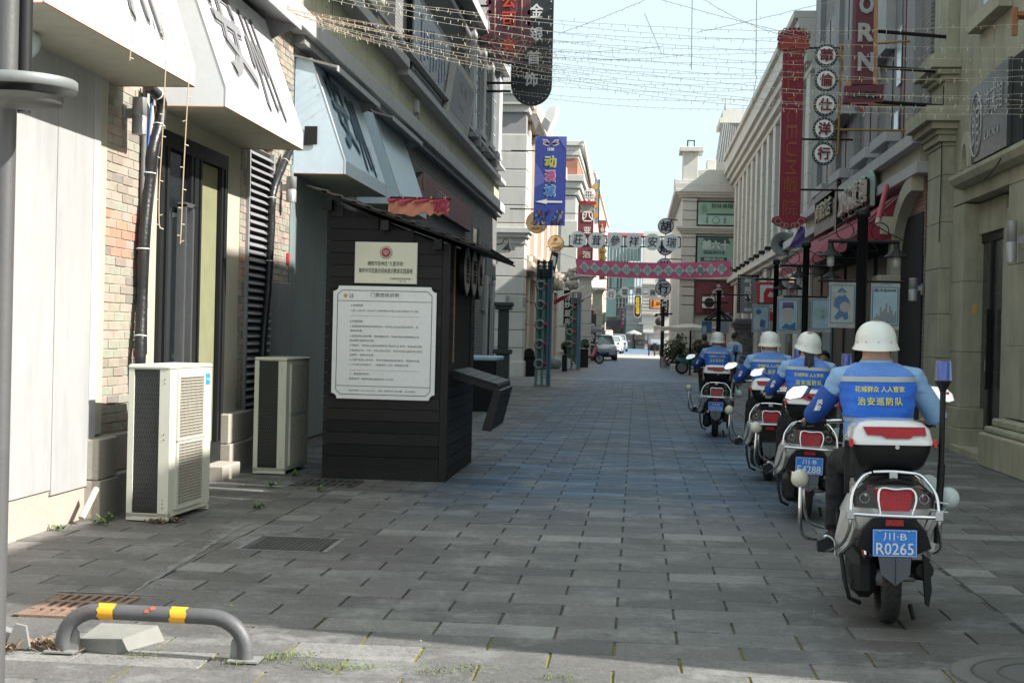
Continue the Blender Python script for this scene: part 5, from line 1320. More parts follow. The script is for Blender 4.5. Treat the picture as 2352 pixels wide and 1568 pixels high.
end_poster(c5(410, 1165), c5(890, 1600), 'maroon poster with a printed standing figure low on the cream end wall', mar, ltr_w, [], ex3, M('maroon_edge', (.08, .03, .03), .6))
t = thing('air_conditioner', 'small white outdoor unit with round black fan in front of the maroon poster', 'air conditioner', (3, 69, 3.3))
p0, p1 = PY(c5(505, 1370), 69.3), PY(c5(650, 1515), 69.3)
box('casing', ltr_w, t, p0.x, p1.x, 69.3, 69.75, p1.z, p0.z, .02); MB().disc(((p0.x + p1.x) / 2 + .03, 69.29, (p0.z + p1.z) / 2), (p1.x - p0.x) * .42, UY, .03, 24).build('fan', black_m, t)
# ---- hanging blade signs, right
def bar(t, a, b_, r_=.02, mat=dark_m, name='bracket'): return MB().tube([a, b_], r_, 8).build(name, mat, t)
t = thing('theatre_sign', 'tall dark red vertical theatre sign with scroll ends projecting on the right', 'sign', (3.1, 30, 6))
yL = 30.0
pa, pb = PY(cG(838, 240), yL), PY(cG(970, 240), yL); pc = PY(cG(935, 1370), yL)
x0, x1, zt_, zb_ = pa.x, pb.x - .0, pa.z, pc.z
lred = M('theatre_maroon', (.27, .012, .032), .55, var=.12, vs=1.5); lor = M('neon_orange', (.36, .075, .025), .5, var=.1)
box('panel', lred, t, x0, x1, yL, yL + .16, zb_, zt_, .01)
hd = [(-.05, 0), (1.08, 0), (1.24, .05), (1.26, .28), (1.12, .34), (1.28, .42), (1.24, .62), (1.02, .74), (.8, .84), (.5, .88), (.2, .84), (-.02, .74), (-.24, .62), (-.28, .42), (-.12, .34), (-.26, .28), (-.24, .05)]
sw = x1 - x0
MB().slab([(x0 + sw * a, yL - .02, zt_ - .22 + sw * b_ * 1.15) for a, b_ in hd], (0, .2, 0)).build('scroll_top', lred, t)
MB().slab([(x0 + sw * a, yL - .03, zt_ - .26 + sw * b_ * 1.1) for a, b_ in ((-.2, .05), (.0, .0), (.5, .18), (1, 0), (1.2, .05), (1.2, .38), (.9, .52), (.5, .66), (.1, .52), (-.2, .38))], (0, .02, 0)).build('top_flash', M('neon_red', (.38, .04, .02), .5), t)
ft = [(-.05, .1), (-.3, .02), (-.34, -.14), (-.14, -.3), (.12, -.42), (.5, -.52), (.88, -.42), (1.14, -.3), (1.34, -.14), (1.3, .02), (1.05, .1)]
MB().slab([(x0 + sw * a, yL - .02, zb_ + sw * b_) for a, b_ in ft], (0, .2, 0)).build('scroll_foot', lred, t)
sc = MB()
for s_ in (-1, 1):
    for (cx, cz, r_) in ((1.0, -.16, .15), (.62, -.34, .12), (.3, -.36, .1)):
        sc.torus((x0 + sw * (.5 + s_ * cx * .55), yL - .03, zb_ + sw * cz), sw * r_, .012, UY, 16, 5)
    for (cx, cz, r_) in ((.9, .62, .12), (.62, .74, .1), (.3, .78, .1)):
        sc.torus((x0 + sw * (.5 + s_ * cx * .7), yL - .03, zt_ - .2 + sw * cz * 1.1), sw * r_, .015, UY, 16, 5)
sc.build('scroll_lines', M('pale_pink', (.45, .25, .25), .5), t)
mm = MB(); cx = (x0 + x1) / 2; Hh = zt_ - zb_
for (s_, f, rot) in (('蘭', .05, 0), ('心', .165, 0), ('L', .235, 1), ('Y', .315, 1), ('C', .405, 1), ('E', .50, 1), ('U', .595, 1), ('M', .695, 1)):
    z = zt_ - Hh * f - .08
    if rot: put_text(mm, s_, (cx, yL - .012, z), -UZ, UX, w=.30, h=.22, bold=.0)
    else: put_text(mm, s_, (cx, yL - .012, z), UX, UZ, w=.25, h=.30, bold=-.005)
put_text(mm, '戲', (cx, yL - .012, zt_ - Hh * .815), UX, UZ, w=.29, h=.34); put_text(mm, '院', (cx, yL - .012, zt_ - Hh * .94), UX, UZ, w=.29, h=.34)
mm.build('lettering', lor, t)
for z in (7.6, 5.7, 4.85 - .2): bar(t, (x1, yL + .08, z), (4.5, yL + .08, z), .022)
for (u, v) in ((1.4, .25), (1.4, -.0)): pass
# discs
t = thing('disc_sign', 'column of five white discs with dark red characters on a yellow pipe', 'sign', (3.05, 24, 5.4))
yy = 24.0
ys = [350, 505, 660, 810, 965]; xs_ = [1105, 1103, 1097, 1092, 1088]
pm = MB(); prev = None
for i, (u, v) in enumerate(zip(xs_, ys)):
    c = PY(cG(u, v), yy)
    r_ = .192
    MB().disc(c, r_, UY, .06, 36).build('rim', M('rim_green_black', (.025, .04, .035), .4), t); MB().disc(c - UY * .032, r_ * .78, UY, .01, 36).build('face', disc_w, t)
    st = MB()
    for k in range(20): st.sphere(c - UY * .035 + Vector((math.cos(k * .314), 0, math.sin(k * .314))) * r_ * .89, .008, 6, 4)
    st.build('studs', ltr_w, t)
    mm = MB(); put_text(mm, '華倫仕洋行'[i], c - UY * .06, UX, UZ, w=.20, h=.20, bold=.03, ext=.05); mm.build('character', M('deep_red_letter', (.20, .015, .04), .5), t)
    e = PY(cG(1190 - (i * 3), v), yy)
    pm.tube([c + UX * .2 + UY * .0, Vector((e.x, yy, c.z))], .018, 8)
a, b_ = PY(cG(1200, 290), yy), PY(cG(1178, 965), yy)
pm.tube([a, b_], .02, 8); pm.tube([(a.x, yy, a.z), (4.5, yy, a.z + .1)], .02, 8)
for v in (655, 815): e = PY(cG(1190, v), yy); pm.tube([e, (4.5, yy, e.z)], .02, 8)
pm.build('yellow_pipe', M('yellow_brass_pipe', (.33, .20, .05), .5, .3), t)
# ORN sign
t = thing('vertical_sign', 'dark red vertical sign with large grey letters O R N at the top right', 'sign', (3.2, 21, 6))
yy = 21.0
def pz(u, v): return PY(cG(u, v), yy)
a, b_ = pz(1285, 0), pz(1425, 0); x0, x1 = a.x + .01, b_.x
MB().slab([pz(1285, -60), pz(1430, -60), pz(1420, 530), pz(1272, 530)], (0, .14, 0)).build('panel', M('orn_maroon', (.11, .016, .03), .5, var=.1), t)
MB().slab([pz(1405, -60), pz(1432, -60), pz(1425, 530), pz(1398, 530)], (0, .12, 0)).build('edge_right', M('edge_copper', (.38, .20, .10), .5), t)
MB().slab([pz(1275, -60), pz(1297, -60), pz(1280, 530), pz(1260, 530)], (0, .13, 0)).build('edge_left', M('edge_purple', (.14, .05, .07), .5), t)
for o in t.children:
    if o.name.startswith('edge'): o.location.y -= .01
MB().slab([pz(1218, 540), pz(1468, 530), pz(1462, 640), pz(1210, 645)], (0, .14, 0)).build('foot_panel', MT['orn_maroon'], t)
MB().slab([pz(1232, 505), pz(1262, 505), pz(1262, 540), pz(1218, 542)], (0, .1, 0)).build('corner_left', MT['edge_copper'], t)
MB().slab([pz(1220, 250), pz(1260, 250), pz(1250, 500), pz(1215, 505)], (0, .06, 0)).build('wing_left', trim_g, t)
MB().slab([pz(1430, 420), pz(1440, 420), pz(1452, 500), pz(1428, 505)], (0, .06, 0)).build('wing_right', trim_g, t)
MB().slab([pz(1290, 655), pz(1370, 655), pz(1328, 705)], (0, .05, 0)).build('drop_point', M('drop_red', (.25, .03, .04), .5), t)
MB().slab([pz(1255, 645), pz(1410, 640), pz(1400, 665), pz(1270, 668)], (0, .06, 0)).build('foot_bar', M('foot_orange', (.25, .08, .06), .5), t)
mm = MB()
for (s_, u, v, w, h) in (('O', 1358, 30, .19, .25), ('R', 1352, 207, .20, .245), ('N', 1352, 390, .21, .245)): put_text(mm, s_, pz(u, v) - UY * .02, UX, UZ, w=w, h=h, bold=.05, ext=.04)
mm.build('lettering', M('letter_grey', (.34, .34, .34), .5), t)
mm = MB(); put_text(mm, 'HANDEL', pz(1340, 598) - UY * .01, UX, UZ, w=.42, h=.1, bold=.02); mm.build('small_lettering', black_p, t)
for v in (190, 415, 635): bar(t, pz(1430, v) + UY * .07, Vector((4.5, yy + .6, pz(1430, v).z + .03)), .028)
t = thing('wall_fixture', 'rust orange bracket fixture at the top right corner of the stone building', 'fixture', PX(cG(2310, 110), 4.3))
c = PX(cG(2310, 110), 4.3); box('arm', rust, t, 4.25, 4.6, c.y - .1, c.y + .12, c.z, c.z + .05); box('drop', rust, t, 4.22, 4.28, c.y - .08, c.y - .02, c.z - .22, c.z + .1)
# ---- lamp posts with hanging posters
pbl = M('poster_blue_white', (.30, .42, .50), .55, var=.15, vs=4); pnav = M('poster_navy', (.04, .13, .26), .5, var=.1); pcream = M('poster_cream', (.34, .36, .34), .55, var=.08); ppink = M('poster_pinkish', (.32, .28, .29), .6, var=.12)
def fig_musician(t, x, z, w, h, y):
    F = lambda a, b_: Vector((x + w * a, y - .006, z + h * b_))
    m = MB(); m.add([F(*p) for p in ((-.28, .12), (-.1, .2), (.1, .2), (.26, .08), (.30, -.05), (.2, -.14), (.24, -.30), (.1, -.34), (0, -.26), (-.2, -.34), (-.3, -.28), (-.12, -.12), (-.34, -.04))], [tuple(range(13))]); m.build('figure_print', pnav, t)
    m = MB(); m.disc(F(.1, -.06) + UY * .0, w * .2, UY, .004, 14); m.disc(F(-.03, .22), w * .09, UY, .005, 12); m.build('pale_print', ppink, t)
    MB().add([F(-.22, .26), F(-.03, .36), F(.18, .25), F(0, .23)], [(0, 1, 2, 3)]).build('hat_print', pnav, t)
    lettering(t, trim_g, [('門內卜', F(.05, .40) - UY * .001, UX, UZ, (w * .7, h * .08)), ('把\n脱\n卸', F(-.32, .12) - UY * .001, UX, UZ, (w * .1, h * .3))])
def fig_skyline(t, x, z, w, h, y):
    m = MB()
    for k, hh in enumerate((.12, .2, .16, .34, .24, .3, .42, .22, .36, .28, .18, .25)):
        a = x - w * .38 + w * .065 * k; m.quad((a, y - .006, z - h * .36), (a + w * .06, y - .006, z - h * .36), (a + w * .06, y - .006, z - h * .36 + h * hh), (a, y - .006, z - h * .36 + h * hh))
    m.build('skyline_print', M('skyline_grey', (.20, .23, .24), .6), t)
    lettering(t, ltr_k, [('金大BANK', (x, y - .008, z + h * .34), UX, UZ, (w * .8, h * .07))], bold=.02)
def fig_face(t, x, z, w, h, y):
    F = lambda a, b_: Vector((x + w * a, y - .006, z + h * b_))
    m = MB(); m.add([F(*p) for p in ((-.22, .22), (.22, .22), (.26, .05), (.2, -.12), (.05, -.22), (-.1, -.22), (-.22, -.1), (-.26, .05))], [tuple(range(8))]); m.build('face_print', M('print_skin', (.38, .36, .34), .6), t)
    MB().add([F(-.26, .16), F(-.24, .34), F(.24, .34), F(.27, .16), F(.14, .2), F(-.14, .2)], [tuple(range(6))]).build('hair_print', M('print_violet', (.10, .09, .16), .6), t)
    MB().add([F(-.3, -.36), F(-.1, -.22), (F(.1, -.28)), F(.34, -.18), F(.36, -.4)], [tuple(range(5))]).build('dress_print', pnav, t)
def fig_tea(t, x, z, w, h, y):
    MB().disc((x, y - .004, z + h * .02), w * .36, UY, .003, 24).build('round_print', M('print_sea', (.26, .38, .38), .6), t); lettering(t, pnav, [('千\n福', (x + w * .08, y - .008, z), UX, UZ, (w * .18, h * .24))])
def fig_lady(t, x, z, w, h, y):
    F = lambda a, b_: Vector((x + w * a, y - .006, z + h * b_))
    m = MB(); m.disc(F(-.12, .22), w * .15, UY, .003, 14); m.add([F(.0, -.05), F(.3, -.1), F(.22, -.38), F(-.05, -.3)], [(0, 1, 2, 3)]); m.build('figure_print', pnav, t)
    MB().add([F(-.4, .05), F(-.1, .12), F(.02, -.1), F(-.02, -.42), F(-.38, -.42)], [tuple(range(5))]).build('dress_print', M('print_pale_blue', (.40, .48, .52), .6), t)
def hang_poster(x, z, w, h, y, label, fig, base=pbl):
    t = thing('hanging_poster', label, 'poster', (x, y, z), 'posters hanging from the lamp posts')
    box('sheet', pcream, t, x - w / 2, x + w / 2, y, y + .012, z - h / 2, z + h / 2); box('print', base, t, x - w * .44, x + w * .44, y - .003, y, z - h * .40, z + h * .40)
    fm = MB()
    for (a, b_) in (((-.44, -.40), (.44, -.40)), ((.44, -.40), (.44, .40)), ((.44, .40), (-.44, .40)), ((-.44, .40), (-.44, -.40))): strip(fm, (x + w * a[0], y - .0045, z + h * a[1]), (x + w * b_[0], y - .0045, z + h * b_[1]), w * .03)
    for s_ in (1, -1):
        pts = [(x + w * .2 * math.cos(q), y - .004, z + s_ * h * (.44 + .03 * math.sin(q))) for q in [math.pi * k / 8 for k in range(9)]]
        for k in range(8): strip(fm, pts[k], pts[k + 1], w * .015)
    fm.build('border_print', pnav, t)
    fig(t, x, z, w, h, y)
    return t
def lamp_post(x, y, zt, label, bar_z, bar_x0, bar_x1, r_, low_z, lamps, loop_s=1, lw=.62):
    t = thing('lamp_post', label, 'lamp post', (x, y, 0), 'black iron lamp posts with hanging posters on the right')
    MB().lathe([(r_ * 2.2, 0), (r_ * 2.2, .06), (r_ * 1.5, .12), (r_, .25), (r_, zt - .08), (r_ * 1.4, zt - .075), (r_ * 1.4, zt), (r_ * .4, zt + .02)], (x, y, 0), 14).build('post', black_p, t)
    MB().tube([(bar_x0, y, bar_z), (bar_x1, y, bar_z)], .022, 8).build('cross_bar', black_p, t)
    MB().tube([(x - lw * .55, y, low_z), (x + lw * .55, y, low_z)], .014, 8).build('poster_bar', black_p, t)
    m = MB()
    for s_ in (-1, 1):
        m.torus((x + s_ * .2, y, bar_z + .12), .10, .007, UY, 20, 5)
        m.tube([(x, y, zt - .1), (x + s_ * .5, y, bar_z)], .007, 5)
    m.build('scroll_work', black_p, t)
    for lx in lamps:
        l = MB().lathe([(.03, 0), (.035, -.05), (.05, -.08), (.14, -.15), (.145, -.16), (.03, -.1)], (lx, y, bar_z - .02), 18).build('lamp_shade', dark_m, t)
        MB().lathe([(.04, -.14), (.045, -.2), (.04, -.27), (.01, -.28)], (lx, y, bar_z - .02), 12).build('lamp_glass', M('jar_glass', (.45, .46, .44), .2), t)
    return t
yA = 16.84
pA = lambda u, v: PY(cR(u, v), yA)
xA = pA(585, 800).x
lamp_post(xA, yA, pA(600, 475).z, 'thick black lamp post behind the nearest rider carrying two posters', pA(600, 718).z, pA(318, 715).x, pA(880, 715).x, .062, pA(600, 1030).z, (pA(340, 790).x, pA(855, 790).x), lw=.9)
a, b_ = pA(330, 1022), pA(530, 1395); hang_poster((a.x + b_.x) / 2, (a.z + b_.z) / 2, b_.x - a.x, a.z - b_.z, yA, 'poster with a hat wearing musician playing a round lute, on the nearest lamp post', fig_musician, pcream)
a, b_ = pA(658, 1038), pA(872, 1410); hang_poster((a.x + b_.x) / 2, (a.z + b_.z) / 2, b_.x - a.x, a.z - b_.z, yA, 'blue poster with a city skyline under bank lettering, right of the nearest lamp post', fig_skyline)
yB = 22.6; pB = lambda u, v: PY(cR(u, v), yB); xB = pB(143, 1000).x
lamp_post(xB, yB, pB(140, 728).z, 'black lamp post between the two middle riders', pB(140, 908).z, pB(0, 908).x - .12, pB(350, 910).x, .05, PY(cN(1320, 585), yB).z, (pB(90, 950).x, pB(345, 930).x))
pBn = lambda u, v: PY(cN(u, v), yB)
a, b_ = pBn(972, 580), pBn(1235, 1050); hang_poster((a.x + b_.x) / 2, (a.z + b_.z) / 2, b_.x - a.x, a.z - b_.z, yB, 'poster with a large painted face with violet hair, left of the middle lamp post', fig_face)
a, b_ = pBn(1397, 580), pBn(1640, 1035); hang_poster((a.x + b_.x) / 2, (a.z + b_.z) / 2, b_.x - a.x, a.z - b_.z, yB, 'plain sea blue poster with two small characters, right of the middle lamp post', fig_tea)
yC = 27.16; pC = lambda u, v: PY(cN(u, v), yC); xC = pC(955, 400).x
lamp_post(xC, yC, pC(965, 125).z, 'black lamp post farther back, just left of the middle one', pC(965, 370).z, pC(690, 365).x, pC(1230, 385).x, .048, pC(965, 670).z, (pC(1205, 400).x, pC(1010, 215).x))
a, b_ = pC(655, 672), pC(868, 1028); hang_poster((a.x + b_.x) / 2, (a.z + b_.z) / 2, b_.x - a.x, a.z - b_.z, yC, 'pale blue poster with a lady in a long dress, left of the farther lamp post', fig_lady)
a, b_ = pC(1180, 600), pC(1390, 1010); hang_poster((a.x + b_.x) / 2, (a.z + b_.z) / 2, b_.x - a.x, a.z - b_.z, yC + .02, 'greyish poster half hidden behind the large face poster', fig_tea, ppink)
yD = 46.0; pD = lambda u, v: PY(cN(u, v), yD); xD = pD(230, 900).x
t = lamp_post(xD, yD, pD(195, 505).z, 'far black lamp post beside the parasol with struts and two small posters', pD(300, 560).z, pD(25, 655).x, pD(610, 570).x, .07, pD(230, 885).z, (pD(600, 580).x,))
m = MB()
for (u0, v0, u1, v1) in ((60, 865, 220, 765), (400, 875, 260, 765), (120, 865, 225, 800), (330, 870, 250, 770), (50, 870, 410, 885), (25, 655, 350, 655)): m.tube([pD(u0, v0), pD(u1, v1)], .03, 6)
m.build('strut', black_p, t)
a, b_ = pD(20, 880), pD(150, 1050); hang_poster((a.x + b_.x) / 2, (a.z + b_.z) / 2, b_.x - a.x, a.z - b_.z, yD, 'small blue poster with a white triangle on the far lamp post', fig_lady, pnav)
a, b_ = pD(255, 785), pD(360, 1055); hang_poster((a.x + b_.x) / 2, (a.z + b_.z) / 2, b_.x - a.x, a.z - b_.z, yD, 'pale pinkish poster on the right of the far lamp post', fig_tea, ppink)
# 气昂昂 signs
def studs(t, pts_, r_=.012, mat=ltr_w):
    m = MB()
    for p in pts_: m.sphere(p, r_, 6, 4)
    m.build('bulbs', mat, t)
yy = 48.0; a, b_ = PY(cH(552, 468), yy), PY(cH(680, 712), yy)
t = thing('restaurant_sign', 'grey vertical sign with black bulb studded frame and raised pale characters', 'sign', ((a.x + b_.x) / 2, yy, 3))
box('frame', black_p, t, a.x, b_.x, yy, yy + .2, b_.z, a.z); box('face', M('sign_mid_grey', (.20, .20, .195), .6), t, a.x + .09, b_.x - .09, yy - .01, yy, b_.z, a.z - .12)
lettering(t, ltr_w, [('气\n昂\n昂', ((a.x + b_.x) / 2 - .02, yy - .05, (a.z + b_.z) / 2 + .12), UX, UZ, (.24, .80)), ('爆炒', ((a.x + b_.x) / 2, yy - .03, b_.z + .12), UX, UZ, (.26, .12))], bold=.02, ext=.05)
studs(t, [Vector((a.x + .045, yy - .01, b_.z + k * .09)) for k in range(14)] + [Vector((b_.x - .045, yy - .01, b_.z + k * .09)) for k in range(14)] + [Vector((a.x + .05 + k * .095, yy - .01, a.z - .06)) for k in range(6)])
yy = 46.5; a, b_ = PY(cH(672, 512), yy), PY(cH(828, 760), yy)
t = thing('restaurant_sign', 'red and white bulb studded sign partly hidden behind the lamp post', 'sign', ((a.x + b_.x) / 2, yy, 3))
box('frame', red_b, t, a.x, b_.x, yy, yy + .15, b_.z, a.z); box('face', ltr_w, t, a.x + .1, b_.x - .1, yy - .01, yy, b_.z, a.z - .1)
MB().slab([(a.x + .22, yy - .015, a.z - .35), (a.x + .3, yy - .015, a.z - .2), (b_.x - .12, yy - .015, a.z - .2), (b_.x - .12, yy - .015, b_.z), (a.x + .22, yy - .015, b_.z)], (0, .008, 0)).build('red_cloud', red_b, t)
lettering(t, ltr_w, [('气\n昂', ((a.x + b_.x) / 2 + .08, yy - .03, (a.z + b_.z) / 2 - .02), UX, UZ, (.28, .66))], bold=.03, ext=.03)
studs(t, [Vector((a.x + .05, yy - .01, b_.z + k * .1)) for k in range(14)] + [Vector((a.x + .05 + k * .11, yy - .01, a.z - .05)) for k in range(8)] + [Vector((b_.x - .05, yy - .01, b_.z + k * .1)) for k in range(14)])
tag(box('pink_post', M('pink_post', (.42, .12, .15), .6), None, PY(cN(890, 220), 52).x, PY(cN(915, 220), 52).x, 52, 52.2, PY(cN(900, 400), 52).z, PY(cN(900, 220), 52).z), 'thin pink red post above the red and white sign', 'post')
t = thing('purple_flag', 'small furled purple flag hanging beside the loudspeaker', 'flag', PY(cH(935, 230), 36))
p0 = PY(cH(955, 165), 36); p1 = PY(cH(915, 300), 36)
MB().loft([[p0.lerp(p1, f) + Vector((dx * (.4 + f) * .16, .05 * math.sin(f * 9 + dx * 3), 0)) for dx in (-.8, -.3, .2, .7, 1.0)] for f in [k / 8 for k in range(9)]], cap=False, closed=False).build('cloth', M('flag_purple', (.13, .10, .30), .7, var=.2), t)
# stone gate post
a, b_ = PY(cH(530, 800), 50), PY(cH(645, 1020), 50)
t = thing('stone_gate_post', 'rubble stone gate post with layered cap behind the second rider', 'gate post', ((a.x + b_.x) / 2, 50, 0))
rub = M_pieces('rubble_stone', [(0, (.13, .125, .12)), (.25, (.17, .165, .15)), (.5, (.10, .10, .10)), (.7, (.20, .19, .17)), (.85, (.15, .14, .13))], vs=5)
box('core', mortar, t, a.x + .03, b_.x - .03, 50.03, 50.9, 0, 1.9)
k = 0; z = 0
rm = MB()
while z < 1.85:
    x = a.x - (.09 if k % 2 else 0)
    while x < b_.x: 
        w = random.uniform(.1, .2); rm.box(max(x, a.x), min(x + w - .012, b_.x), 50.0 - random.uniform(0, .03), 50.1, z, z + .105); x += w
    z += .117; k += 1
o = rm.build('stones', rub, t); o['kind'] = 'stuff'
for (za, zb, o_) in ((1.88, 1.98, .06), (1.98, 2.1, .1), (2.1, 2.22, -.02)): box('cap_stone', rub, t, a.x - o_, b_.x + o_, 50 - o_, 50.9 + o_, za, zb, .02)
tag(box('red_banner', red_b, None, PY(cH(460, 850), 52).x, PY(cH(478, 850), 52).x, 52, 52.1, PY(cH(470, 940), 52).z, PY(cH(470, 835), 52).z), 'narrow bright red banner stand between the rider and the man in white', 'banner')
# ------------------------------------------------------------ signs over the left side
def sign_board_y(name, tl, br, y, label, mat, cat='sign', th=.12, frame=None, group=None):
    a, b_ = PY(tl, y), PY(br, y)
    t = thing(name, label, cat, ((a.x + b_.x) / 2, y, (a.z + b_.z) / 2), group)
    box('panel', mat, t, a.x, b_.x, y, y + th, b_.z, a.z)
    return t, a, b_
yy = 36.0; q = lambda u, v: PY(cB(u, v), yy)
t = thing('hanging_sign', 'purple red arrow shaped sign with orange characters and a star hanging at the top centre', 'sign', q(1830, 250))
mpur = M('sign_purple_red', (.14, .035, .055), .5, var=.12, vs=2)
MB().slab([q(1675, -60), q(2000, -60), q(2000, 270), q(2045, 330), q(1960, 400), q(1900, 480), q(1830, 505), q(1760, 485), q(1700, 400), q(1618, 310), q(1620, 275), q(1672, 270)], (0, .1, 0)).build('panel', mpur, t)
sb = MB()
for (u, v) in ((1675, 20), (1675, 100), (1675, 185), (2000, 100), (2000, 185)): sb.disc(q(u, v) + UY * .05, .07, UY, .1, 14)
sb.build('scallops', mpur, t)
gm_ = MB(); pts = [(1725, -60), (1725, 315), (1680, 320), (1805, 480), (1850, 485), (1980, 320), (1935, 320), (1935, -60)]
for i in range(len(pts) - 1): gm_.tube([q(*pts[i]) - UY * .01, q(*pts[i + 1]) - UY * .01], .016, 5)
pts = [(1730, 285), (1830, 335), (1930, 280)]
for i in range(2): gm_.tube([q(*pts[i]) - UY * .01, q(*pts[i + 1]) - UY * .01], .014, 5)
gm_.build('gold_line', M('line_tan', (.42, .27, .16), .5), t)
st = []
cst = q(1832, 355)
for k in range(10):
    a = math.pi / 2 + k * math.pi / 5; r_ = .24 if k % 2 == 0 else .10
    st.append(cst + Vector((math.cos(a) * r_, -.02, math.sin(a) * r_ * 1.15)))
ored = M('orange_red', (.55, .06, .02), .45, var=.05)
MB().slab(st, (0, .02, 0)).build('star', ored, t)
lettering(t, ored, [('公', q(1835, 15) - UY * .04, UX, UZ, (.34, .34)), ('司', q(1835, 160) - UY * .04, UX, UZ, (.34, .38))], bold=.035, ext=.05)
bar(t, (-4.25, yy + .05, q(0, 45).z + .02), q(1680, 45) + UY * .05, .03); MB().bbox(*(lambda c: (c.x - .06, c.x + .05, c.y - .08, c.y + .08, c.z - .12, c.z + .12))(q(1668, 205)), .02).build('lamp_box', trim_g, t)
yy = 38.0; q = lambda u, v: PY(cB(u, v), yy)
t = thing('hanging_sign', 'black round ended vertical sign with white characters and bulb studs hanging at the top centre', 'sign', q(2000, 400))
c = q(2010, 660); w = (q(2170, 660).x - q(1848, 660).x) / 2; xl, xr2 = q(1848, 660).x, q(2170, 660).x
pl = [Vector((xr2 + .28, yy, 10.9)), Vector((xl + .28, yy, 10.9))]
tilt = (q(2200, 0).x - q(2172, 660).x) / (q(2200, 0).z - q(2172, 660).z)
top = Vector((tilt, 0, 1))
hz = 10.9 - c.z
pl = [Vector((xl, yy, c.z)) , Vector((xl, yy, 10.9)), Vector((xr2, yy, 10.9)), Vector((xr2, yy, c.z))] + [Vector((c.x + w * math.cos(-math.pi * k / 14), yy, c.z + w * 1.05 * math.sin(-math.pi * k / 14))) for k in range(1, 14)]
MB().slab(pl[::-1], (0, .12, 0)).build('panel', M('sign_black_blue', (.022, .024, .027), .4), t)
lettering(t, ltr_w, [(s_, q(u, v) - UY * .03, UX, UZ, (.34, .36)) for s_, u, v in (('金', 2050, 90), ('银', 2050, 270), ('首', 2030, 455), ('饰', 2010, 625))], bold=.03, ext=.05)
studs(t, [Vector((xl + .07, yy - .02, c.z + k * .2)) for k in range(14)] + [Vector((xr2 - .07, yy - .02, c.z + k * .2)) for k in range(14)] + [Vector((c.x + (w - .08) * math.cos(-math.pi * k / 11), yy - .02, c.z + (w - .06) * 1.05 * math.sin(-math.pi * k / 11))) for k in range(1, 11)], .022, M('bulb_glass', (.6, .55, .5), .2))
for v in (650, 715): bar(t, (-4.25, yy + .05, q(1760, v).z), Vector((xl, yy + .05, q(1850, v).z)), .035)
yy = 46.0
t, a, b_ = sign_board_y('hanging_banner', cD(541, 213), cD(804, 1015), yy, 'blue amusement arcade banner with coloured characters and a white left arrow', M('banner_blue', (.03, .07, .30), .55, var=.2, vs=.7, col2=(.05, .04, .28)), 'banner', .03)
Wb, Hb = b_.x - a.x, a.z - b_.z
X_ = lambda fx, fz: Vector((a.x + Wb * fx, yy - .006, a.z - Hb * fz))
MB().add([X_(0, .28), X_(0, .58), X_(.42, .5)], [(0, 1, 2)]).add([X_(.7, 0), X_(1, .16), X_(1, 0)], [(0, 1, 2)]).add([X_(0, 0), X_(.14, 0), X_(0, .06)], [(0, 1, 2)]).build('lighter_facets', M('banner_blue_light', (.10, .13, .42), .55), t)
MB().slab([X_(.04, .735), X_(.42, .705), X_(.42, .722), X_(.9, .722), X_(.9, .745), X_(.42, .745), X_(.42, .76)], (0, -.006, 0)).build('arrow', ltr_w, t)
wm = MB()
for s_ in (1, -1):
    for k in range(4): wm.add([X_(.5, .09), X_(.5 + s_ * (.12 + .05 * k), .035 + .012 * k), X_(.5 + s_ * (.30 - .02 * k), .03 + .022 * k), X_(.5 + s_ * .1, .075 + .012 * k)], [(0, 1, 2, 3)])
wm.build('wing_emblem', M('emblem_silver_pink', (.5, .42, .5), .5), t)
ol = MB(); 
for s_, fz in (('动', .285), ('漫', .445), ('城', .61)): put_text(ol, s_, X_(.5, fz), UX, UZ, w=.36, h=.36, bold=.07)
ol.build('letter_outline', M('outline_pale', (.5, .55, .5), .5), t)
for s_, fz, cc_ in (('动', .285, (.45, .42, .04)), ('漫', .445, (.45, .10, .28)), ('城', .61, (.06, .20, .50))): lettering(t, M('letter_' + str(int(fz * 100)), cc_, .5, var=0, bump=0), [(s_, X_(.5, fz) - UY * .006, UX, UZ, (.33, .33))], bold=.035)
lettering(t, ltr_w, [('炫酷', X_(.5, .145), UX, UZ, (.22, .10))], bold=.03)
# abstract dark print at the foot of the banner (generic figures)
pr_ = random.Random(4); 
for cc_, nn in (((.03, .035, .05), 16), ((.25, .23, .24), 9), ((.30, .05, .05), 4), ((.05, .16, .30), 5)):
    m = MB()
    for k in range(nn):
        f = X_(pr_.uniform(.06, .94), pr_.uniform(.83, .98)) - UY * (.002 + .0006 * nn); r_ = pr_.uniform(.03, .085)
        m.add([f + Vector((r_ * math.cos(q_ * 1.05 + k) * pr_.uniform(.5, 1), -.0001 * k, r_ * math.sin(q_ * 1.05 + k) * pr_.uniform(.6, 1.5))) for q_ in range(6)], [tuple(range(6))])
    m.build('foot_print', M('foot_print_%d' % nn, cc_, .6), t)
for fz in (.165, .82): bar(t, (-4.2, yy, a.z - Hb * fz), (a.x, yy, a.z - Hb * fz), .02)
# tilted white board on the roof edge and its bracket
t = thing('roof_sign', 'tilted white sign board with grey lettering on the roof edge right of the black sign', 'sign', PY(cD(640, 80), 50))
q = lambda u, v: PY(cD(u, v), 50)
MB().slab([q(655, -40), q(728, -60), q(715, 30), q(650, 190), q(590, 110)], (.1, .4, 0)).build('board', ltr_w, t); MB().slab([q(628, 45), q(675, 90), q(645, 180), q(600, 112)], (.0, -.05, 0)).build('grey_panel', trim_g, t)
MB().slab([q(490, 20), q(545, 20), q(620, 200), q(560, 190)], (0, .3, 0)).build('support', trim_g, t)
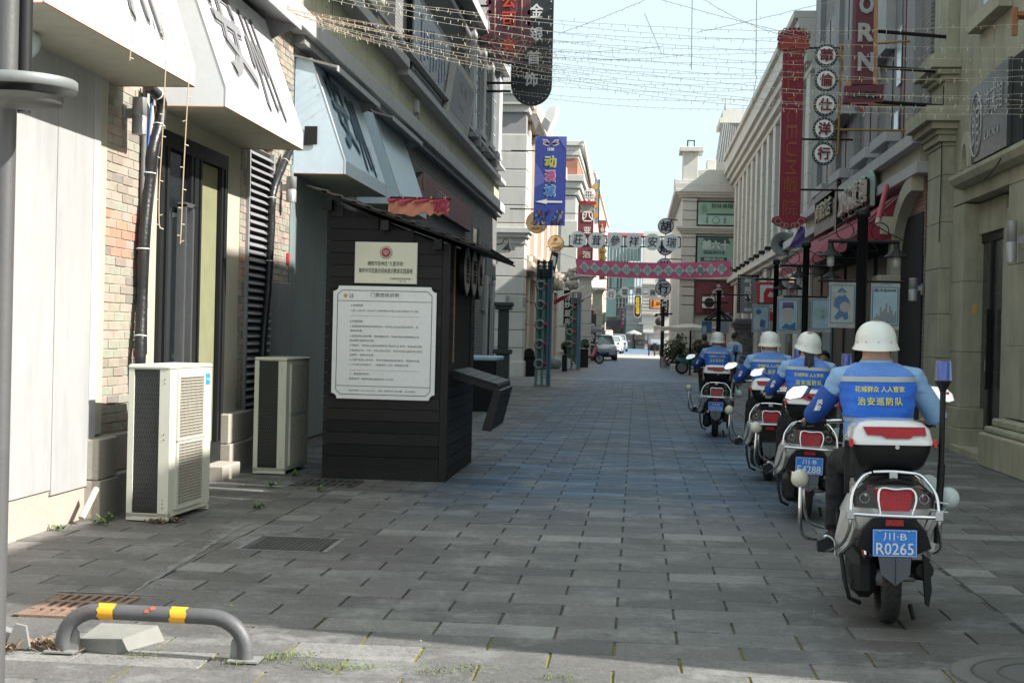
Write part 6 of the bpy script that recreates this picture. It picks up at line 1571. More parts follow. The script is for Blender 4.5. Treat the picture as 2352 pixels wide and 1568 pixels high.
# round barbecue signs
for (u, v, r_, yy, lab, mt) in ((555, 985, .30 * 1.05, 47.2, 'tan disc sign half hidden behind the blue banner', M('disc_tan', (.36, .25, .12), .5)), (725, 1172, .34, 50.5, 'cream orange round barbecue sign under the blue banner', M('disc_orange_cream', (.66, .46, .24), .5))):
    c = PY(cD(u, v), yy); r_ = (PY(cD(u + (98 if u < 600 else 75), v), yy).x - c.x)
    t = thing('round_sign', lab, 'round sign', c)
    MB().disc(c, r_, UY, .08, 32).build('disc', mt, t); MB().torus(c - UY * .04, r_ * .93, .008, UY, 32, 4).build('ring', M('brown_line', (.25, .10, .03), .5), t)
    MB().disc(c - UY * .045 + UZ * r_ * .5, r_ * .2, UY, .01, 16).build('emblem', MT['brown_line'], t)
    lettering(t, MT['brown_line'], [('大牛王', c - UY * .05, UX, UZ, (r_ * 1.0, r_ * .28)), ('烤肉', c - UY * .05 + Vector((-r_ * .1, 0, -r_ * .5)), UX, UZ, (r_ * .6, r_ * .25)), ('请上\n二楼', c - UY * .05 + Vector((r_ * .42, 0, -r_ * .5)), UX, UZ, (r_ * .3, r_ * .28))], bold=.02)
# white and red vertical poster, black plum sign, capital columns
q = lambda u, v, y=52.0: PY(c2(u, v), y)
t = thing('hanging_sign', 'white sign with red ends and vertical writing on the left arcade', 'sign', q(250, 520))
a_, b2, c_, d_ = q(218, 365), q(284, 430), q(275, 680), q(215, 640)
MB().slab([a_, b2, c_, d_], (.03, .1, 0)).build('board', ltr_w, t)
for (e, f, g_, h_) in ((a_, b2, b2.lerp(c_, .07), a_.lerp(d_, .07)), (d_.lerp(a_, .08), c_.lerp(b2, .08), c_, d_)): MB().slab([p - UY * .01 for p in (e, f, g_, h_)], (0, .005, 0)).build('red_end', red_b, t)
m = MB()
for k, cx in enumerate((.25, .5, .75)): p = a_.lerp(b2, cx) - UZ * 1.0 * .55; put_text(m, '手工老面\n包子馒头'.replace('\n', '')[k * 2:k * 2 + 2], p - UY * .02, UX, UZ, w=.07, h=.5)
m.build('lettering', trim_g, t)
t = thing('hanging_sign', 'dark slanting sign with lattice top and pale plum blossom pattern', 'sign', q(420, 450))
MB().slab([q(415, 285), q(480, 355), q(440, 560), q(425, 680), q(345, 640)], (.0, .08, 0)).build('board', dark_m, t)
m = MB()
for k in range(5): m.tube([q(418 + k * 9, 370 + k * 4) - UY * .02, q(405 + k * 9, 470 + k * 4) - UY * .02], .014, 4)
for (u, v) in ((405, 535), (390, 610), (415, 570)):
    for k in range(5): m.disc(q(u + 14 * math.cos(k * 1.26), v + 18 * math.sin(k * 1.26)) - UY * .03, .045, UY, .01, 8)
m.build('blossoms', disc_w, t)
for (u, v, yy_, n_) in ((575, 580, 64, 'nearer'), (620, 590, 70, 'farther')):
    pass
t = thing('arcade_lamp_cluster', 'cluster of grey carved balls and foliage on the left arcade above the flags', 'ornament', q(600, 590, 62))
m = MB()
for k in range(26): m.sphere(q(random.uniform(540, 680), random.uniform(520, 700), 62), random.uniform(.06, .16), 10, 6)
m.build('balls', M('mid_grey_stone', (.26, .27, .26), .7, var=.2), t)
# 妙厨房 sign
q = lambda u, v, y=58.0: PY(c1(u, v), y)
t = thing('vertical_sign', 'black vertical shop sign with white characters behind the far lattice pillar', 'sign', q(285, 640))
box('board', black_p, t, q(240, 0).x, q(345, 0).x, 58, 58.1, q(0, 900).z, q(0, 325).z)
lettering(t, ltr_w, [(s_, q(287, v) - UY * .02, UX, UZ, (.22, .26)) for s_, v in (('百', 450), ('妙', 570), ('厨', 715), ('房', 850))], bold=.03)
# flags
for (pts, yy, lab) in (([(60, 490), (340, 370), (250, 480), (60, 575)], 56, 'wind blown red flag on a white pole over the left pavement'), ([(430, 560), (600, 440), (560, 500), (470, 590)], 62, 'smaller red pennant beside the white letter on the left'), ([(550, 715), (700, 655), (740, 700), (560, 790)], 80, 'pink red flag farther down the left side')):
    q = lambda u, v: PY(c1(u, v), yy)
    t = thing('red_flag', lab, 'flag', q(*pts[1]))
    P0, P1_, P2, P3 = [q(*p) for p in pts]
    rows_ = [[P0.lerp(P1_, i / 8).lerp(P3.lerp(P2, i / 8), j / 4) + Vector((0, .06 * math.sin(i * 1.3 + j), 0)) for i in range(9)] for j in range(5)]
    MB().loft(rows_, cap=False, closed=False).build('cloth', M('flag_red', (.30, .03, .05), .7, var=.25, vs=5), t)
    d = (P1_ - P0).normalized(); MB().tube([P0.lerp(P1_, .2), P1_ + d * .6], .018, 6).build('flag_pole', ltr_w, t)
# lattice gate pillars with red studs and lanterns
gr_m = M('lattice_teal_grey', (.15, .30, .26), .6, var=.2, vs=2); pk_m = M('stud_red', (.42, .03, .06), .5)
def lattice(x, y, w, h, label, studs_=True, mat=gr_m, planter=True):
    t = thing('lattice_pillar', label, 'pillar', (x, y, 0), 'lattice pillars with red studs along the left kerb')
    for dx in (-w / 2, -w * .08, w * .30, w / 2 - .03):
        box('upright', mat if dx < 0 else M('lattice_blue_grey', (.12, .24, .34), .6, var=.2), t, x + dx, x + dx + .075, y, y + .09, 0, h)
    box('back_board', M('lattice_backing', (.10, .19, .165), .7, var=.2), t, x - w / 2 + .01, x + w / 2, y + .1, y + .14, .5, h * .93)
    m = MB()
    zc = h * .86
    m.box(x - w * .5, x + w * .52, y - .03, y + .02, zc, zc + .05); m.box(x - w * .5, x + w * .52, y - .03, y + .02, zc + .42, zc + .47)
    for k in range(9): m.box(x - w * .5 + k * w * .125, x - w * .5 + k * w * .125 + .02, y - .03, y + .02, zc + .05, zc + .42)
    for k in range(1, 4): m.box(x - w * .5, x + w * .52, y - .028, y + .018, zc + k * .105, zc + k * .105 + .025)
    m.build('lattice_head', dark_m if mat is gr_m else mat, t)
    n = 5 if y < 50 else 4
    for k in range(n):
        z = h * .80 - k * h * .155
        MB().sphere((x + .07, y - .03, z), (.06, .04, .06), 12, 8).build('stud', pk_m, t)
        MB().torus((x - w * .22, y - .02, z), .12, .035, UY, 18, 6).build('ring', M('ring_grey', (.34, .35, .34), .5), t)
    if planter: 
        for k in range(5): box('rung', mat, t, x - w * .1, x + w * .3, y - .01, y + .03, .25 + k * .1, .29 + k * .1)
    box('foot', trim_g, t, x - w / 2 - .02, x + w / 2 + .05, y - .04, y + .14, 0, .06)
    return t
p = PG((1245, 888)); zt_ = PY((1250, 597), p.y).z
lattice(p.x - .02, p.y, .80 * (PY((1267, 800), p.y).x - PY((1226, 800), p.y).x), zt_, 'nearest teal lattice pillar with red studs and crescent rings, beside the litter bin')
p = PG((1314, 850)); zt_ = PY(c1(400, 310), p.y).z
lattice(p.x - .02, p.y, .62, zt_ * .96, 'second lattice pillar with red studs in front of the black vertical sign', mat=M('lattice_grey', (.17, .18, .175), .6, var=.2))
for (u0, u1, yy, lab, n_) in ((640, 760, 84, 'third lattice screen with ring ornaments', 3), (760, 830, 92, 'fourth ring ornament screen down the left kerb', 3), (835, 905, 98, 'fifth ring ornament screen next to the green banner', 3)):
    xa, xb = PY(c1(u0, 900), yy).x, PY(c1(u1, 900), yy).x
    t = thing('ring_screen', lab, 'screen', ((xa + xb) / 2, yy, 0))
    box('panel', M('screen_dark', (.075, .078, .076), .7), t, xa, xb, yy, yy + .08, 0.0, PY(c1(700, 720), yy).z)
    for v in (925, 1010, 1100): 
        MB().torus(((xa + xb) / 2, yy - .02, PY(c1(700, v), yy).z), (xb - xa) * .22, .05, UY, 16, 6).build('ring', disc_w, t)
    MB().sphere(((xa + xb) / 2, yy - .02, PY(c1(700, 1010), yy).z), .1, 8, 6).build('stud', pk_m, t)
# litter bin
p = PG((1214, 864)); xa, xb = PY(cE2(245, 400), p.y).x, PY(cE2(370, 400), p.y).x; zb_ = PY(cE2(300, 335), p.y).z; zt_ = PY(cE2(300, 240), p.y).z
t = thing('litter_bin', 'black litter bin with domed hood at the foot of the banded cream pilaster', 'bin', ((xa + xb) / 2, p.y, 0))
MB().bbox(xa, xb, p.y - .35, p.y, 0.02, zb_, .03).build('body', black_p, t); MB().box(xa - .03, xb + .03, p.y - .38, p.y + .02, zb_, zb_ + .05).build('rim', black_p, t)
MB().slab([Vector(((xa + xb) / 2 + (xb - xa) * .42 * math.cos(math.pi * k / 14), p.y - .33, zb_ + .05 + (zt_ - zb_ - .05) * (.35 + .65 * math.sin(math.pi * k / 14)) * (1 if 0 < k < 14 else 0))) for k in range(15)], (0, .3, 0)).build('hood', black_p, t)
box('side_bar', steel, t, xb + .02, xb + .05, p.y - .33, p.y - .3, .1, .8)
tag(MB().sphere((PG(cE2(560, 460)).x, PG(cE2(560, 460)).y, .25), (.35, .3, .32), 12, 8).build('rubbish_bag', M('bag_teal', (.30, .38, .36), .4, var=.3, vs=6, bump=.8, bs=12)), 'crumpled pale green bag on the ground right of the nearest lattice pillar', 'bag')
# wall lamp on the cream pilaster
c = PY(cC(1870, 640), 49.0)
t = thing('gooseneck_lamp', 'black gooseneck lamp with conical shade on the banded cream pilaster', 'wall lamp', c)
MB().tube([PY(cC(u, v), 49.0) for u, v in ((1745, 620), (1790, 622), (1815, 605), (1828, 580), (1850, 568), (1868, 580), (1873, 615))], .018, 6).build('neck', black_p, t)
MB().lathe([(.03, .12), (.05, .05), (.22, -.12), (.23, -.14), (.05, -.1)], (c.x, c.y, c.z + .02), 18).build('shade', black_p, t); MB().sphere((c.x, c.y, c.z - .14), .07, 10, 6).build('bulb', ltr_w, t)
for (u, v, lab) in ((1855, 1125, 'left grey tube lamp on the pilaster'), (2010, 1140, 'right tilted grey lamp box on the pilaster edge')):
    c = PY(cC(u, v), 49.1); t = thing('tube_lamp', lab, 'wall lamp', c); MB().bbox(c.x - .06, c.x + .06, 49.05, 49.2, c.z - .18, c.z + .18, .02).build('body', trim_g, t)
# red hotel sign with globe
yy = 62.0; q = lambda u, v: PY(cD(u, v), yy)
t = thing('hotel_sign', 'tall maroon vertical sign with a white globe on top and white framed characters', 'sign', q(1020, 1000))
hm_ = M('hotel_maroon', (.16, .035, .05), .5, var=.1)
box('panel', hm_, t, q(945, 0).x, q(1085, 0).x, yy, yy + .25, 4.55, q(0, 810).z); box('red_roof', red_b, t, q(955, 0).x, q(1105, 0).x, yy - .1, yy + .35, q(0, 800).z, q(0, 778).z); box('crest', trim_g, t, q(965, 0).x, q(1075, 0).x, yy - .01, yy, q(0, 880).z, q(0, 800).z)
gc = q(1028, 738); gr_ = q(1075, 738).x - gc.x
MB().sphere(gc, gr_ * .93, 16, 10).build('globe', M('globe_grey', (.30, .27, .27), .5), t)
m = MB(); m.torus(gc - UY * gr_ * .9, gr_, .018, UY, 24, 5)
for k in (-.5, 0, .5): m.tube([gc + Vector((gr_ * math.cos(a) * math.cos(k * 1.2), -gr_ * 1.0, gr_ * math.sin(k * 1.2) * 1.0)) for a in [math.pi * j / 10 for j in range(11)]], .015, 4)
for k in (.9, .45): m.tube([gc + Vector((gr_ * k * math.cos(a) , -gr_ * 1.0, gr_ * math.sin(a))) for a in [2 * math.pi * j / 20 for j in range(21)]], .012, 4)
m.tube([gc + Vector((0, -gr_, -gr_)), gc + Vector((0, -gr_, gr_))], .012, 4); m.build('globe_lines', ltr_w, t)
fr = MB(); a, b_ = q(963, 888), q(1055, 978)
for (x0_, x1_, za_, zb2) in ((a.x, b_.x, a.z - .05, a.z), (a.x, b_.x, b_.z, b_.z + .05), (a.x, a.x + .05, b_.z, a.z), (b_.x - .05, b_.x, b_.z, a.z)): fr.box(x0_, x1_, yy - .03, yy, za_, zb2)
cx, cz = (a.x + b_.x) / 2, (a.z + b_.z) / 2
for k in (-1, 1): fr.tube([(cx + k * .06, yy - .02, a.z - .05), (cx + k * .07, yy - .02, cz), (cx + k * .2, yy - .02, b_.z + .08)], .02, 5)
for k in (-1, 1): fr.tube([(cx - .22, yy - .02, cz + k * .1), (cx - .1, yy - .02, cz + k * .05)], .02, 5)
fr.build('emblem', ltr_w, t)
lettering(t, ltr_w, [('亚', q(1005, 1055) - UY * .03, UX, UZ, (.30, .26)), ('洲', q(1000, 1160) - UY * .03, UX, UZ, (.30, .3)), ('酒', q(1000, 1275) - UY * .03, UX, UZ, (.34, .28))], bold=.03)
for v in (890, 1190): bar(t, (-4.0, yy, q(0, v).z), (q(945, 0).x, yy, q(0, v).z), .02)
yy = 75.0; q = lambda u, v: PY(cD(u, v), yy)
t = thing('vertical_sign', 'narrow blue sign with a column of orange discs behind the globe sign', 'sign', q(1095, 800))
MB().slab([q(1070, 605), q(1115, 600), q(1110, 990), q(1068, 1000)], (0, .2, 0)).build('panel', M('sign_sky_blue', (.20, .33, .38), .5), t)
MB().slab([q(1108, 600), q(1118, 602), q(1113, 990), q(1104, 990)], (0, .15, 0)).build('edge', hm_, t)
for v in (665, 745, 830, 920): MB().disc(q(1078, v) - UY * .02, .17, UY, .05, 16).build('disc', M('disc_orange', (.55, .30, .08), .5), t)
yy = 78.0; q = lambda u, v: PY(cD(u, v), yy)
t = thing('vertical_sign', 'red and white zigzag edged sign with a queen figure behind the white disc signs', 'sign', q(1140, 1200))
MB().slab([q(1100, 1000), q(1115, 965), q(1175, 965), q(1178, 1010), q(1165, 1050), q(1175, 1075), q(1110, 1085)], (0, .1, 0)).build('head_panel', M('muted_red', (.33, .07, .07), .5), t)
zz_ = [q(1100, 1080)] + [q(1165 + (18 if k % 2 else 0), 1080 + k * 32) for k in range(14)] + [q(1110, 1500)]
MB().slab(zz_, (0, .08, 0)).build('zigzag_panel', ltr_w, t); MB().slab([q(1115, 1090), q(1158, 1090), q(1158, 1490), q(1120, 1490)], (0, -.02, 0)).build('red_strip', MT['muted_red'], t)
MB().slab([q(1128, 1070), q(1125, 1040), q(1138, 1020), q(1130, 1000), q(1150, 1000), q(1142, 1020), q(1158, 1045), q(1155, 1070)], (0, -.03, 0)).build('queen_print', M('print_cream', (.55, .5, .4), .6), t)
lettering(t, M('letter_yellow', (.7, .5, .05), .5, var=0, bump=0), [('良', q(1135, 1220) - UY * .04, UX, UZ, (.32, .36)), ('兆', q(1135, 1290) - UY * .04, UX, UZ, (.32, .36))], bold=.03)
# overhead row of six discs at the gate
yy = 50.0; q = lambda u, v: PY(cE(u, v), yy)
t = thing('overhead_sign', 'row of six large white discs with black brush characters across the street', 'sign', q(1300, 170))
m = MB()
for (v0, v1) in ((110, 128), (215, 235)): m.tube([q(725, v0), q(1885, v1)], .022, 8)
for k in range(7): 
    u = 725 + (1885 - 725) * k / 6; m.tube([q(u, 112 + k * 3), q(u, 216 + k * 3)], .018, 6)
m.build('frame', black_p, t)
for s_, u, v in zip('莊茸參祥安瑞', (815, 1008, 1202, 1400, 1593, 1790), (152, 163, 166, 172, 178, 184)):
    c = q(u, v); MB().disc(c - UY * .05, .292, UY, .05, 36).build('disc', disc_w, t)
    lettering(t, ltr_k, [(s_, c - UY * .085, UX, UZ, (.34, .36))], name='character', bold=.012, shear=.12)
# vertical hanging discs on the corner
yy = 56.0; q = lambda u, v: PY(cE(u, v), yy)
t = thing('hanging_disc_sign', 'vertical string of black rimmed discs hanging from the cream corner with single characters', 'sign', q(1720, 200))
m = MB(); m.tube([q(1735, -55), q(1725, 760)], .02, 6); m.tube([q(1735, -55), q(1860, -50)], .02, 6); m.tube([q(1740, 355), q(1900, 360)], .02, 6); m.build('rod', black_p, t)
for s_, u, v in zip('胡照堂行', (1733, 1727, 1716, 1706), (12, 235, 430, 660)):
    c = q(u, v); MB().disc(c, .312, UY, .06, 36).build('rim', black_p, t); MB().disc(c - UY * .035, .277, UY, .01, 36).build('disc', M('disc_bluish', (.50, .54, .60), .5), t)
    lettering(t, ltr_k, [(s_, c - UY * .06, UX, UZ, (.39, .39))], name='character', bold=.04)
yy = 78.0; q = lambda u, v: PY(c1(u, v), yy)
t = thing('overhead_sign', 'farther row of four small white discs with black characters on a thin curved frame', 'sign', q(1300, 360))
for s_, u, v in zip('行當典興', (1010, 1235, 1460, 1695), (402, 362, 350, 378)):
    c = q(u, v); MB().disc(c - UY * .06, .29, UY, .05, 32).build('disc', disc_w, t); lettering(t, ltr_k, [(s_, c - UY * .10, UX, UZ, (.30, .34))], name='character', bold=.01)
MB().tube([q(870, 390), q(900, 480), q(1010, 440), q(1235, 410), q(1460, 400), q(1700, 400), q(1760, 330)], .02, 6).tube([q(870, 300), q(1120, 300), q(1400, 290), q(1640, 300)], .012, 6).build('frame', black_p, t)
# banner
yy = 45.0
t = thing('street_banner', 'long pink red banner with a row of pale diamonds and characters stretched over the street', 'banner', (.4, yy, 3.7))
Lb, Rb = [PY(cE(*p), yy) for p in ((790, 350), (803, 512))], [PY(cH(*p), yy) for p in ((505, 380), (505, 480))]
def bp(f, g): # f along, g 0 top..1 bottom
    top_ = Lb[0].lerp(Rb[0], f); bot = Lb[1].lerp(Rb[1], f); sag = -.10 * 4 * f * (1 - f)
    return top_.lerp(bot, g) + Vector((0, .03 * math.sin(f * 25) , sag))
rows_ = [[bp(i / 40, j / 4) for i in range(41)] for j in range(5)]
MB().loft(rows_, cap=False, closed=False).build('cloth', M('banner_pink_red', (.88, .17, .32), .7, var=.12, vs=2), t)
m = MB(); cm_ = MB()
n_ = 14
for k in range(n_):
    f = .055 + (k + .0) * .0683; g_ = .5
    m.add([bp(f - .036, .5) - UY * .02, bp(f, .88) - UY * .02, bp(f + .036, .5) - UY * .02, bp(f, .12) - UY * .02], [(0, 1, 2, 3)])
    put_text(cm_, '热烈庆祝中国共产党成立一百周年'[k], bp(f, .5) - UY * .035, UX, UZ, w=.17, h=.2)
m.build('diamonds', M('diamond_pale', (.66, .72, .70), .7), t); cm_.build('lettering', M('lettering_sage', (.26, .32, .31), .7), t)
MB().tube([Lb[0], Vector((-2.6, 41, 3.95))], .008, 5).tube([Lb[1], Vector((-2.6, 41, 3.3))], .008, 5).tube([Rb[0], Vector((4.5, 45.2, 4.0))], .008, 5).tube([Rb[1], Vector((4.5, 45.2, 3.4))], .008, 5).build('rope', ltr_w, t)
# ------------------------------------------------------------ end of the street
yy = 186.0; q = lambda u, v: PY(c1(u, v), yy)
E1 = thing('end_building', 'distant glass and grey building closing the end of the street', 'building', (0, yy, 0))
box('wall', M('far_grey_wall', (.30, .32, .31), .8, var=.08, vs=.3), E1, q(860, 0).x, q(1290, 0).x, yy, yy + 20, 0, PY(cD(1200, 1085), yy).z)
box('roof_fascia', M('pink_fascia', (.50, .12, .16), .6), E1, PY(cD(1165, 1090), yy).x, PY(cD(1510, 1090), yy).x, yy - .5, yy, PY(cD(1300, 1120), yy).z, PY(cD(1300, 1080), yy).z)
box('roof_fascia', M('pale_pink_fascia', (.7, .45, .45), .6), E1, PY(cD(1510, 1090), yy).x, PY(cD(1690, 1090), yy).x, yy - .5, yy, PY(cD(1300, 1120), yy).z, PY(cD(1300, 1082), yy).z)
box('glass_wall', M('far_green_glass', (.22, .36, .34), .25, var=.2, vs=.3), E1, PY(cD(1165, 0), yy).x, PY(cD(1515, 0), yy).x, yy - .3, yy, PY(cD(1300, 1330), yy).z, PY(cD(1300, 1120), yy).z)
for k in range(12): x = PY(cD(1170 + k * 31, 0), yy).x; box('mullion', ledge_g, E1, x, x + .12, yy - .5, yy - .3, q(0, 600).z, PY(cD(1300, 1120), yy).z)
for v in (110, 300, 440, 520, 600, 740): box('transom', ledge_g, E1, q(870, 0).x, q(1530, 0).x, yy - .55, yy - .3, q(0, v).z, q(0, v - 8).z)
for (ua, ub, va, vb) in ((870, 1110, 440, 750), (1215, 1400, 110, 290), (1050, 1110, 110, 290), (1120, 1190, 330, 420)): box('window', MT['far_green_glass'], E1, q(ua, 0).x, q(ub, 0).x, yy - .6, yy - .3, q(0, vb).z, q(0, va).z)
box('dark_shopfront', M('far_dark_shop', (.05, .05, .07), .4), E1, q(950, 0).x, q(1200, 0).x, yy - .8, yy, q(0, 905).z, q(0, 800).z); box('shopfront', glass_d, E1, q(1050, 0).x, q(1190, 0).x, yy - .7, yy, q(0, 1130).z, q(0, 905).z)
E2 = thing('end_building', 'pale cream distant building to the right of the glass one', 'building', (5, yy, 0))
fw = M('far_cream', (.50, .49, .45), .8, var=.06, vs=.3)
box('wall', fw, E2, q(1530, 0).x, q(2130, 0).x, yy - 8, yy + 10, 0, PY(cD(1600, 1080), yy).z - .4)
box('wall', MT['far_grey_wall'], E2, q(1282, 0).x, q(1530, 0).x, yy - 6, yy + 10, 0, q(0, 560).z); box('cornice', MT['far_grey_wall'], E2, q(1270, 0).x, q(1530, 0).x, yy - 6.5, yy + 9, q(0, 575).z, q(0, 545).z)
for v in (240, 720, 1000): box('cornice', fw, E2, q(1520, 0).x, q(2000, 0).x, yy - 8.5, yy, q(0, v).z, q(0, v - 22).z)
for v in range(280, 700, 52): box('course_joint', trim_g, E2, q(1530, 0).x, q(2000, 0).x, yy - 8.06, yy, q(0, v).z, q(0, v - 4).z)
for v in (640, 720, 820, 880, 950): box('course_joint', trim_g, E2, q(1285, 0).x, q(1528, 0).x, yy - 6.06, yy, q(0, v).z, q(0, v - 4).z)
box('window', glass_d, E2, q(1780, 0).x, q(1880, 0).x, yy - 8.1, yy, q(0, 230).z, q(0, 120).z)
t = thing('billboard', 'orange advertising board on the distant cream building', 'billboard', q(1750, 525)); y2 = yy - 9
Q = lambda u, v: PY(c1(u, v), y2)
box('frame', M('navy_frame', (.03, .04, .10), .5), t, Q(1650, 0).x, Q(1830, 0).x, y2, y2 + .3, Q(0, 606).z, Q(0, 440).z); box('face', M('board_orange', (.62, .22, .03), .5), t, Q(1668, 0).x, Q(1830, 0).x, y2 - .05, y2, Q(0, 590).z, Q(0, 452).z)
box('figure', dark_m, t, Q(1700, 0).x, Q(1722, 0).x, y2 - .1, y2, Q(0, 570).z, Q(0, 460).z); lettering(t, dark_m, [('BREA', Q(1785, 555) - UY * .1, UX, UZ, (Q(1820, 0).x - Q(1755, 0).x, .4))], bold=.03)
t = thing('vertical_sign', 'distant round ended sign with yellow characters on the grey building', 'sign', q(1445, 600)); y2 = 150.0; Q = lambda u, v: PY(c1(u, v), y2)
def capsule(u0, u1, v0, v1, y, mat, name, o=0):
    a, b_ = Q(u0, v0), Q(u1, v1); r_ = (b_.x - a.x) / 2; cx = (a.x + b_.x) / 2
    pl = [Vector((cx + r_ * math.cos(math.pi * k / 10), y, a.z - r_ + r_ * math.sin(math.pi * k / 10))) for k in range(11)] + [Vector((cx - r_ * math.cos(math.pi * k / 10), y, b_.z + r_ - r_ * math.sin(math.pi * k / 10))) for k in range(11)]
    MB().slab(pl, (0, .2, 0)).build(name, mat, t)
capsule(1390, 1502, 400, 785, y2, ltr_w, 'border'); capsule(1397, 1495, 408, 778, y2 - .03, dark_m, 'panel')
lettering(t, M('letter_yellow2', (.65, .48, .02), .5, var=0, bump=0), [('庭院品味酒樓'[k], Q(1445, 470 + k * 46) - UY * .1, UX, UZ, (.38, .27)) for k in range(6)], bold=.02)
t = thing('vertical_sign', 'thin dark red vertical sign on the distant grey building', 'sign', q(1213, 780)); box('panel', M('far_sign_red', (.20, .04, .06), .5), t, q(1188, 0).x, q(1235, 0).x, yy - 2, yy - 1.7, q(0, 945).z, q(0, 610).z)
lettering(t, ltr_w, [('大酒楼坊'[k], q(1210, 672 + k * 68) - UY * 2.1, UX, UZ, (.27, .34)) for k in range(4)])
t = thing('vertical_sign', 'green banner sign with white characters above the ring screens', 'sign', PY(c1(865, 760), 100)); Q = lambda u, v: PY(c1(u, v), 100.0)
box('panel', M('sign_green', (.06, .17, .12), .5), t, Q(800, 0).x, Q(945, 0).x, 100, 100.1, Q(0, 845).z, Q(0, 672).z); lettering(t, ltr_w, [('清', Q(850, 725) - UY * .05, UX, UZ, (.28, .28)), ('竹', Q(875, 795) - UY * .05, UX, UZ, (.26, .22))], bold=.03)
# stalls and parasols at the end
def parasol(u0, u1, vt, ve, vb, yy, label, mat, pole=True, cr=c1):
    Q = lambda u, v: PY(cr(u, v), yy)
    a, b_ = Q(u0, ve), Q(u1, ve); cx = (a.x + b_.x) / 2; r_ = (b_.x - a.x) / 2; zt_, ze = Q((u0 + u1) / 2, vt).z, a.z
    t = thing('parasol', label, 'parasol', (cx, yy, 0), None)
    n = 8; apex = Vector((cx, yy + r_ * .0, zt_)); rim = [Vector((cx + r_ * math.cos(6.2832 * k / n + .39), yy + r_ * math.sin(6.2832 * k / n + .39), ze)) for k in range(n)]
    m = MB()
    for k in range(n):
        p_, q_ = rim[k], rim[(k + 1) % n]; mid = (p_ + q_) / 2 - UZ * (-.03); m.add([apex, p_, mid, q_], [(0, 1, 2), (0, 2, 3)]); m.add([p_, mid, q_, q_ - UZ * .16, mid - UZ * .12, p_ - UZ * .16], [(0, 1, 4, 5), (1, 2, 3, 4)])
    m.build('canopy', mat, t)
    MB().tube([(cx, yy, 0), (cx, yy, zt_)], .04, 8).build('pole', dark_m, t)
    return t
par_g = M('canvas_grey', (.30, .31, .30), .8); 
parasol(1245, 1520, 985, 1040, 0, 170, 'grey parasol in front of the distant grey building', par_g)
t = thing('market_stall', 'dark stacked goods under the distant grey parasol', 'stall', q(1380, 1150)); y2 = 172; Q = lambda u, v: PY(c1(u, v), y2)
for k in range(14): a = Q(random.uniform(1260, 1480), 0).x; box('crate', M('crate_dark', (.07, .065, .06), .7, var=.3), t, a, a + random.uniform(.5, 1.2), y2 - random.uniform(0, 1), y2 + 1, random.choice([0, .6, 1.1]), random.choice([.6, 1.1, 1.9]))
tag(box('red_booth', M('booth_red', (.35, .04, .06), .6), None, Q(1185, 0).x, Q(1260, 0).x, y2 + 3, y2 + 5, .6, PY(c1(0, 1120), y2).z), 'small red booth beside the distant parasol', 'booth')
t = thing('market_stall', 'grey stone doorway booth at the end on the right of the parasol', 'stall', Q(1580, 1150)); box('body', M('booth_grey', (.22, .22, .21), .8), t, Q(1505, 0).x, Q(1560, 0).x, y2, y2 + 2, 0, 3.0); box('canopy', trim_g, t, Q(1480, 0).x, Q(1730, 0).x, y2 - 1, y2 + 3, 3.0, 3.2)
# big cream parasol on the right
par_w = M('canvas_cream', (.48, .47, .42), .8, var=.05)
t = parasol(1660, 2330, 1030, 1070, 0, 57, 'big cream canvas parasol on the right pavement behind the first rider', par_w, cr=crop(2000, 900, 2.613))
Q = lambda u, v: PY(cE(u, v), 57)
MB().loft([[Vector((Q(1980, 0).x + r_ * math.cos(k * math.pi / 4 + .39), 57 + r_ * math.sin(k * math.pi / 4 + .39), z)) for k in range(8)] for r_, z in ((.05, Q(0, 985).z), (.85, Q(0, 1020).z), (.85, Q(0, 1030).z))], cap=False).build('top_vent', par_w, t)
tag(box('wicker_counter', M('dark_hedge_brown', (.10, .09, .07), .8), None, 3.2, 4.4, 66, 67, 0, 1.2), 'low dark counter under the cream parasol', 'counter')
tag(box('white_barrier', M('barrier_white', (.55, .56, .54), .6, streak=.3), None, PG(cE2(1775, 485)).x, PG(cE2(2010, 490)).x, 61.5, 62.1, 0, .35, .02), 'low white plastic crate on the pavement left of the first rider', 'crate')
# street furniture pole, planter cabinet
t = thing('telephone_cabinet', 'grey stone cabinet with a small figure on top beside the far road', 'cabinet', (1, 120, 0)); y2 = 118; Q = lambda u, v: PY(c1(u, v), y2)
box('body', M('cab_grey', (.20, .20, .20), .8), t, Q(1735, 0).x, Q(1865, 0).x, y2, y2 + 1, 0, Q(0, 885).z); box('cap', trim_g, t, Q(1725, 0).x, Q(1875, 0).x, y2 - .1, y2 + 1.1, Q(0, 895).z, Q(0, 880).z); MB().sphere(Q(1800, 850), .35, 8, 6).build('finial', dark_m, t)
t = thing('lamp_post', 'far black lamp post in front of the planter on the right', 'lamp post', (1.2, 70, 0)); y2 = 70; Q = lambda u, v: PY(c1(u, v), y2)
MB().tube([(Q(1880, 0).x, y2, 0), (Q(1880, 0).x, y2, Q(0, 560).z)], .09, 10).build('post', black_p, t); MB().tube([Q(1740, 730), Q(2020, 722)], .04, 6).build('cross_bar', black_p, t); MB().tube([Q(1745, 735), Q(1745, 765)], [.05, .12], 8).build('lamp', black_p, t)
box('planter_base', trim_g, t, Q(1860, 0).x, Q(1945, 0).x, y2 - .3, y2 + .3, 0, .55); 
t = thing('hanging_sign', 'dark hanging sign with small white discs below the black rimmed discs', 'sign', PY(c1(1900, 600), 72)); y2 = 72; Q = lambda u, v: PY(c1(u, v), y2)
box('panel', dark_m, t, Q(1835, 0).x, Q(1975, 0).x, y2, y2 + .1, Q(0, 720).z, Q(0, 440).z)
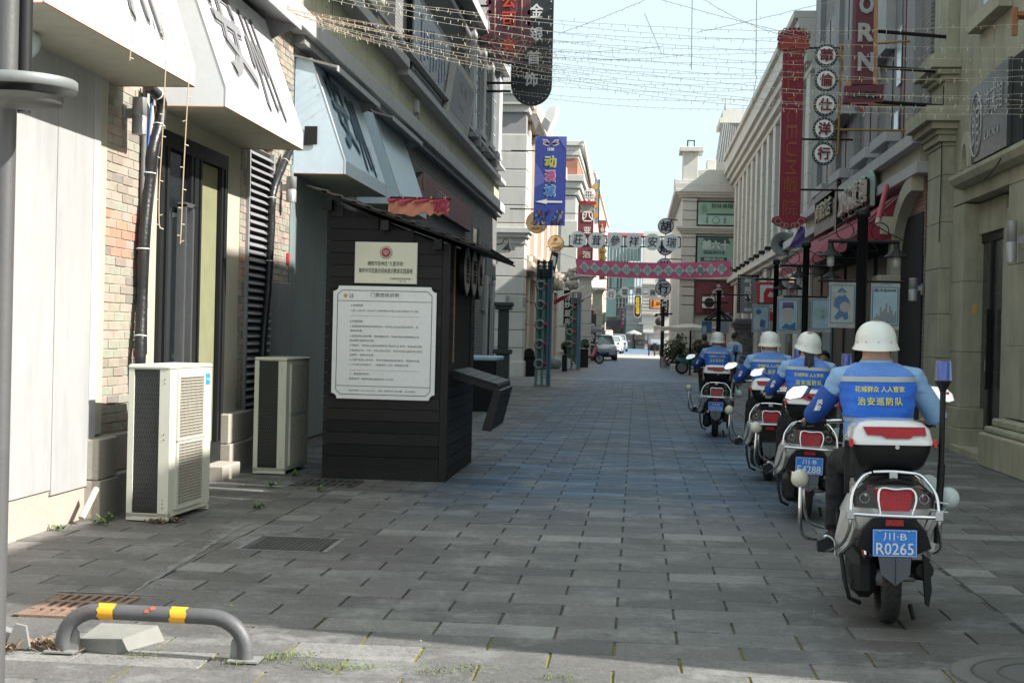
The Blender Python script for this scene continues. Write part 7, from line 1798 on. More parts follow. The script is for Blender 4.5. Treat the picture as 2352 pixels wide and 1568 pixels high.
for k in range(3): MB().torus(Q(1890, 550 + k * 52) - UY * .02, .12, .02, UY, 16, 5).build('ring', disc_w, t)
tag(MB().slab([PY(c1(1830, 440), 71), PY(c1(1900, 400), 71), PY(c1(1990, 385), 71), PY(c1(1960, 440), 71), PY(c1(1990, 470), 71), PY(c1(1900, 520), 71)], (0, .1, 0)).build('white_sign_board', disc_w), 'white angular sign piece right under the lowest black rimmed disc', 'sign')
# ------------------------------------------------------------ foliage
leaf_m = M_pieces('leaf_green', [(0, (.035, .075, .02)), (.3, (.06, .12, .03)), (.6, (.03, .055, .02)), (.8, (.09, .14, .04))], rough=.6, bump=.1, dirt=.2)
leaf_d = M_pieces('leaf_dark', [(0, (.03, .04, .015)), (.3, (.05, .065, .02)), (.6, (.02, .03, .012)), (.8, (.08, .085, .025)), (.93, (.14, .12, .04))], rough=.6, bump=.1, dirt=.2)
def bush(par, c, r, n, mat, leaf=.05, name='foliage'):
    m = MB(); rx, ry, rz = r
    blobs = [(Vector((random.uniform(-.6, .6) * rx, random.uniform(-.6, .6) * ry, random.uniform(-.5, .6) * rz)), random.uniform(.35, .6)) for _ in range(9)]
    for i in range(n):
        b_, s_ = random.choice(blobs)
        d = Vector((random.gauss(0, 1), random.gauss(0, 1), random.gauss(0, 1))).normalized() * s_ * random.uniform(.6, 1.0)
        p = Vector(c) + b_ + Vector((d.x * rx, d.y * ry, d.z * rz))
        a = Vector((random.gauss(0, 1), random.gauss(0, 1), random.gauss(0, 1))).normalized(); t_ = a.orthogonal().normalized(); l = leaf * random.uniform(.6, 1.4)
        m.add([p - a * l, p + t_ * l * .5, p + a * l, p - t_ * l * .5], [(0, 1, 2, 3)])
    return m.build(name, mat, par)
for (u0, u1, vt, vb, y2, lab, mt, pot, n_) in ((440, 650, 1150, 1300, 66, 'bright green shrub in a black planter box left of the silver car', leaf_m, True, 1500), (190, 300, 1200, 1390, 58, 'dark potted plant between the lattice pillars', leaf_d, True, 800)):
    Q = lambda u, v: PY(c1(u, v), y2); a, b_ = Q(u0, vt), Q(u1, vb)
    t = thing('potted_shrub', lab, 'plant', ((a.x + b_.x) / 2, y2, 0))
    bush(t, ((a.x + b_.x) / 2, y2, (a.z + b_.z) / 2), ((b_.x - a.x) * .5, .5, (a.z - b_.z) * .55), n_, mt, .055)
    box('planter', black_m, t, a.x + .05, b_.x - .05, y2 - .3, y2 + .4, 0, b_.z * .95 + .02)
for (u0, u1, vt, vb, y2, lab) in ((1740, 1930, 1180, 1430, 66, 'left part of the dark hedge behind the electric bicycle'), (1890, 2150, 1160, 1450, 62, 'right part of the dark hedge behind the electric bicycle')):
    Q = lambda u, v: PY(cE(u, v), y2); a, b_ = Q(u0, vt), Q(u1, vb)
    t = thing('shrub', lab, 'plant', ((a.x + b_.x) / 2, y2, 0), 'shrubs of the dark hedge on the right')
    bush(t, ((a.x + b_.x) / 2, y2, (a.z) / 2), ((b_.x - a.x) * .62, .7, a.z * .58), 2200, leaf_d, .07)
    MB().tube([((a.x + b_.x) / 2, y2, 0), ((a.x + b_.x) / 2, y2, .6)], .05, 6).build('stem', M('bark', (.09, .07, .05), .9), t)
# ------------------------------------------------------------ string lights
wire_m = M('string_wire', (.55, .50, .40), .6, var=.1, bump=0); bulb_m = M('string_bulb', (.70, .66, .52), .4, var=.05, bump=0); wire_o = M('string_wire_copper', (.40, .24, .15), .6, var=.1, bump=0)
def string(a, b_, sag, label, mat=wire_m, r_=.0019, nb=40, group='fairy light strings stretched over the street', bl=.03):
    a, b_ = Vector(a), Vector(b_); pts = []
    n = 26
    for i in range(n + 1):
        f = i / n; pts.append(a.lerp(b_, f) - UZ * sag * 4 * f * (1 - f) + Vector((0, random.uniform(-.01, .01), random.uniform(-.006, .006))))
    t = thing('light_string', label, 'string lights', a.lerp(b_, .5), group)
    MB().tube(pts, r_, 4, False).build('wire', mat, t)
    m = MB()
    for i in range(nb):
        f = (i + .5) / nb; p = a.lerp(b_, f) - UZ * sag * 4 * f * (1 - f)
        d = Vector((random.uniform(-.5, .5), random.uniform(-.2, .2), -1)).normalized() * bl * random.uniform(.7, 1.2)
        if random.random() < .15: d = -d
        m.tube([p, p + d], .0027, 4, False)
    m.build('bulbs', bulb_m, t)
LA = 'one of the near fairy light strings crossing from left cornice to right buildings'
# strings fan from the left cornice (about Y 14) over to the right facade
# (left end u,v at plane x=-4.0) , (right end u,v at plane x=4.4)
rnd = random.Random(11)
def SP(u, v, y): return PY((u, v), y)
rows = [(1130, 60, 2352, 55), (1140, 65, 2352, 110), (1160, 80, 2352, 135), (1120, 92, 2352, 160), (1150, 118, 2352, 190), (1130, 130, 2352, 175), (1150, 150, 2352, 230), (1160, 162, 2352, 215), (1120, 172, 2352, 250), (1130, 186, 2352, 240), (1150, 196, 2352, 262)]
for k, (u0, v0, u1, v1) in enumerate(rows):
    yL_ = 13.6 + k * .25; yR_ = 15.5 + rnd.uniform(-1.0, 1.2)
    vx = 60 + k * 2 if k < 6 else 80
    a = SP(640 + k * 6, (-150 + k * 14), yL_); 
    # left anchor : on the cornice line, below which the strings converge
    a = PX((650 + k * 3, 5 + k * 4.2 - (40 if k < 4 else 0)), -4.05)
    b_ = SP(u1 + 10, v1, yR_)
    # choose sag so that the string passes (mid u=1500) at the wanted height
    vm = (62, 78, 100, 122, 142, 160, 176, 190, 204, 214, 222)[k]
    mid = a.lerp(b_, .5); um = 0
    # find fraction whose projection is near u 1500
    bestf = min([i / 60 for i in range(5, 56)], key=lambda f: abs(((lambda P: (P.x * math.cos(YAW) + P.y * math.sin(YAW)) / (P.y * math.cos(YAW) - P.x * math.sin(YAW)) * FPX * 2.297 + 1176)(a.lerp(b_, f))) - 1500))
    P_ = a.lerp(b_, bestf); zt_ = PY((1500, vm), P_.y).z
    sag = max(0.02, (P_.z - zt_) / (4 * bestf * (1 - bestf)))
    string(a, b_, sag, LA, nb=58, bl=.035)
# denser copper bundle near the left cornice
for k in range(9):
    a = PX((632 + k * 5, 8 + k * 3), -4.05); b_ = SP(1280 + rnd.uniform(0, 300), 95 + k * 11, 20 + k * .6)
    string(a, b_, .12 + rnd.uniform(0, .2), 'one of the thin copper coloured light strings bundled at the left cornice', wire_o, .0022, 46, 'copper light strings bundled at the left', .03)
# second layer farther away : shallow curves across the sky
for k in range(10):
    v = 70 + k * 17; yy_ = 26 + k * .5
    a = SP(1150 + rnd.uniform(-20, 20), v - 10 + rnd.uniform(-6, 10), yy_); b_ = SP(2060 + rnd.uniform(-30, 60), v + rnd.uniform(-20, 6), yy_ + 2)
    string(a, b_, .22 + .012 * k, 'one of the farther fairy light strings sagging across the pale sky', wire_m, .0028, 44, 'farther fairy light strings across the sky', .045)
for (u0, v0, u1, v1, lab, sg) in ((1505, -10, 1290, 75, 'thin light string rising to the top from the left over the sky', .02), (1590, -20, 1860, 92, 'light string falling from the top edge towards the red theatre sign', .15), (1600, 75, 1960, -10, 'light string rising towards the top right over the red theatre sign', .02), (1480, -10, 2000, 120, 'fine wire crossing diagonally towards the brick building', .03), (1480, 30, 1520, 125, 'short loose link between two strings', .0)):
    string(SP(u0, v0, 24), SP(u1, v1, 24.5), sg, lab, wire_m, .0038, 16, None, .04)
for (u, v0, v1, yy_, lab) in ((1590, -20, 160, 22, 'vertical light string hanging in the middle of the sky'), (1738, -20, 175, 22, 'vertical light string hanging left of the red theatre sign')):
    a, b_ = SP(u, v0, yy_), SP(u - 2, v1, yy_)
    string(a, b_, 0, lab, bulb_m, .006, 26, None, .02)
string(SP(1738, 175, 22), SP(1722, 268, 22), 0, 'tangled tail of the hanging light string above the mansard roof', wire_m, .004, 12, None, .03)
# strings dangling down in front of the nearest awning
for (pts, lab) in (([(282, 0), (300, 50), (303, 80), (298, 140)], 'short light string dangling in front of the nearest awning'), ([(355, 0), (372, 60), (381, 110), (377, 230), (372, 330), (366, 430), (365, 505), (368, 525)], 'long light string dangling down beside the pipe bundle'), ([(395, 0), (418, 80), (434, 140), (430, 240), (424, 350), (419, 450), (416, 525), (414, 560)], 'long light string hanging in front of the dark glass door')):
    P_ = [PY(p, 8.6) for p in pts]
    t = thing('light_string', lab, 'string lights', P_[0])
    pp = hose(P_, .004, wire_o, '', name=None)
    MB().tube(pp, .0038, 5, False).build('wire', M('string_tan', (.46, .33, .22), .6), t)
    m = MB()
    for i in range(2, len(pp) - 1, 3):
        s_ = 1 if (i // 3) % 2 else -1; p = pp[i]; m.tube([p, p + Vector((s_ * .022, 0, rnd.uniform(-.01, .012)))], .0032, 5)
    m.build('bulbs', bulb_m, t)
# ------------------------------------------------------------ people
skin_m = M('skin', (.42, .24, .16), .5, var=.08, vs=12, bump=.05)
shirt_m = M('shirt_light_blue', (.24, .40, .62), .8, var=.10, vs=5, bump=.35, bs=28)
trou_m = M('trousers_black', (.012, .013, .016), .85, var=.2, vs=6, bump=.4, bs=25)
shoe_m = M('shoe_black', (.012, .012, .012), .6)
hair_m = M('hair_black', (.012, .010, .009), .55, var=.3, vs=30, bump=.5, bs=150)
def ell(c, hx, hy, n=20, tilt=0.0, p=2.3):
    out = []
    for k in range(n):
        a = 2 * math.pi * k / n; ca, sa = math.cos(a), math.sin(a)
        x = math.copysign(abs(ca) ** (2 / p), ca) * hx; y = math.copysign(abs(sa) ** (2 / p), sa) * hy
        out.append(Vector((c[0] + x, c[1] + y, c[2] + y * tilt)))
    return out
def remesh(mb, vox, name, mats, pick, parent, smooth_it=2):
    me = bpy.data.meshes.new('raw'); me.from_pydata([tuple(v) for v in mb.v], [], mb.f); me.update()
    ob = bpy.data.objects.new('raw', me)
    md = ob.modifiers.new('r', 'REMESH'); md.mode = 'VOXEL'; md.voxel_size = vox; md.use_smooth_shade = True
    ms = ob.modifiers.new('s', 'SMOOTH'); ms.iterations = smooth_it; ms.factor = .5
    out = evaluate(ob); bpy.data.objects.remove(ob); bpy.data.meshes.remove(me)
    for m_ in mats: out.materials.append(m_)
    for p in out.polygons: p.material_index = pick(p.center); p.use_smooth = True
    out.name = name
    return link(bpy.data.objects.new(name, out), parent)
def hand(mb, wrist, direction, palm_n, side, grip=True):
    """palm + four fingers + thumb; direction = wrist to knuckles, palm_n = side the fingers curl towards"""
    w = Vector(wrist); d = Vector(direction).normalized(); n = Vector(palm_n).normalized(); s_ = d.cross(n).normalized() * side
    mb.loft([[w + d * t_ + s_ * (a * hw) + n * (b_ * th) for a, b_ in ((-1, -.6), (-.5, -1), (.5, -1), (1, -.6), (1, .6), (.5, 1), (-.5, 1), (-1, .6))] for t_, hw, th in ((-.02, .027, .019), (.03, .038, .016), (.075, .042, .014), (.09, .038, .011))])
    for k, L in enumerate((.070, .080, .075, .058)):
        b0 = w + d * .082 + s_ * (-.031 + k * .0205)
        c_ = .9 if grip else .25
        p1 = b0 + d * L * .42 + n * L * .12 * c_; p2 = p1 + d * L * .12 * (1 - c_ * .4) + n * L * .36 * c_ + d * L * .2 * (1 - c_); p3 = p2 - d * L * .25 * c_ + n * L * .18 * c_ + d * L * .28 * (1 - c_)
        mb.tube([b0 - d * .02, p1, p2, p3], [.0098, .0092, .0085, .0075], 8)
    t0 = w + d * .03 - s_ * .032
    mb.tube([t0, t0 - s_ * .022 + d * .022 + n * .012, t0 - s_ * .018 + d * .05 + n * .028], [.0125, .0108, .009], 8)
def head(mb, c, r=.088):
    c = Vector(c)
    rg = []
    for (dz, hx, hy, dy) in ((-.13, .028, .03, .052), (-.118, .045, .055, .03), (-.085, .060, .080, .012), (-.04, .070, .092, .0), (.0, .076, .098, -.004), (.045, .077, .098, -.006), (.085, .066, .084, -.006), (.11, .042, .055, -.006), (.12, .012, .02, -.006)):
        rg.append(ell((c.x, c.y + dy, c.z + dz), hx, hy, 18, 0, 2.1))
    mb.loft(rg)
    mb.loft([ell((c.x, c.y + .100, c.z + .01), .008, .008, 8), ell((c.x, c.y + .112, c.z - .025), .014, .016, 8), ell((c.x, c.y + .10, c.z - .04), .012, .012, 8)])   # nose
    for s_ in (-1, 1):
        mb.loft([[c + Vector((s_ * (.070 + .012 * j), -.006 + .026 * f * math.cos(a) - .010 * j, -.012 + .034 * f * math.sin(a))) for a in [2 * math.pi * k / 10 for k in range(10)]] for j, f in ((0, .7), (1, 1), (1.5, .8))])
    for s_ in (-1, 1): mb.sphere(c + Vector((s_ * .03, .088, .0)), (.015, .008, .008), 8, 5)      # lids
    mb.sphere(c + Vector((0, .097, -.066)), (.024, .010, .007), 8, 5); mb.sphere(c + Vector((0, .096, -.076)), (.020, .009, .006), 8, 5)   # lips
TORSO = [(.74, .165, .13, .40), (.80, .175, .135, .41), (.90, .168, .118, .435), (1.0, .162, .112, .455), (1.10, .172, .118, .475), (1.20, .188, .122, .50), (1.28, .196, .115, .52), (1.325, .185, .098, .535), (1.355, .14, .078, .545), (1.380, .092, .070, .555), (1.40, .078, .070, .562), (1.42, .074, .070, .567), (1.47, .074, .080, .577)]
def tor(z):
    for (a, b_) in zip(TORSO, TORSO[1:]):
        if z <= b_[0]:
            f = (z - a[0]) / (b_[0] - a[0]); return [a[i] + (b_[i] - a[i]) * f for i in range(1, 4)]
    return list(TORSO[-1][1:])
def rider_body():
    m = MB()
    m.loft([ell((0, y, z), hx, hy, 22, .0, 2.6) for z, hx, hy, y in TORSO])
    head(m, (0, .59, 1.50))
    for s_ in (-1, 1):
        sh, el, wr = Vector((s_ * .175, .53, 1.30)), Vector((s_ * .335, .60, 1.075)), Vector((s_ * .325, .87, 1.035))
        m.tube([sh - Vector((s_ * .05, 0, -.0)), sh + Vector((s_ * .02, 0, -.01)), sh.lerp(el, .35), sh.lerp(el, .7), el], [.066, .071, .063, .056, .050], 12)
        m.tube([el, el.lerp(wr, .3), el.lerp(wr, .75), wr], [.045, .043, .032, .027], 12)
        hand(m, wr, (0, 1, -.1), (0, .1, -1), s_)
        hp, kn, an = Vector((s_ * .095, .42, .83)), Vector((s_ * .175, .86, .79)), Vector((s_ * .20, .78, .40))
        m.tube([hp, hp.lerp(kn, .3), hp.lerp(kn, .7), kn], [.098, .093, .078, .068], 14); m.tube([kn, kn.lerp(an, .3), kn.lerp(an, .7), an], [.066, .070, .060, .055], 14)
        m.tube([an, an + Vector((0, 0, -.05))], [.042, .04], 10); m.loft([ell((an.x, y, .345 + dz), hx, .001, 10, 0) if False else [Vector((an.x + hx * math.cos(a), y, .345 + dz + hz * math.sin(a))) for a in [2 * math.pi * k / 10 for k in range(10)]] for y, hx, hz, dz in ((.70, .025, .025, .0), (.73, .04, .04, .0), (.80, .043, .045, .005), (.88, .047, .032, -.008), (.95, .045, .025, -.013), (.985, .03, .018, -.015))])
    return m
def pick_rider(c):
    ax = abs(c.x)
    if c.z > 1.375 and ax < .13: return 0
    if c.z > .94 and ax > .20 and (c.y > .625 or (ax > .345 and c.y > .615)): return 0     # forearm and hand
    if c.z > .93 and not (c.y > .62 and ax < .2 and c.z < .95): return 1
    if c.z < .385: return 3
    return 2
def vest_mat():
    m, t, b = nt('vest_blue')
    tc = t.nodes.new('ShaderNodeTexCoord'); sp = t.nodes.new('ShaderNodeSeparateXYZ'); t.links.new(tc.outputs['Object'], sp.inputs[0])
    ck = t.nodes.new('ShaderNodeTexVoronoi'); ck.inputs['Scale'].default_value = 1; ck.feature = 'F1'; ck.inputs['Randomness'].default_value = 0
    mp = t.nodes.new('ShaderNodeMapping'); mp.inputs['Scale'].default_value = (150, 150, 150); mp.inputs['Rotation'].default_value = (0, R(45), 0)
    t.links.new(tc.outputs['Object'], mp.inputs[0]); t.links.new(mp.outputs[0], ck.inputs['Vector'])
    def gt(src, v, op='GREATER_THAN'):
        n = N(t, 'ShaderNodeMath', operation=op, n1=v); t.links.new(src, n.inputs[0]); return n.outputs[0]
    up = gt(sp.outputs[2], 1.305); lo = gt(sp.outputs[2], 1.045, 'LESS_THAN'); hole = gt(ck.outputs['Distance'], .46, 'LESS_THAN')
    mx = N(t, 'ShaderNodeMath', operation='MAXIMUM'); t.links.new(up, mx.inputs[0]); t.links.new(lo, mx.inputs[1])
    mu = N(t, 'ShaderNodeMath', operation='MULTIPLY'); t.links.new(mx.outputs[0], mu.inputs[0]); t.links.new(hole, mu.inputs[1])
    c = mixrgb(t, ramp(t, noise(t, tc.outputs['Object'], 6), [(.3, (0, 0, 0)), (.7, (1, 1, 1))]), (.012, .10, .50), (.018, .145, .64))
    c = mixrgb(t, mu.outputs[0], c, (.20, .36, .58))
    t.links.new(c, b.inputs['Base Color']); b.inputs['Roughness'].default_value = .75; b.inputs['Sheen Weight'].default_value = .1
    bumpn(t, b, noise(t, tc.outputs['Object'], 9, 4), .6, .03)
    return m
vest_m = vest_mat()
sleeve_m = M('sleeve_blue', (.012, .075, .36), .7, var=.15, vs=6, bump=.4, bs=20)
refl_m = M('reflective_grey', (.34, .38, .40), .45, var=.05)
vtext_m = M('vest_yellow_print', (.62, .58, .06), .6, var=0, bump=0)
helm_m = M('helmet_white', (.66, .67, .64), .32, var=0, vs=4, bump=0, coat=.4, rv=.02)
def vest_ring(z, g=.018, n=40, p=2.6):
    hx, hy, y = tor(z)
    r_ = ell((0, y, z), min(hx, .192) + g, hy + g, n, 0, p)
    out = []
    for q in r_:       # cloth folds, calmer where the print lies
        s_ = min(1, abs(q.x) / .15) * .6 + .4; w_ = (math.sin(q.x * 38 + z * 46) + math.sin(q.x * -27 + z * 71 + 1.3) + .8 * math.sin(z * 120 + q.x * 12)) * .0022 * s_
        d_ = Vector((q.x, q.y - y, 0)).normalized(); out.append(q + d_ * (w_ + (.004 * math.sin(q.x * 60) if z < 1.0 else 0)))
    return out
def back_y(x, z, g=.018, p=2.6):
    hx, hy, y = tor(z); hx = min(hx, .192) + g; hy += g
    f = max(0.0, 1 - abs(x / hx) ** p) ** (1 / p)
    return y - hy * f
def build_rider_proto():
    t = thing('person', 'x', 'person', (0, 0, 0))
    b = remesh(rider_body(), .0085, 'body', [skin_m, shirt_m, trou_m, shoe_m], pick_rider, t)
    zs = [.93 + .0125 * k for k in range(36)] + [1.378]
    MB().loft([vest_ring(z, .018 if z < 1.35 else .014) for z in zs], cap=False).build('vest', vest_m, t)
    for (za, zb, nm) in ((1.272, 1.302, 'reflective_strip'), (1.048, 1.072, 'reflective_strip')):
        MB().loft([vest_ring(z, .0215) for z in (za, (za + zb) / 2, zb)], cap=False).build(nm, refl_m, t)
    wp = lambda p: Vector((p.x, back_y(p.x, p.z, .0255) - .0, p.z))
    m = MB()
    put_text(m, '花城群众 人人管家', (0, 0, 1.232), UX, UZ, w=.262, h=.033, bold=.02, warp=wp)
    put_text(m, '治安巡防队', (0, 0, 1.165), UX, UZ, w=.235, h=.044, bold=.025, chars=1.25, warp=wp)
    m.build('vest_lettering', vtext_m, t)
    m = MB(); m.loft([ell((0, .553 + .0, z), hx, hy, 24) for z, hx, hy in ((1.355, .105, .084), (1.372, .092, .082), (1.392, .086, .082), (1.394, .080, .076), (1.37, .080, .076))], cap=False); m.build('collar', shirt_m, t)
    # armband / sleeve cover on the left arm
    sh, el = Vector((-.175, .53, 1.30)), Vector((-.335, .60, 1.075))
    sl = MB(); sl.tube([sh.lerp(el, .38), sh.lerp(el, .7), el + Vector((-.004, .0, -.004)), el + Vector((.0, .07, -.008))], [.068, .061, .055, .050], 16, cap=False); sl.build('arm_cover', sleeve_m, t)
    m = MB(); c0 = sh.lerp(el, .74) + Vector((-.02, -.066, .0)); put_text(m, '执\n勤', c0, Vector((.8, -.3, .1)), Vector((.35, 0, 1)), w=.035, h=.07, bold=.03); m.build('arm_lettering', ltr_w, t)
    for s_ in (1,):
        sh, el = Vector((s_ * .175, .53, 1.30)), Vector((s_ * .335, .60, 1.075))
        MB().tube([sh.lerp(el, .35), sh.lerp(el, .7), el + Vector((0, .0, -.02))], [.066, .063, .061], 16, cap=False).build('sleeve', shirt_m, t)
    # cloth folds pressed into the body's sleeves and trousers
    import mathutils
    for v, nn in list(zip(b.data.vertices, [v.normal.copy() for v in b.data.vertices])):
        c = v.co
        if (c.z > .95 and c.z < 1.34 and abs(c.x) > .17 and c.y < .62) or c.z < .93:
            v.co = c + nn * (mathutils.noise.noise(Vector((c.x * 14, c.y * 14, c.z * 26))) * .009 + mathutils.noise.noise(c * 40) * .003)
    # helmet
    hc = (0, .585, 1.50)
    prof = [(.1315, -.046), (.130, -.040), (.1235, -.030), (.1185, -.018), (.1155, -.004)] + [(.1145 * math.cos(a_) ** .82, .004 + .113 * math.sin(a_)) for a_ in [math.pi / 2 * k / 15 for k in range(15)]] + [(.004, .117)]
    hm = MB(); rg = []
    for (r_, z) in prof:
        rg.append([Vector((hc[0] + r_ * math.cos(a) * (.98), hc[1] + r_ * 1.12 * math.sin(a), hc[2] + z + (.012 * math.sin(a) if z < -.03 else 0))) for a in [2 * math.pi * k / 40 for k in range(40)]])
    hm.loft(rg, cap=False); inner = [[p + (Vector(hc) - p) * .06 for p in rg[0]], rg[0]]; hm.loft(inner, cap=False)
    hm.loft([[Vector((hc[0] + r_ * .9 * math.cos(a), hc[1] + r_ * math.sin(a), hc[2] + z)) for a in [2 * math.pi * k / 24 for k in range(24)]] for r_, z in ((.112, -.035), (.10, .05), (.02, .10))], cap=False)
    hm.build('helmet', helm_m, t)
    m = MB()
    for a in (-1.57, -2.15, -.95, -2.7): m.sphere((hc[0] + .117 * math.cos(a), hc[1] + .117 * 1.12 * math.sin(a), hc[2] - .005), .0045, 8, 5)
    m.build('rivet', steel, t)
    m = MB()
    for s_ in (-1, 1): m.tube([(s_ * .085, .59, 1.47), (s_ * .075, .62, 1.41), (s_ * .03, .655, 1.385)], .006, 6)
    m.build('chin_strap', black_p, t)
    # short hair at the nape
    MB().loft([ell((0, .580 - .0, z), hx, hy, 20) for z, hx, hy in ((1.452, .066, .078), (1.47, .078, .098), (1.50, .082, .105))], cap=False).build('hair', hair_m, t)
    return t
rp = build_rider_proto()
def sphere_at(par, name, mat, c, r): return MB().sphere(c, r, 24, 16).build(name, mat, par)
# ------------------------------------------------------------ patrol scooter
sc_w = M('scooter_white', (.72, .72, .71), .22, var=.02, bump=0, coat=.6)
sc_g = M('scooter_fender_grey', (.045, .05, .058), .35, var=.1, bump=.05)
tail_m = M('tail_lens_red', (.36, .003, .008), .28, var=.15, vs=30, bump=.3, bs=90, coat=.25, spec=.3)
lens_m = M('smoked_lens', (.02, .02, .022), .2, var=.2, vs=20, coat=.2, spec=.4)
plate_m = M('plate_blue', (.02, .20, .68), .4, var=.02, bump=0)
ball_m = M('ball_cream', (.62, .60, .48), .3, var=.03, vs=8, bump=0, coat=.3)
siren_m = M('siren_blue_lens', (.02, .07, .42), .15, var=.1, vs=20, bump=.2, bs=60, coat=.6)
def clear_m():
    m, t, b = nt('clear_cover'); b.inputs['Base Color'].default_value = (.85, .9, 1, 1); b.inputs['Transmission Weight'].default_value = .95; b.inputs['Roughness'].default_value = .05; b.inputs['IOR'].default_value = 1.1
    return m
clr_m = clear_m()
def mirror_glass():
    m, t, b = nt('mirror_face'); b.inputs['Base Color'].default_value = (.85, .87, .9, 1); b.inputs['Metallic'].default_value = 1; b.inputs['Roughness'].default_value = .03; return m
mir_m = mirror_glass()
def build_scooter_proto():
    t = thing('patrol_scooter', 'x', 'scooter', (0, 0, 0))
    def wheel(y, r, w, name):
        m = MB(); prof = [(r - .065, -w * .42), (r - .03, -w * .5), (r - .008, -w * .33), (r, -w * .12), (r, w * .12), (r - .008, w * .33), (r - .03, w * .5), (r - .065, w * .42)]
        rings = [[Vector((x_, y + r_ * math.cos(a), r + r_ * math.sin(a))) for r_, x_ in prof] for a in [2 * math.pi * k / 40 for k in range(41)]]
        m.loft(rings, cap=False); tr = m.build('tyre', rubber, t)
        g = MB()
        for k in range(34):
            a = 2 * math.pi * k / 34
            for s_ in (-1, 1):
                p0 = Vector((s_ * w * .08, y + (r + .001) * math.cos(a), r + (r + .001) * math.sin(a))); p1 = Vector((s_ * w * .36, y + (r - .006) * math.cos(a + .1), r + (r - .006) * math.sin(a + .1)))
                g.tube([p0, p1], .0028, 4, False)
        g.build('tread_grooves', black_m, tr)
        m = MB(); m.disc((0, y, r), r * .68, UX, w * .35, 28); m.disc((0, y, r), .045, UX, w * 1.5, 16); m.build('rim', trim_g, t)
        return tr
    wheel(0, .24, .10, 'rear'); wheel(1.30, .23, .085, 'front')
    # engine, swing arm, shocks
    m = MB(); m.bbox(-.19, -.06, -.08, .38, .14, .36, .04); m.disc((-.16, .02, .24), .075, UX, .06, 20); m.bbox(-.12, .10, .25, .62, .16, .34, .03); m.build('engine', dark_m, t)
    for s_ in (-1, 1):
        MB().tube([(s_ * .105, .0, .28), (s_ * .105, .05, .42)], .026, 12).build('shock_absorber', chrome if s_ < 0 else dark_m, t); MB().tube([(s_ * .105, .05, .42), (s_ * .105, .1, .56)], .02, 10).build('shock_rod', steel, t)
        MB().disc((s_ * .10, 0, .24), .018, UX, .09, 12).disc((s_ * .145, 0, .24), .010, UX, .03, 6).build('axle_nut', steel, t)
    m = MB(); m.loft([[Vector((.165 + .055 * math.cos(a) * f, y, .26 + dz + .055 * math.sin(a) * f)) for a in [2 * math.pi * k / 14 for k in range(14)]] for y, f, dz in ((.45, .5, -.03), (.3, .8, -.01), (.05, 1, .02), (-.16, 1, .05), (-.2, .75, .055))]); m.build('exhaust', black_p, t)
    MB().slab([(.155, -.23, .40), (.185, -.23, .38), (.20, -.23, .22), (.185, -.23, .13), (.17, -.23, .14), (.16, -.23, .25)], (0, .05, 0)).build('mud_guard_flap', black_p, t)
    # rear fender tongue
    MB().slab([(-.085, -.30, .42), (.085, -.30, .42), (.075, -.33, .31), (.0, -.345, .255), (-.07, -.33, .31)], (0, .012, 0)).build('fender_tongue', sc_g, t)
    MB().loft([[Vector((x_, y, z)) for x_ in (-.075, -.05, 0, .05, .075)] for y, z in ((-.30, .42), (-.26, .46), (-.1, .52), (.12, .53))], cap=False, closed=False).build('inner_fender', black_p, t)
    MB().tube([(.0, -.349, .40), (.0, -.349, .262)], .002, 4).build('fender_crease', black_m, t)
    # bodywork: main shell under the seat
    def ringb(y, z0, z1, hw0, hw1):
        pts = [(-hw1 * .7, z1), (-hw1, z1 - .03), (-hw0 * 1.0, (z0 + z1) / 2), (-hw0 * .8, z0), (hw0 * .8, z0), (hw0, (z0 + z1) / 2), (hw1, z1 - .03), (hw1 * .7, z1)]
        return [Vector((a, y, b_)) for a, b_ in pts]
    MB().loft([ringb(-.27, .60, .745, .12, .15), ringb(-.22, .55, .76, .19, .17), ringb(-.05, .48, .76, .225, .185), ringb(.2, .42, .75, .235, .17), ringb(.45, .38, .72, .20, .15), ringb(.62, .36, .68, .15, .12)]).build('body_shell', sc_w, t)
    MB().loft([[Vector((a, y, z)) for a, z in ((-hw, zz), (-hw * .85, zz + .06), (hw * .85, zz + .06), (hw, zz))] for y, hw, zz in ((-.2, .12, .745), (0, .15, .75), (.25, .155, .74), (.42, .13, .71), (.6, .10, .70), (.72, .06, .68))]).build('seat', black_p, t)
    for s_ in (-1, 1):
        MB().slab([(s_ * .225, -.18, .62), (s_ * .245, .0, .60), (s_ * .27, .08, .44), (s_ * .25, .1, .34), (s_ * .20, .0, .42), (s_ * .19, -.15, .52)], (-s_ * .02, .01, 0)).build('side_fairing', sc_w, t)
        MB().slab([(s_ * .262, .06, .60), (s_ * .264, .10, .56), (s_ * .262, .08, .48), (s_ * .26, .04, .56)], (-s_ * .004, 0, 0)).build('side_vent', black_m, t)
    # tail: black plate surround, clusters
    MB().slab([(-.19, -.275, .44), (-.16, -.285, .53), (-.11, -.285, .59), (.0, -.285, .605), (.11, -.285, .59), (.16, -.285, .53), (.19, -.275, .44), (.10, -.27, .40), (-.10, -.27, .40)], (0, .05, 0)).build('tail_skirt', black_p, t)
    box('tail_reflector', tail_m, t, -.045, .045, -.295, -.285, .556, .588)
    MB().slab([(-.115, -.272, .745), (.115, -.272, .745), (.075, -.29, .632), (-.065, -.29, .632)], (0, .04, 0)).build('tail_light', tail_m, t)
    k = MB()
    for i in range(7):
        for j in range(4):
            if (i + j) % 2 == 0: k.sphere((-.06 + i * .02, -.284 - j * .0, .72 - j * .022), .0035, 6, 4)
    k.build('tail_light_bulbs', M('tail_bulb', (.75, .08, .05), .2, var=0, bump=0), t)
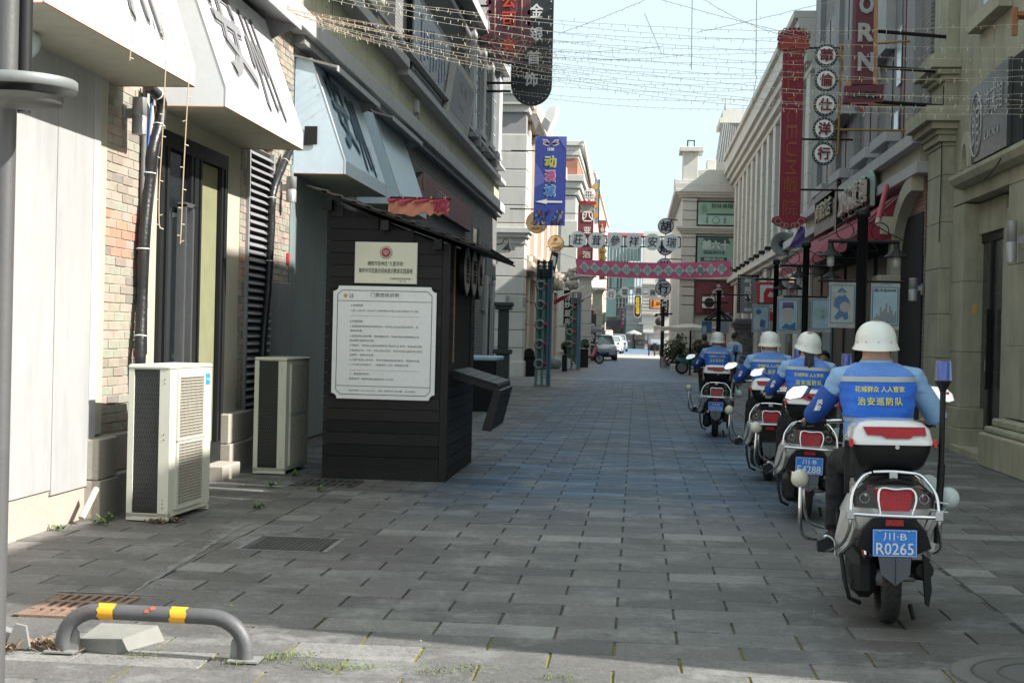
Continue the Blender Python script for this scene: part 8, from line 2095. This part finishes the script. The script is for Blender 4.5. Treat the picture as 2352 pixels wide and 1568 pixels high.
    for s_ in (-1, 1):
        MB().slab([(s_ * .105, -.279, .752), (s_ * .213, -.25, .705), (s_ * .20, -.255, .645), (s_ * .078, -.288, .643)], (0, .03, 0)).build('indicator_lens', lens_m, t)
        MB().slab([(s_ * .10, -.274, .752), (s_ * .145, -.262, .748), (s_ * .09, -.278, .68)], (0, .02, 0)).build('red_wing_lens', tail_m, t)
        MB().torus((s_ * .150, -.276, .695), .024, .002, (0, 1, 0), 16, 5).build('indicator_ring', steel, t)
    MB().loft([[Vector((x_, y, z)) for x_, z in ((-.20, .70 + dz), (-.13, .762 + dz), (0, .79 + dz), (.13, .762 + dz), (.20, .70 + dz))] for y, dz in ((-.28, 0), (-.2, .02))], cap=False, closed=False).build('tail_cowl', black_p, t)
    # number plate
    m = MB(); m.bbox(-.112, .112, -.312, -.305, .398, .540, .004); pl = m.build('number_plate', plate_m, t)
    fr = MB()
    for (a, b_) in (((-.107, .403), (.107, .403)), ((.107, .403), (.107, .535)), ((.107, .535), (-.107, .535)), ((-.107, .535), (-.107, .403))): strip(fr, (a[0], -.3135, a[1]), (b_[0], -.3135, b_[1]), .0022)
    fr.build('plate_border', ltr_w, pl)
    for x_ in (-.075, .07): MB().sphere((x_, -.315, .529), (.008, .005, .008), 10, 6).build('plate_bolt', steel, t)
    # chrome guards
    def ch(pts, r_=.0115, nm='crash_bar'):
        pp = hose([Vector(p) for p in pts], r_, chrome, '', name=None); return MB().tube(pp, r_, 12).build(nm, chrome, t)
    ch([(-.215, -.30, .615), (-.1, -.325, .612), (.1, -.325, .608), (.20, -.30, .605)], .0108)
    ch([(-.075, -.325, .62), (-.085, -.32, .70), (-.07, -.31, .75), (.0, -.31, .745), (.08, -.31, .748), (.105, -.32, .70), (.085, -.325, .62)], .007)
    ch([(-.10, -.21, .825), (-.0, -.22, .829), (.11, -.21, .82)], .0115)
    for s_ in (-1, 1):
        ch([(s_ * .11, -.21, .822), (s_ * .155, -.22, .80), (s_ * .21, -.27, .72), (s_ * .222, -.295, .615), (s_ * .23, -.27, .52), (s_ * .26, -.10, .42), (s_ * (.33 if s_ < 0 else .25), .10, .36)], .009)
        ch([(s_ * .11, -.16, .81), (s_ * .15, -.15, .78), (s_ * .17, -.1, .74)], .007)
        box('clamp', steel, t, s_ * .20, s_ * .245, -.312, -.285, .585, .635, .005)
        # passenger peg
        if s_ > 0: continue
        MB().slab([(s_ * .36, .06, .36), (s_ * .36, .06, .42), (s_ * .31, .06, .44), (s_ * .28, .06, .42), (s_ * .27, .06, .36)], (0, .10, 0)).build('foot_peg', black_p, t)
        ch([(s_ * .27, .05, .345), (s_ * .275, .05, .42), (s_ * .31, .05, .45), (s_ * .33, .05, .445)], .006)
        # leg guard with ball
        if s_ > 0: continue
        ch([(s_ * .20, 1.0, .30), (s_ * .36, .80, .33), (s_ * .415, .62, .40), (s_ * .425, .58, .52), (s_ * .42, .60, .68)], .0115, 'leg_guard')
        ch([(s_ * .22, 1.02, .36), (s_ * .35, .84, .42), (s_ * .39, .68, .52), (s_ * .40, .66, .64)], .009, 'leg_guard')
    sphere_at(t, 'guard_ball', ball_m, (-.425, .60, .705), .052)
    sphere_at(t, 'guard_ball', M('ball_white', (.58, .66, .64), .3, var=.03, bump=0), (.345, .18, .655), .060)
    MB().disc((.28, .45, .70), .055, UY, .02, 20).build('round_reflector', M('ball_white', (.5, .6, .6), .3), t)
    ch([(.23, -.1, .60), (.30, .06, .60), (.34, .16, .62)], .005)
    # side stand / cables
    MB().tube([(-.24, .02, .36), (-.23, -.05, .24), (-.20, -.03, .13), (-.14, .0, .10)], .012, 8).build('side_stand', dark_m, t)
    MB().tube([(-.16, -.12, .52), (-.15, -.14, .44), (-.13, -.1, .36)], .004, 6).build('orange_cable', M('orange_cable', (.40, .08, .02), .5), t)
    MB().tube([(.12, .0, .10), (.14, .0, .02)], .012, 8).build('centre_stand', dark_m, t)
    # floor, leg shield, front
    MB().bbox(-.19, .19, .60, 1.02, .27, .325, .02).build('floor_board', black_p, t)
    MB().loft([ringb(.98, .28, .50, .20, .22), ringb(1.06, .40, .78, .20, .17), ringb(1.12, .62, 1.0, .15, .11), ringb(1.10, .85, 1.05, .10, .08)]).build('leg_shield', sc_w, t)
    MB().tube([(0, 1.3, .23), (0, 1.16, .62)], .035, 10).build('fork', dark_m, t)
    MB().loft([[Vector((x_, y, z)) for x_ in (-.07, -.04, .04, .07)] for y, z in ((1.05, .36), (1.15, .47), (1.3, .50), (1.45, .44))], cap=False, closed=False).build('front_fender', sc_w, t)
    # handlebar
    MB().tube([(-.36, .93, 1.01), (-.2, .99, 1.02), (0, 1.04, 1.02), (.2, .99, 1.02), (.36, .93, 1.01)], .014, 10).build('handlebar', chrome, t)
    for s_ in (-1, 1):
        MB().tube([(s_ * .37, .925, 1.01), (s_ * .25, .97, 1.018)], .018, 12).build('grip', rubber, t)
        MB().disc((s_ * .385, .92, 1.01), .02, (1, -.3 * s_, 0), .02, 14).build('bar_end', chrome, t)
    MB().bbox(-.15, .15, .95, 1.14, .98, 1.10, .04).build('instrument_cowl', black_p, t)
    for s_ in (-1, 1):
        MB().tube([(s_ * .22, .98, 1.03), (s_ * .27, .97, 1.12), (s_ * .36, .97, 1.17)], .006, 6).build('mirror_stem', black_p, t)
        c = Vector((s_ * .42, .95, 1.195)); pts = [(-.085, .032), (-.05, .045), (.03, .036), (.07, .0), (.082, -.04), (.05, -.05), (-.02, -.035), (-.07, -.005)]
        pl2 = [c + Vector((s_ * a, 0, b_)) for a, b_ in pts]
        mh = MB(); mh.slab([p + Vector((0, .0, 0)) for p in pl2], (0, .035, 0)); hd_ = mh.build('mirror_housing', black_p if s_ < 0 else chrome, t)
        g = MB(); g.add([c + (p - c) * .9 + Vector((0, -.003, 0)) for p in pl2], [tuple(range(len(pl2)))]); g.build('mirror_glass', mir_m, hd_)
    # top box
    tb = MB(); 
    def rr(y0_, y1_, hw, z, rr_=.06, n=5):
        pts = []
        for (cx, cy, a0) in ((hw - rr_, y1_ - rr_, 0), (-hw + rr_, y1_ - rr_, 90), (-hw + rr_, y0_ + rr_, 180), (hw - rr_, y0_ + rr_, 270)):
            for k_ in range(n + 1): a = R(a0 + 90 * k_ / n); pts.append(Vector((cx + rr_ * math.cos(a), cy + rr_ * math.sin(a), z)))
        return pts
    tb.loft([rr(-.14, .16, .145, .828), rr(-.19, .20, .170, .86), rr(-.215, .23, .195, .93), rr(-.22, .235, .203, .975)]); tb.build('top_box_base', black_p, t)
    tl = MB(); tl.loft([rr(-.232, .24, .215, .968), rr(-.234, .242, .217, .985), rr(-.222, .235, .205, .995), rr(-.215, .225, .195, 1.045, .07), rr(-.185, .20, .165, 1.078, .08), rr(-.13, .15, .11, 1.092, .08)]); tl.build('top_box_lid', sc_w, t)
    MB().slab([(-.155, -.219, 1.062), (.160, -.219, 1.062), (.168, -.226, 1.02), (.10, -.229, 1.018), (.085, -.231, 1.003), (-.035, -.231, 1.003), (-.06, -.229, 1.018), (-.135, -.226, 1.02)], (0, .018, 0)).build('top_box_reflector', tail_m, t)
    for s_ in (-1, 1): MB().bbox(s_ * .205, s_ * .222, -.228, -.17, .955, .998, .004).build('red_clip', red_b, t)
    MB().disc((.02, -.222, .957), .011, UY, .01, 14).build('lock', steel, t)
    box('mount_bracket', steel, t, -.02, .02, -.24, -.20, .79, .825)
    box('reflector_strap', black_p, t, -.235, -.21, -.1, -.06, .70, .98)
    # flashing beacon on its pole
    x_ = .272
    MB().tube([(x_ - .02, -.05, .44), (x_ - .015, -.05, .60), (x_, -.05, .86)], .020, 12).build('beacon_pole', black_p, t); MB().tube([(x_ - .003, -.05, .84), (x_ + .005, -.05, 1.26)], .0155, 12).build('beacon_pole', black_p, t)
    MB().lathe([(.016, 1.24), (.02, 1.255), (.042, 1.295), (.045, 1.30), (.03, 1.302)], (x_ + .004, -.05, 0), 24).build('beacon_cone', black_p, t)
    MB().lathe([(.028, 1.304), (.029, 1.34), (.030, 1.395), (.026, 1.402)], (x_ + .005, -.05, 0), 20).build('beacon_lens', siren_m, t)
    MB().lathe([(.043, 1.300), (.041, 1.402), (.038, 1.408)], (x_ + .005, -.05, 0), 24).build('beacon_cover', clr_m, t)
    box('red_switch', red_b, t, x_ + .02, x_ + .034, -.07, -.055, 1.228, 1.242)
    m = MB()
    for zz in (.655, .61): m.tube([(x_ - .06, -.075, zz + .01), (x_ + .03, -.08, zz - .004)], .004, 5)
    m.build('cable_tie', ltr_w, t); MB().disc((x_ - .015, -.05, .575), .024, UZ, .05, 14).build('pole_clamp', steel, t)
    return t
sp_ = build_scooter_proto()
def set_plate(root, code):
    for o in root.children:
        if o.name.startswith('number_plate'):
            m = MB(); zc = .505
            put_text(m, '川·B', (0, -.3145, .503), UX, UZ, w=.118, h=.042, bold=.01); put_text(m, code, (0, -.3145, .440), UX, UZ, w=.188, h=.060, bold=.015)
            l = m.build('plate_lettering', ltr_w, None); l.parent = o
def pose(root, loc, rz, lean=0.0):
    root.location = loc; root.rotation_euler = (0, R(lean), R(rz))
riders = [
    ((1.375, 7.78, .012), -2.8, 'R0265', 'white patrol scooter nearest the camera with blue plate R0265', 'patrol rider nearest the camera in blue vest and white helmet, seen from behind', -1.0, 0),
    ((1.45, 12.2, .012), -3.5, 'E4288', 'white patrol scooter with blue plate E4288, second from the camera', 'patrol rider with black hair tied below the white helmet, second from the camera', 1.5, 1),
    ((1.44, 15.4, .012), -3.5, 'T1937', 'white patrol scooter third in the line, half hidden by the one with plate E4288', 'patrol rider third in the line looking ahead, partly hidden behind the one with tied hair', 0.0, 2),
    ((1.23, 22.0, .012), -3.0, 'Q5326', 'white patrol scooter farthest down the street with blue plate Q5326', 'patrol rider farthest down the street in blue vest and white helmet', 0.5, 3)]
roots = []
for i, (loc, rz, code, ls, lp, lean, kind) in enumerate(riders):
    s_ = sp_ if i == 0 else copy_tree(sp_); p_ = rp if i == 0 else copy_tree(rp)
    tag(s_, ls, 'scooter', 'white patrol scooters ridden in line'); tag(p_, lp, 'person', 'patrol riders in blue vests and white helmets')
    pose(s_, loc, rz, lean); pose(p_, (loc[0], loc[1], loc[2]), rz, lean)
    roots.append((s_, p_))
for (s_, p_), (loc, rz, code, *_r) in zip(roots, riders): 
    if code != 'T1937': set_plate(s_, code)
# individual traits
def child(root, nm): return [o for o in root.children if o.name.split('.')[0] == nm]
w_ = roots[1][1]
for o in child(w_, 'helmet') + child(w_, 'rivet'):
    c = Vector((0, .585, 1.50)); o.matrix_local = Matrix.Translation(c + Vector((0, .012, .004))) @ Matrix.Rotation(R(8), 4, 'Y') @ Matrix.Rotation(R(7), 4, 'X') @ Matrix.Rotation(R(12), 4, 'Z') @ Matrix.Translation(-c)
m = MB(); m.loft([ell((0, y, z), hx, hy, 16) for z, hx, hy, y in ((1.27, .004, .004, .398), (1.30, .013, .010, .405), (1.34, .022, .016, .425), (1.375, .020, .018, .445), (1.395, .030, .026, .475), (1.43, .055, .045, .51), (1.47, .072, .06, .54))])
for k in range(26):
    a = random.uniform(-.035, .035); m.tube([(a, .47, 1.42), (a * 1.2, .42, 1.35), (a * 1.3 + random.uniform(-.01, .01), .40, 1.29 + random.uniform(-.03, .02))], [.004, .004, .001], 5)
hp = m.build('ponytail', hair_m, None); hp.parent = w_
# white gloves of the second rider
gl_ = MB(); hand(gl_, (-.33, .86, 1.035), (0, 1, -.1), (0, .1, -1), -1); gl_.tube([(-.333, .80, 1.045), (-.33, .875, 1.035)], .036, 10)
g_ = remesh(gl_, .009, 'glove', [M('glove_white', (.6, .6, .57), .8, bump=.3)], lambda c: 0, None); g_.parent = w_
# the nearest rider has no hair under the helmet rim (shaved nape)
for o in child(roots[0][1], 'hair') + [c for o in child(roots[2][0], 'number_plate') for c in [o]] + child(roots[2][0], 'plate_bolt'):
    for c in list(o.children): bpy.data.objects.remove(c)
    bpy.data.objects.remove(o)
# nearest rider: narrower copy tweaks
roots[0][1].scale = (1.04, 1.0, 1.005); roots[3][1].scale = (.97, .97, .99); roots[1][1].scale = (.95, 1, .975); roots[2][1].scale = (1.0, 1, .985)
# ------------------------------------------------------------ pedestrians
def standing(loc, rz, label, top_m, low_m, hgt=1.7, vox=.014, arms=(0, 0), hairy=True, seated=False):
    t = thing('person', label, 'person', (0, 0, 0)); m = MB()
    drop = .42 if seated else 0
    tz = lambda z: z - drop
    m.loft([ell((0, 0, tz(z)), hx, hy, 18, 0, 2.5) for z, hx, hy in ((.84, .15, .11), (.92, .165, .12), (1.02, .15, .11), (1.15, .165, .115), (1.28, .19, .115), (1.38, .19, .10), (1.43, .13, .08), (1.46, .065, .065), (1.54, .058, .06))])
    head(m, (0, .02, tz(1.60)))
    for s_ in (-1, 1):
        sh = Vector((s_ * .185, 0, tz(1.375))); el = Vector((s_ * .25, -.02 + .05 * arms[0], tz(1.10))); wr = Vector((s_ * .25, .12 + .2 * arms[1], tz(.90)))
        m.tube([sh, sh.lerp(el, .4), el], [.06, .052, .042], 10); m.tube([el, wr], [.042, .028], 10); hand(m, wr, (wr - el), (0, 1, 0), s_, False)
        hp_ = Vector((s_ * .09, 0, tz(.88)))
        kn = Vector((s_ * .13, .42, .50)) if seated else Vector((s_ * .10, .03, .48)); an = Vector((s_ * .13, .40, .10)) if seated else Vector((s_ * .105, -.02 + .06 * s_, .09))
        m.tube([hp_, hp_.lerp(kn, .5), kn], [.088, .078, .06], 12); m.tube([kn, kn.lerp(an, .35), an], [.056, .056, .040], 12); m.tube([an + Vector((0, -.06, -.045)), an + Vector((0, .05, -.05)), an + Vector((0, .16, -.06))], [.038, .042, .028], 10)
    def pk(c):
        if c.z > tz(1.45): return 0
        if c.z > tz(.93) and abs(c.x) < .2: return 1
        if abs(c.x) > .2 and c.z > tz(1.16): return 1
        if abs(c.x) > .19 and c.z > tz(.7): return 0
        return 3 if c.z < .1 else 2
    remesh(m, vox, 'body', [skin_m, top_m, low_m, shoe_m], pk, t)
    if hairy: MB().loft([ell((0, y, tz(z)), hx, hy, 18, .35) for z, hx, hy, y in ((1.56, .06, .06, -.035), (1.60, .082, .092, -.01), (1.66, .086, .105, .008), (1.71, .072, .09, .012), (1.735, .035, .05, .01))]).build('hair', hair_m, t)
    t.location = loc; t.rotation_euler = (0, 0, R(rz)); t.scale = (hgt / 1.72,) * 3
    return t
standing((PY(cH(530, 900), 40).x, 40, .012), -35, 'man in a pale blue white T-shirt standing with his back turned behind the first rider', M('tee_pale_blue', (.50, .60, .66), .8, bump=.3), M('trousers_grey', (.10, .10, .11), .8), 1.68)
standing((PY(cH(345, 900), 40.5).x - .02, 40.5, .012), 10, 'man in black shirt with short grey hair standing left of the first rider', M('shirt_black', (.02, .02, .022), .8), trou_m, 1.60)
p = PY(cH(1095, 1000), 24)
standing((p.x, 24, .012), 150, 'dark haired person sitting behind the second rider near the blue beacon', M('shirt_navy', (.02, .025, .05), .8), trou_m, 1.74, seated=True)
tag(box('stool', M('stool_wood', (.10, .08, .06), .7), None, p.x - .2, p.x + .2, 23.85, 24.25, .02, .44, .02), 'low wooden stool under the sitting person', 'stool')
# ------------------------------------------------------------ vehicles far down the street
def car(name, label, cat, w, l, h, mat, loc, rz, face='front', roof=.62):
    t = thing(name, label, cat, (0, 0, 0))
    hw = w / 2
    def sec(y, zb, zs, zt, ws, wt): return [Vector((-ws, y, zb)), Vector((-ws * 1.0, y, (zb + zs) / 2)), Vector((-ws * .96, y, zs)), Vector((-wt, y, zt)), Vector((wt, y, zt)), Vector((ws * .96, y, zs)), Vector((ws, y, (zb + zs) / 2)), Vector((ws, y, zb))]
    L = l / 2
    m = MB(); m.loft([sec(-L, .38, .62, .70, hw * .86, hw * .75), sec(-L + .12, .22, .70, .82, hw * .96, hw * .86), sec(-L * .45, .2, .82, .98, hw, hw * .9), sec(-L * .30, .2, .88, 1.0, hw, hw * .86), sec(L * .6, .2, .90, 1.02, hw, hw * .86), sec(L - .15, .24, .88, 1.0, hw * .96, hw * .82), sec(L, .40, .75, .85, hw * .88, hw * .78)]); m.build('body', mat, t)
    m = MB(); m.loft([[Vector((-hw * .86, -L * .36, .97)), Vector((hw * .86, -L * .36, .97)), Vector((hw * .84, L * .72, 1.0)), Vector((-hw * .84, L * .72, 1.0))], [Vector((-hw * .66, -L * .05, h - .04)), Vector((hw * .66, -L * .05, h - .04)), Vector((hw * .64, L * .42, h - .05)), Vector((-hw * .64, L * .42, h - .05))]]); m.build('cabin_glass', M('car_glass', (.12, .17, .18), .08), t)
    m = MB(); m.loft([[Vector((-hw * .70, -L * .08, h - .05)), Vector((hw * .70, -L * .08, h - .05)), Vector((hw * .68, L * .46, h - .06)), Vector((-hw * .68, L * .46, h - .06))], [Vector((-hw * .6, 0, h)), Vector((hw * .6, 0, h)), Vector((hw * .6, L * .4, h)), Vector((-hw * .6, L * .4, h))]]); m.build('roof', mat, t)
    for s_ in (-1, 1):
        MB().tube([(s_ * hw * .87, -L * .38, .97), (s_ * hw * .68, -L * .06, h - .04)], .035, 6).build('pillar', mat, t); MB().tube([(s_ * hw * .85, L * .74, .99), (s_ * hw * .66, L * .44, h - .05)], .04, 6).build('pillar', mat, t)
        for y in (-L * .62, L * .60):
            wl = MB(); wl.disc((s_ * (hw - .09), y, .31), .31, UX, .2, 24); wl.build('tyre', rubber, t); MB().disc((s_ * (hw + .012), y, .31), .19, UX, .02, 16).build('rim', steel, t)
        MB().bbox(s_ * (hw + .02), s_ * (hw + .18), -L * .30, -L * .24, .95, 1.08, .02).build('door_mirror', mat, t)
        MB().slab([(s_ * hw * .55, -L - .0, .66), (s_ * hw * .93, -L + .10, .76), (s_ * hw * .95, -L + .08, .66), (s_ * hw * .62, -L - .005, .58)], (0, -.03, 0)).build('headlight', M('headlight_clear', (.6, .62, .65), .1, .3), t)
        MB().bbox(s_ * hw * .5, s_ * hw * .9, L - .02, L + .02, .72, .86, .01).build('tail_lamp', tail_m, t)
    MB().slab([(-hw * .45, -L - .02, .48), (hw * .45, -L - .02, .48), (hw * .38, -L - .03, .30), (-hw * .38, -L - .03, .30)], (0, .04, 0)).build('grille', black_m, t); box('bumper_lower', black_p, t, -hw * .85, hw * .85, -L + .02, -L + .1, .18, .28)
    box('plate', plate_m, t, -.2, .2, -L - .045, -L - .03, .40, .51)
    t.location = loc; t.rotation_euler = (0, 0, R(rz)); return t
p = PG((1407, 812)); car('white_car', 'white saloon car facing the camera in the middle of the far street', 'car', 1.82, 4.4, 1.48, M('car_white', (.80, .80, .80), .25, var=.01, bump=0, coat=.6), (PG(c1(1015, 1378)).x, 122, .02), -3)
car('blue_grey_suv', 'pale blue grey SUV seen from behind the white car', 'car', 1.85, 4.5, 1.65, M('car_blue_grey', (.24, .33, .40), .3, var=.02, bump=0, coat=.5), (PY(c1(1120, 1150), 137).x, 139, .02), 180)
p = PG((1389, 829)); car('silver_car', 'silver car parked on the left beside the motorcycle, nearest of the cars', 'car', 1.8, 4.3, 1.55, M('car_silver', (.42, .45, .46), .3, .3, var=.02, bump=0, coat=.5), (PY(c1(830, 1300), 86).x, 88.3, .02), 4)
t = thing('box_truck', 'orange pink box van behind the white car with a small printed sign', 'van', (0, 0, 0)); y2 = 135.0; Q = lambda u, v: PY(c1(u, v), y2)
box('box_body', M('van_peach', (.68, .42, .30), .5, var=.03), t, Q(915, 0).x, Q(1052, 0).x, y2, y2 + 3.5, .9, Q(0, 965).z, .05); lettering(t, M('print_brown_yellow', (.35, .25, .05), .5), [('古城巡', Q(985, 1080) - UY * .03, UX, UZ, (.5, .17))], bold=.03); box('cab', ltr_w, t, Q(930, 0).x, Q(1040, 0).x, y2 - 1.2, y2, .5, 1.9, .1); 
for s_ in (930, 1035): MB().disc((Q(s_, 0).x, y2 + .4, .3), .3, UX, .2, 16).build('tyre', rubber, t)
# tricycle on the right
y2 = 112.0; Q = lambda u, v: PY(c1(u, v), y2)
t = thing('cargo_tricycle', 'dark blue cargo tricycle with a roof parked at the right of the far street', 'tricycle', (Q(1750, 0).x, y2, 0))
x0, x1 = Q(1640, 0).x, Q(1875, 0).x
box('roof', M('trike_roof', (.13, .12, .18), .6), t, x0 - .02, x1 + .03, y2 - .9, y2 + 1.2, 1.70, 1.78, .02); box('windscreen', M('trike_glass', (.40, .50, .58), .15), t, Q(1690, 0).x, Q(1870, 0).x, y2 - .8, y2 - .77, Q(0, 1180).z, Q(0, 1100).z)
for x_ in (x0, x1 - .04): box('roof_post', dark_m, t, x_, x_ + .04, y2 - .8, y2 - .76, .5, 1.7); box('roof_post', dark_m, t, x_, x_ + .04, y2 + 1.0, y2 + 1.04, .5, 1.7)
box('cargo_bed', M('trike_blue', (.03, .09, .13), .5), t, x0, x1, y2 - .2, y2 + 1.3, .45, .95, .03); box('seat_box', black_p, t, x0 + .2, x1 - .2, y2 - .6, y2 - .2, .4, .85, .05); MB().slab([(x0 + .35, y2 - .8, .5), (x1 - .35, y2 - .8, .5), (x1 - .45, y2 - .9, 1.0), (x0 + .45, y2 - .9, 1.0)], (0, .06, 0)).build('front_shield', dark_m, t)
for (x_, y_) in ((x0 + .12, y2 + .5), (x1 - .12, y2 + .5), ((x0 + x1) / 2, y2 - 1.0)): MB().torus((x_, y_, .27), .23, .05, UX, 20, 8).build('tyre', rubber, t)
MB().tube([((x0 + x1) / 2 - .3, y2 - .85, 1.0), ((x0 + x1) / 2 + .3, y2 - .85, 1.0)], .02, 6).tube([((x0 + x1) / 2, y2 - .85, 1.0), ((x0 + x1) / 2, y2 - 1.0, .3)], .025, 6).build('fork', dark_m, t); box('tail_lamp', red_b, t, x0 + .05, x0 + .15, y2 - .22, y2 - .2, .8, .95)
# two wheelers
def bike(label, loc, rz, mat, name='parked_motorcycle', canopy=False, sc_=1.0):
    t = thing(name, label, 'motorcycle', (0, 0, 0))
    for y in (0, 1.25):
        MB().torus((0, y, .28), .235, .045, UX, 28, 8).build('tyre', rubber, t); MB().disc((0, y, .28), .19, UX, .02, 20).build('rim', steel, t)
    MB().loft([[Vector((a * hw, y, z0 + (b_ * (z1 - z0)))) for a, b_ in ((-.8, 0), (-1, .5), (-.6, 1), (.6, 1), (1, .5), (.8, 0))] for y, hw, z0, z1 in ((-.25, .06, .58, .68), (0, .13, .45, .72), (.35, .13, .35, .70), (.6, .10, .30, .45), (.85, .14, .28, .5), (1.0, .16, .5, .95), (1.05, .08, .85, 1.0))]).build('body', mat, t)
    MB().bbox(-.11, .11, -.2, .5, .71, .79, .03).build('seat', black_p, t); MB().tube([(0, 1.25, .28), (0, 1.0, .98)], .03, 8).build('fork', dark_m, t); MB().tube([(-.34, .9, 1.02), (0, 1.0, 1.0), (.34, .9, 1.02)], .015, 8).build('handlebar', chrome, t)
    for s_ in (-1, 1): MB().tube([(s_ * .25, .93, 1.02), (s_ * .3, .95, 1.2)], .008, 6).build('mirror_stem', black_p, t); MB().disc((s_ * .3, .95, 1.23), .05, UY, .02, 14).build('mirror', disc_w, t)
    MB().disc((0, 1.12, .9), .07, UY, .05, 16).build('headlight', ltr_w, t)
    if canopy:
        MB().tube([(0, .6, .7), (0, .55, 1.9)], .02, 8).build('umbrella_pole', steel, t)
        MB().loft([[Vector((r_ * .8 * math.cos(k * math.pi / 5), .5 + r_ * 1.1 * math.sin(k * math.pi / 5), z)) for k in range(10)] for r_, z in ((.02, 2.05), (.6, 1.95), (1.05, 1.75), (1.05, 1.70))], cap=False).build('umbrella', M('umbrella_violet_grey', (.16, .15, .22), .7), t)
    t.location = loc; t.rotation_euler = (0, 0, R(rz)); t.scale = (sc_,) * 3; return t
bike('red motorcycle parked across the pavement beside the silver car', (PG(c1(620, 1500)).x - .2, 74, .012), -62, M('bike_red', (.30, .02, .06), .3, coat=.5))
bike('covered motor tricycle with violet grey umbrella behind the green shrub', (PY(c1(560, 1200), 80).x, 81, .012), -30, M('bike_grey', (.25, .25, .26), .4), canopy=True)
bike('teal electric bicycle parked on the right pavement left of the first rider', (PY(cE2(1905, 300), 58.5).x, 58.5, .012), -80, M('bike_teal', (.06, .26, .28), .35, coat=.4), 'electric_bicycle')
tag(MB().sphere((PG(cE2(2030, 480)).x, 62.3, .2), (.6, .4, .3), 12, 8).build('plastic_sheet', M('sheet_green_white', (.30, .42, .38), .4, var=.3, vs=5, bump=.9, bs=9)), 'crumpled pale green plastic sheet on the pavement by the electric bicycle', 'sheet')
bpy.data.scenes.remove(TS)
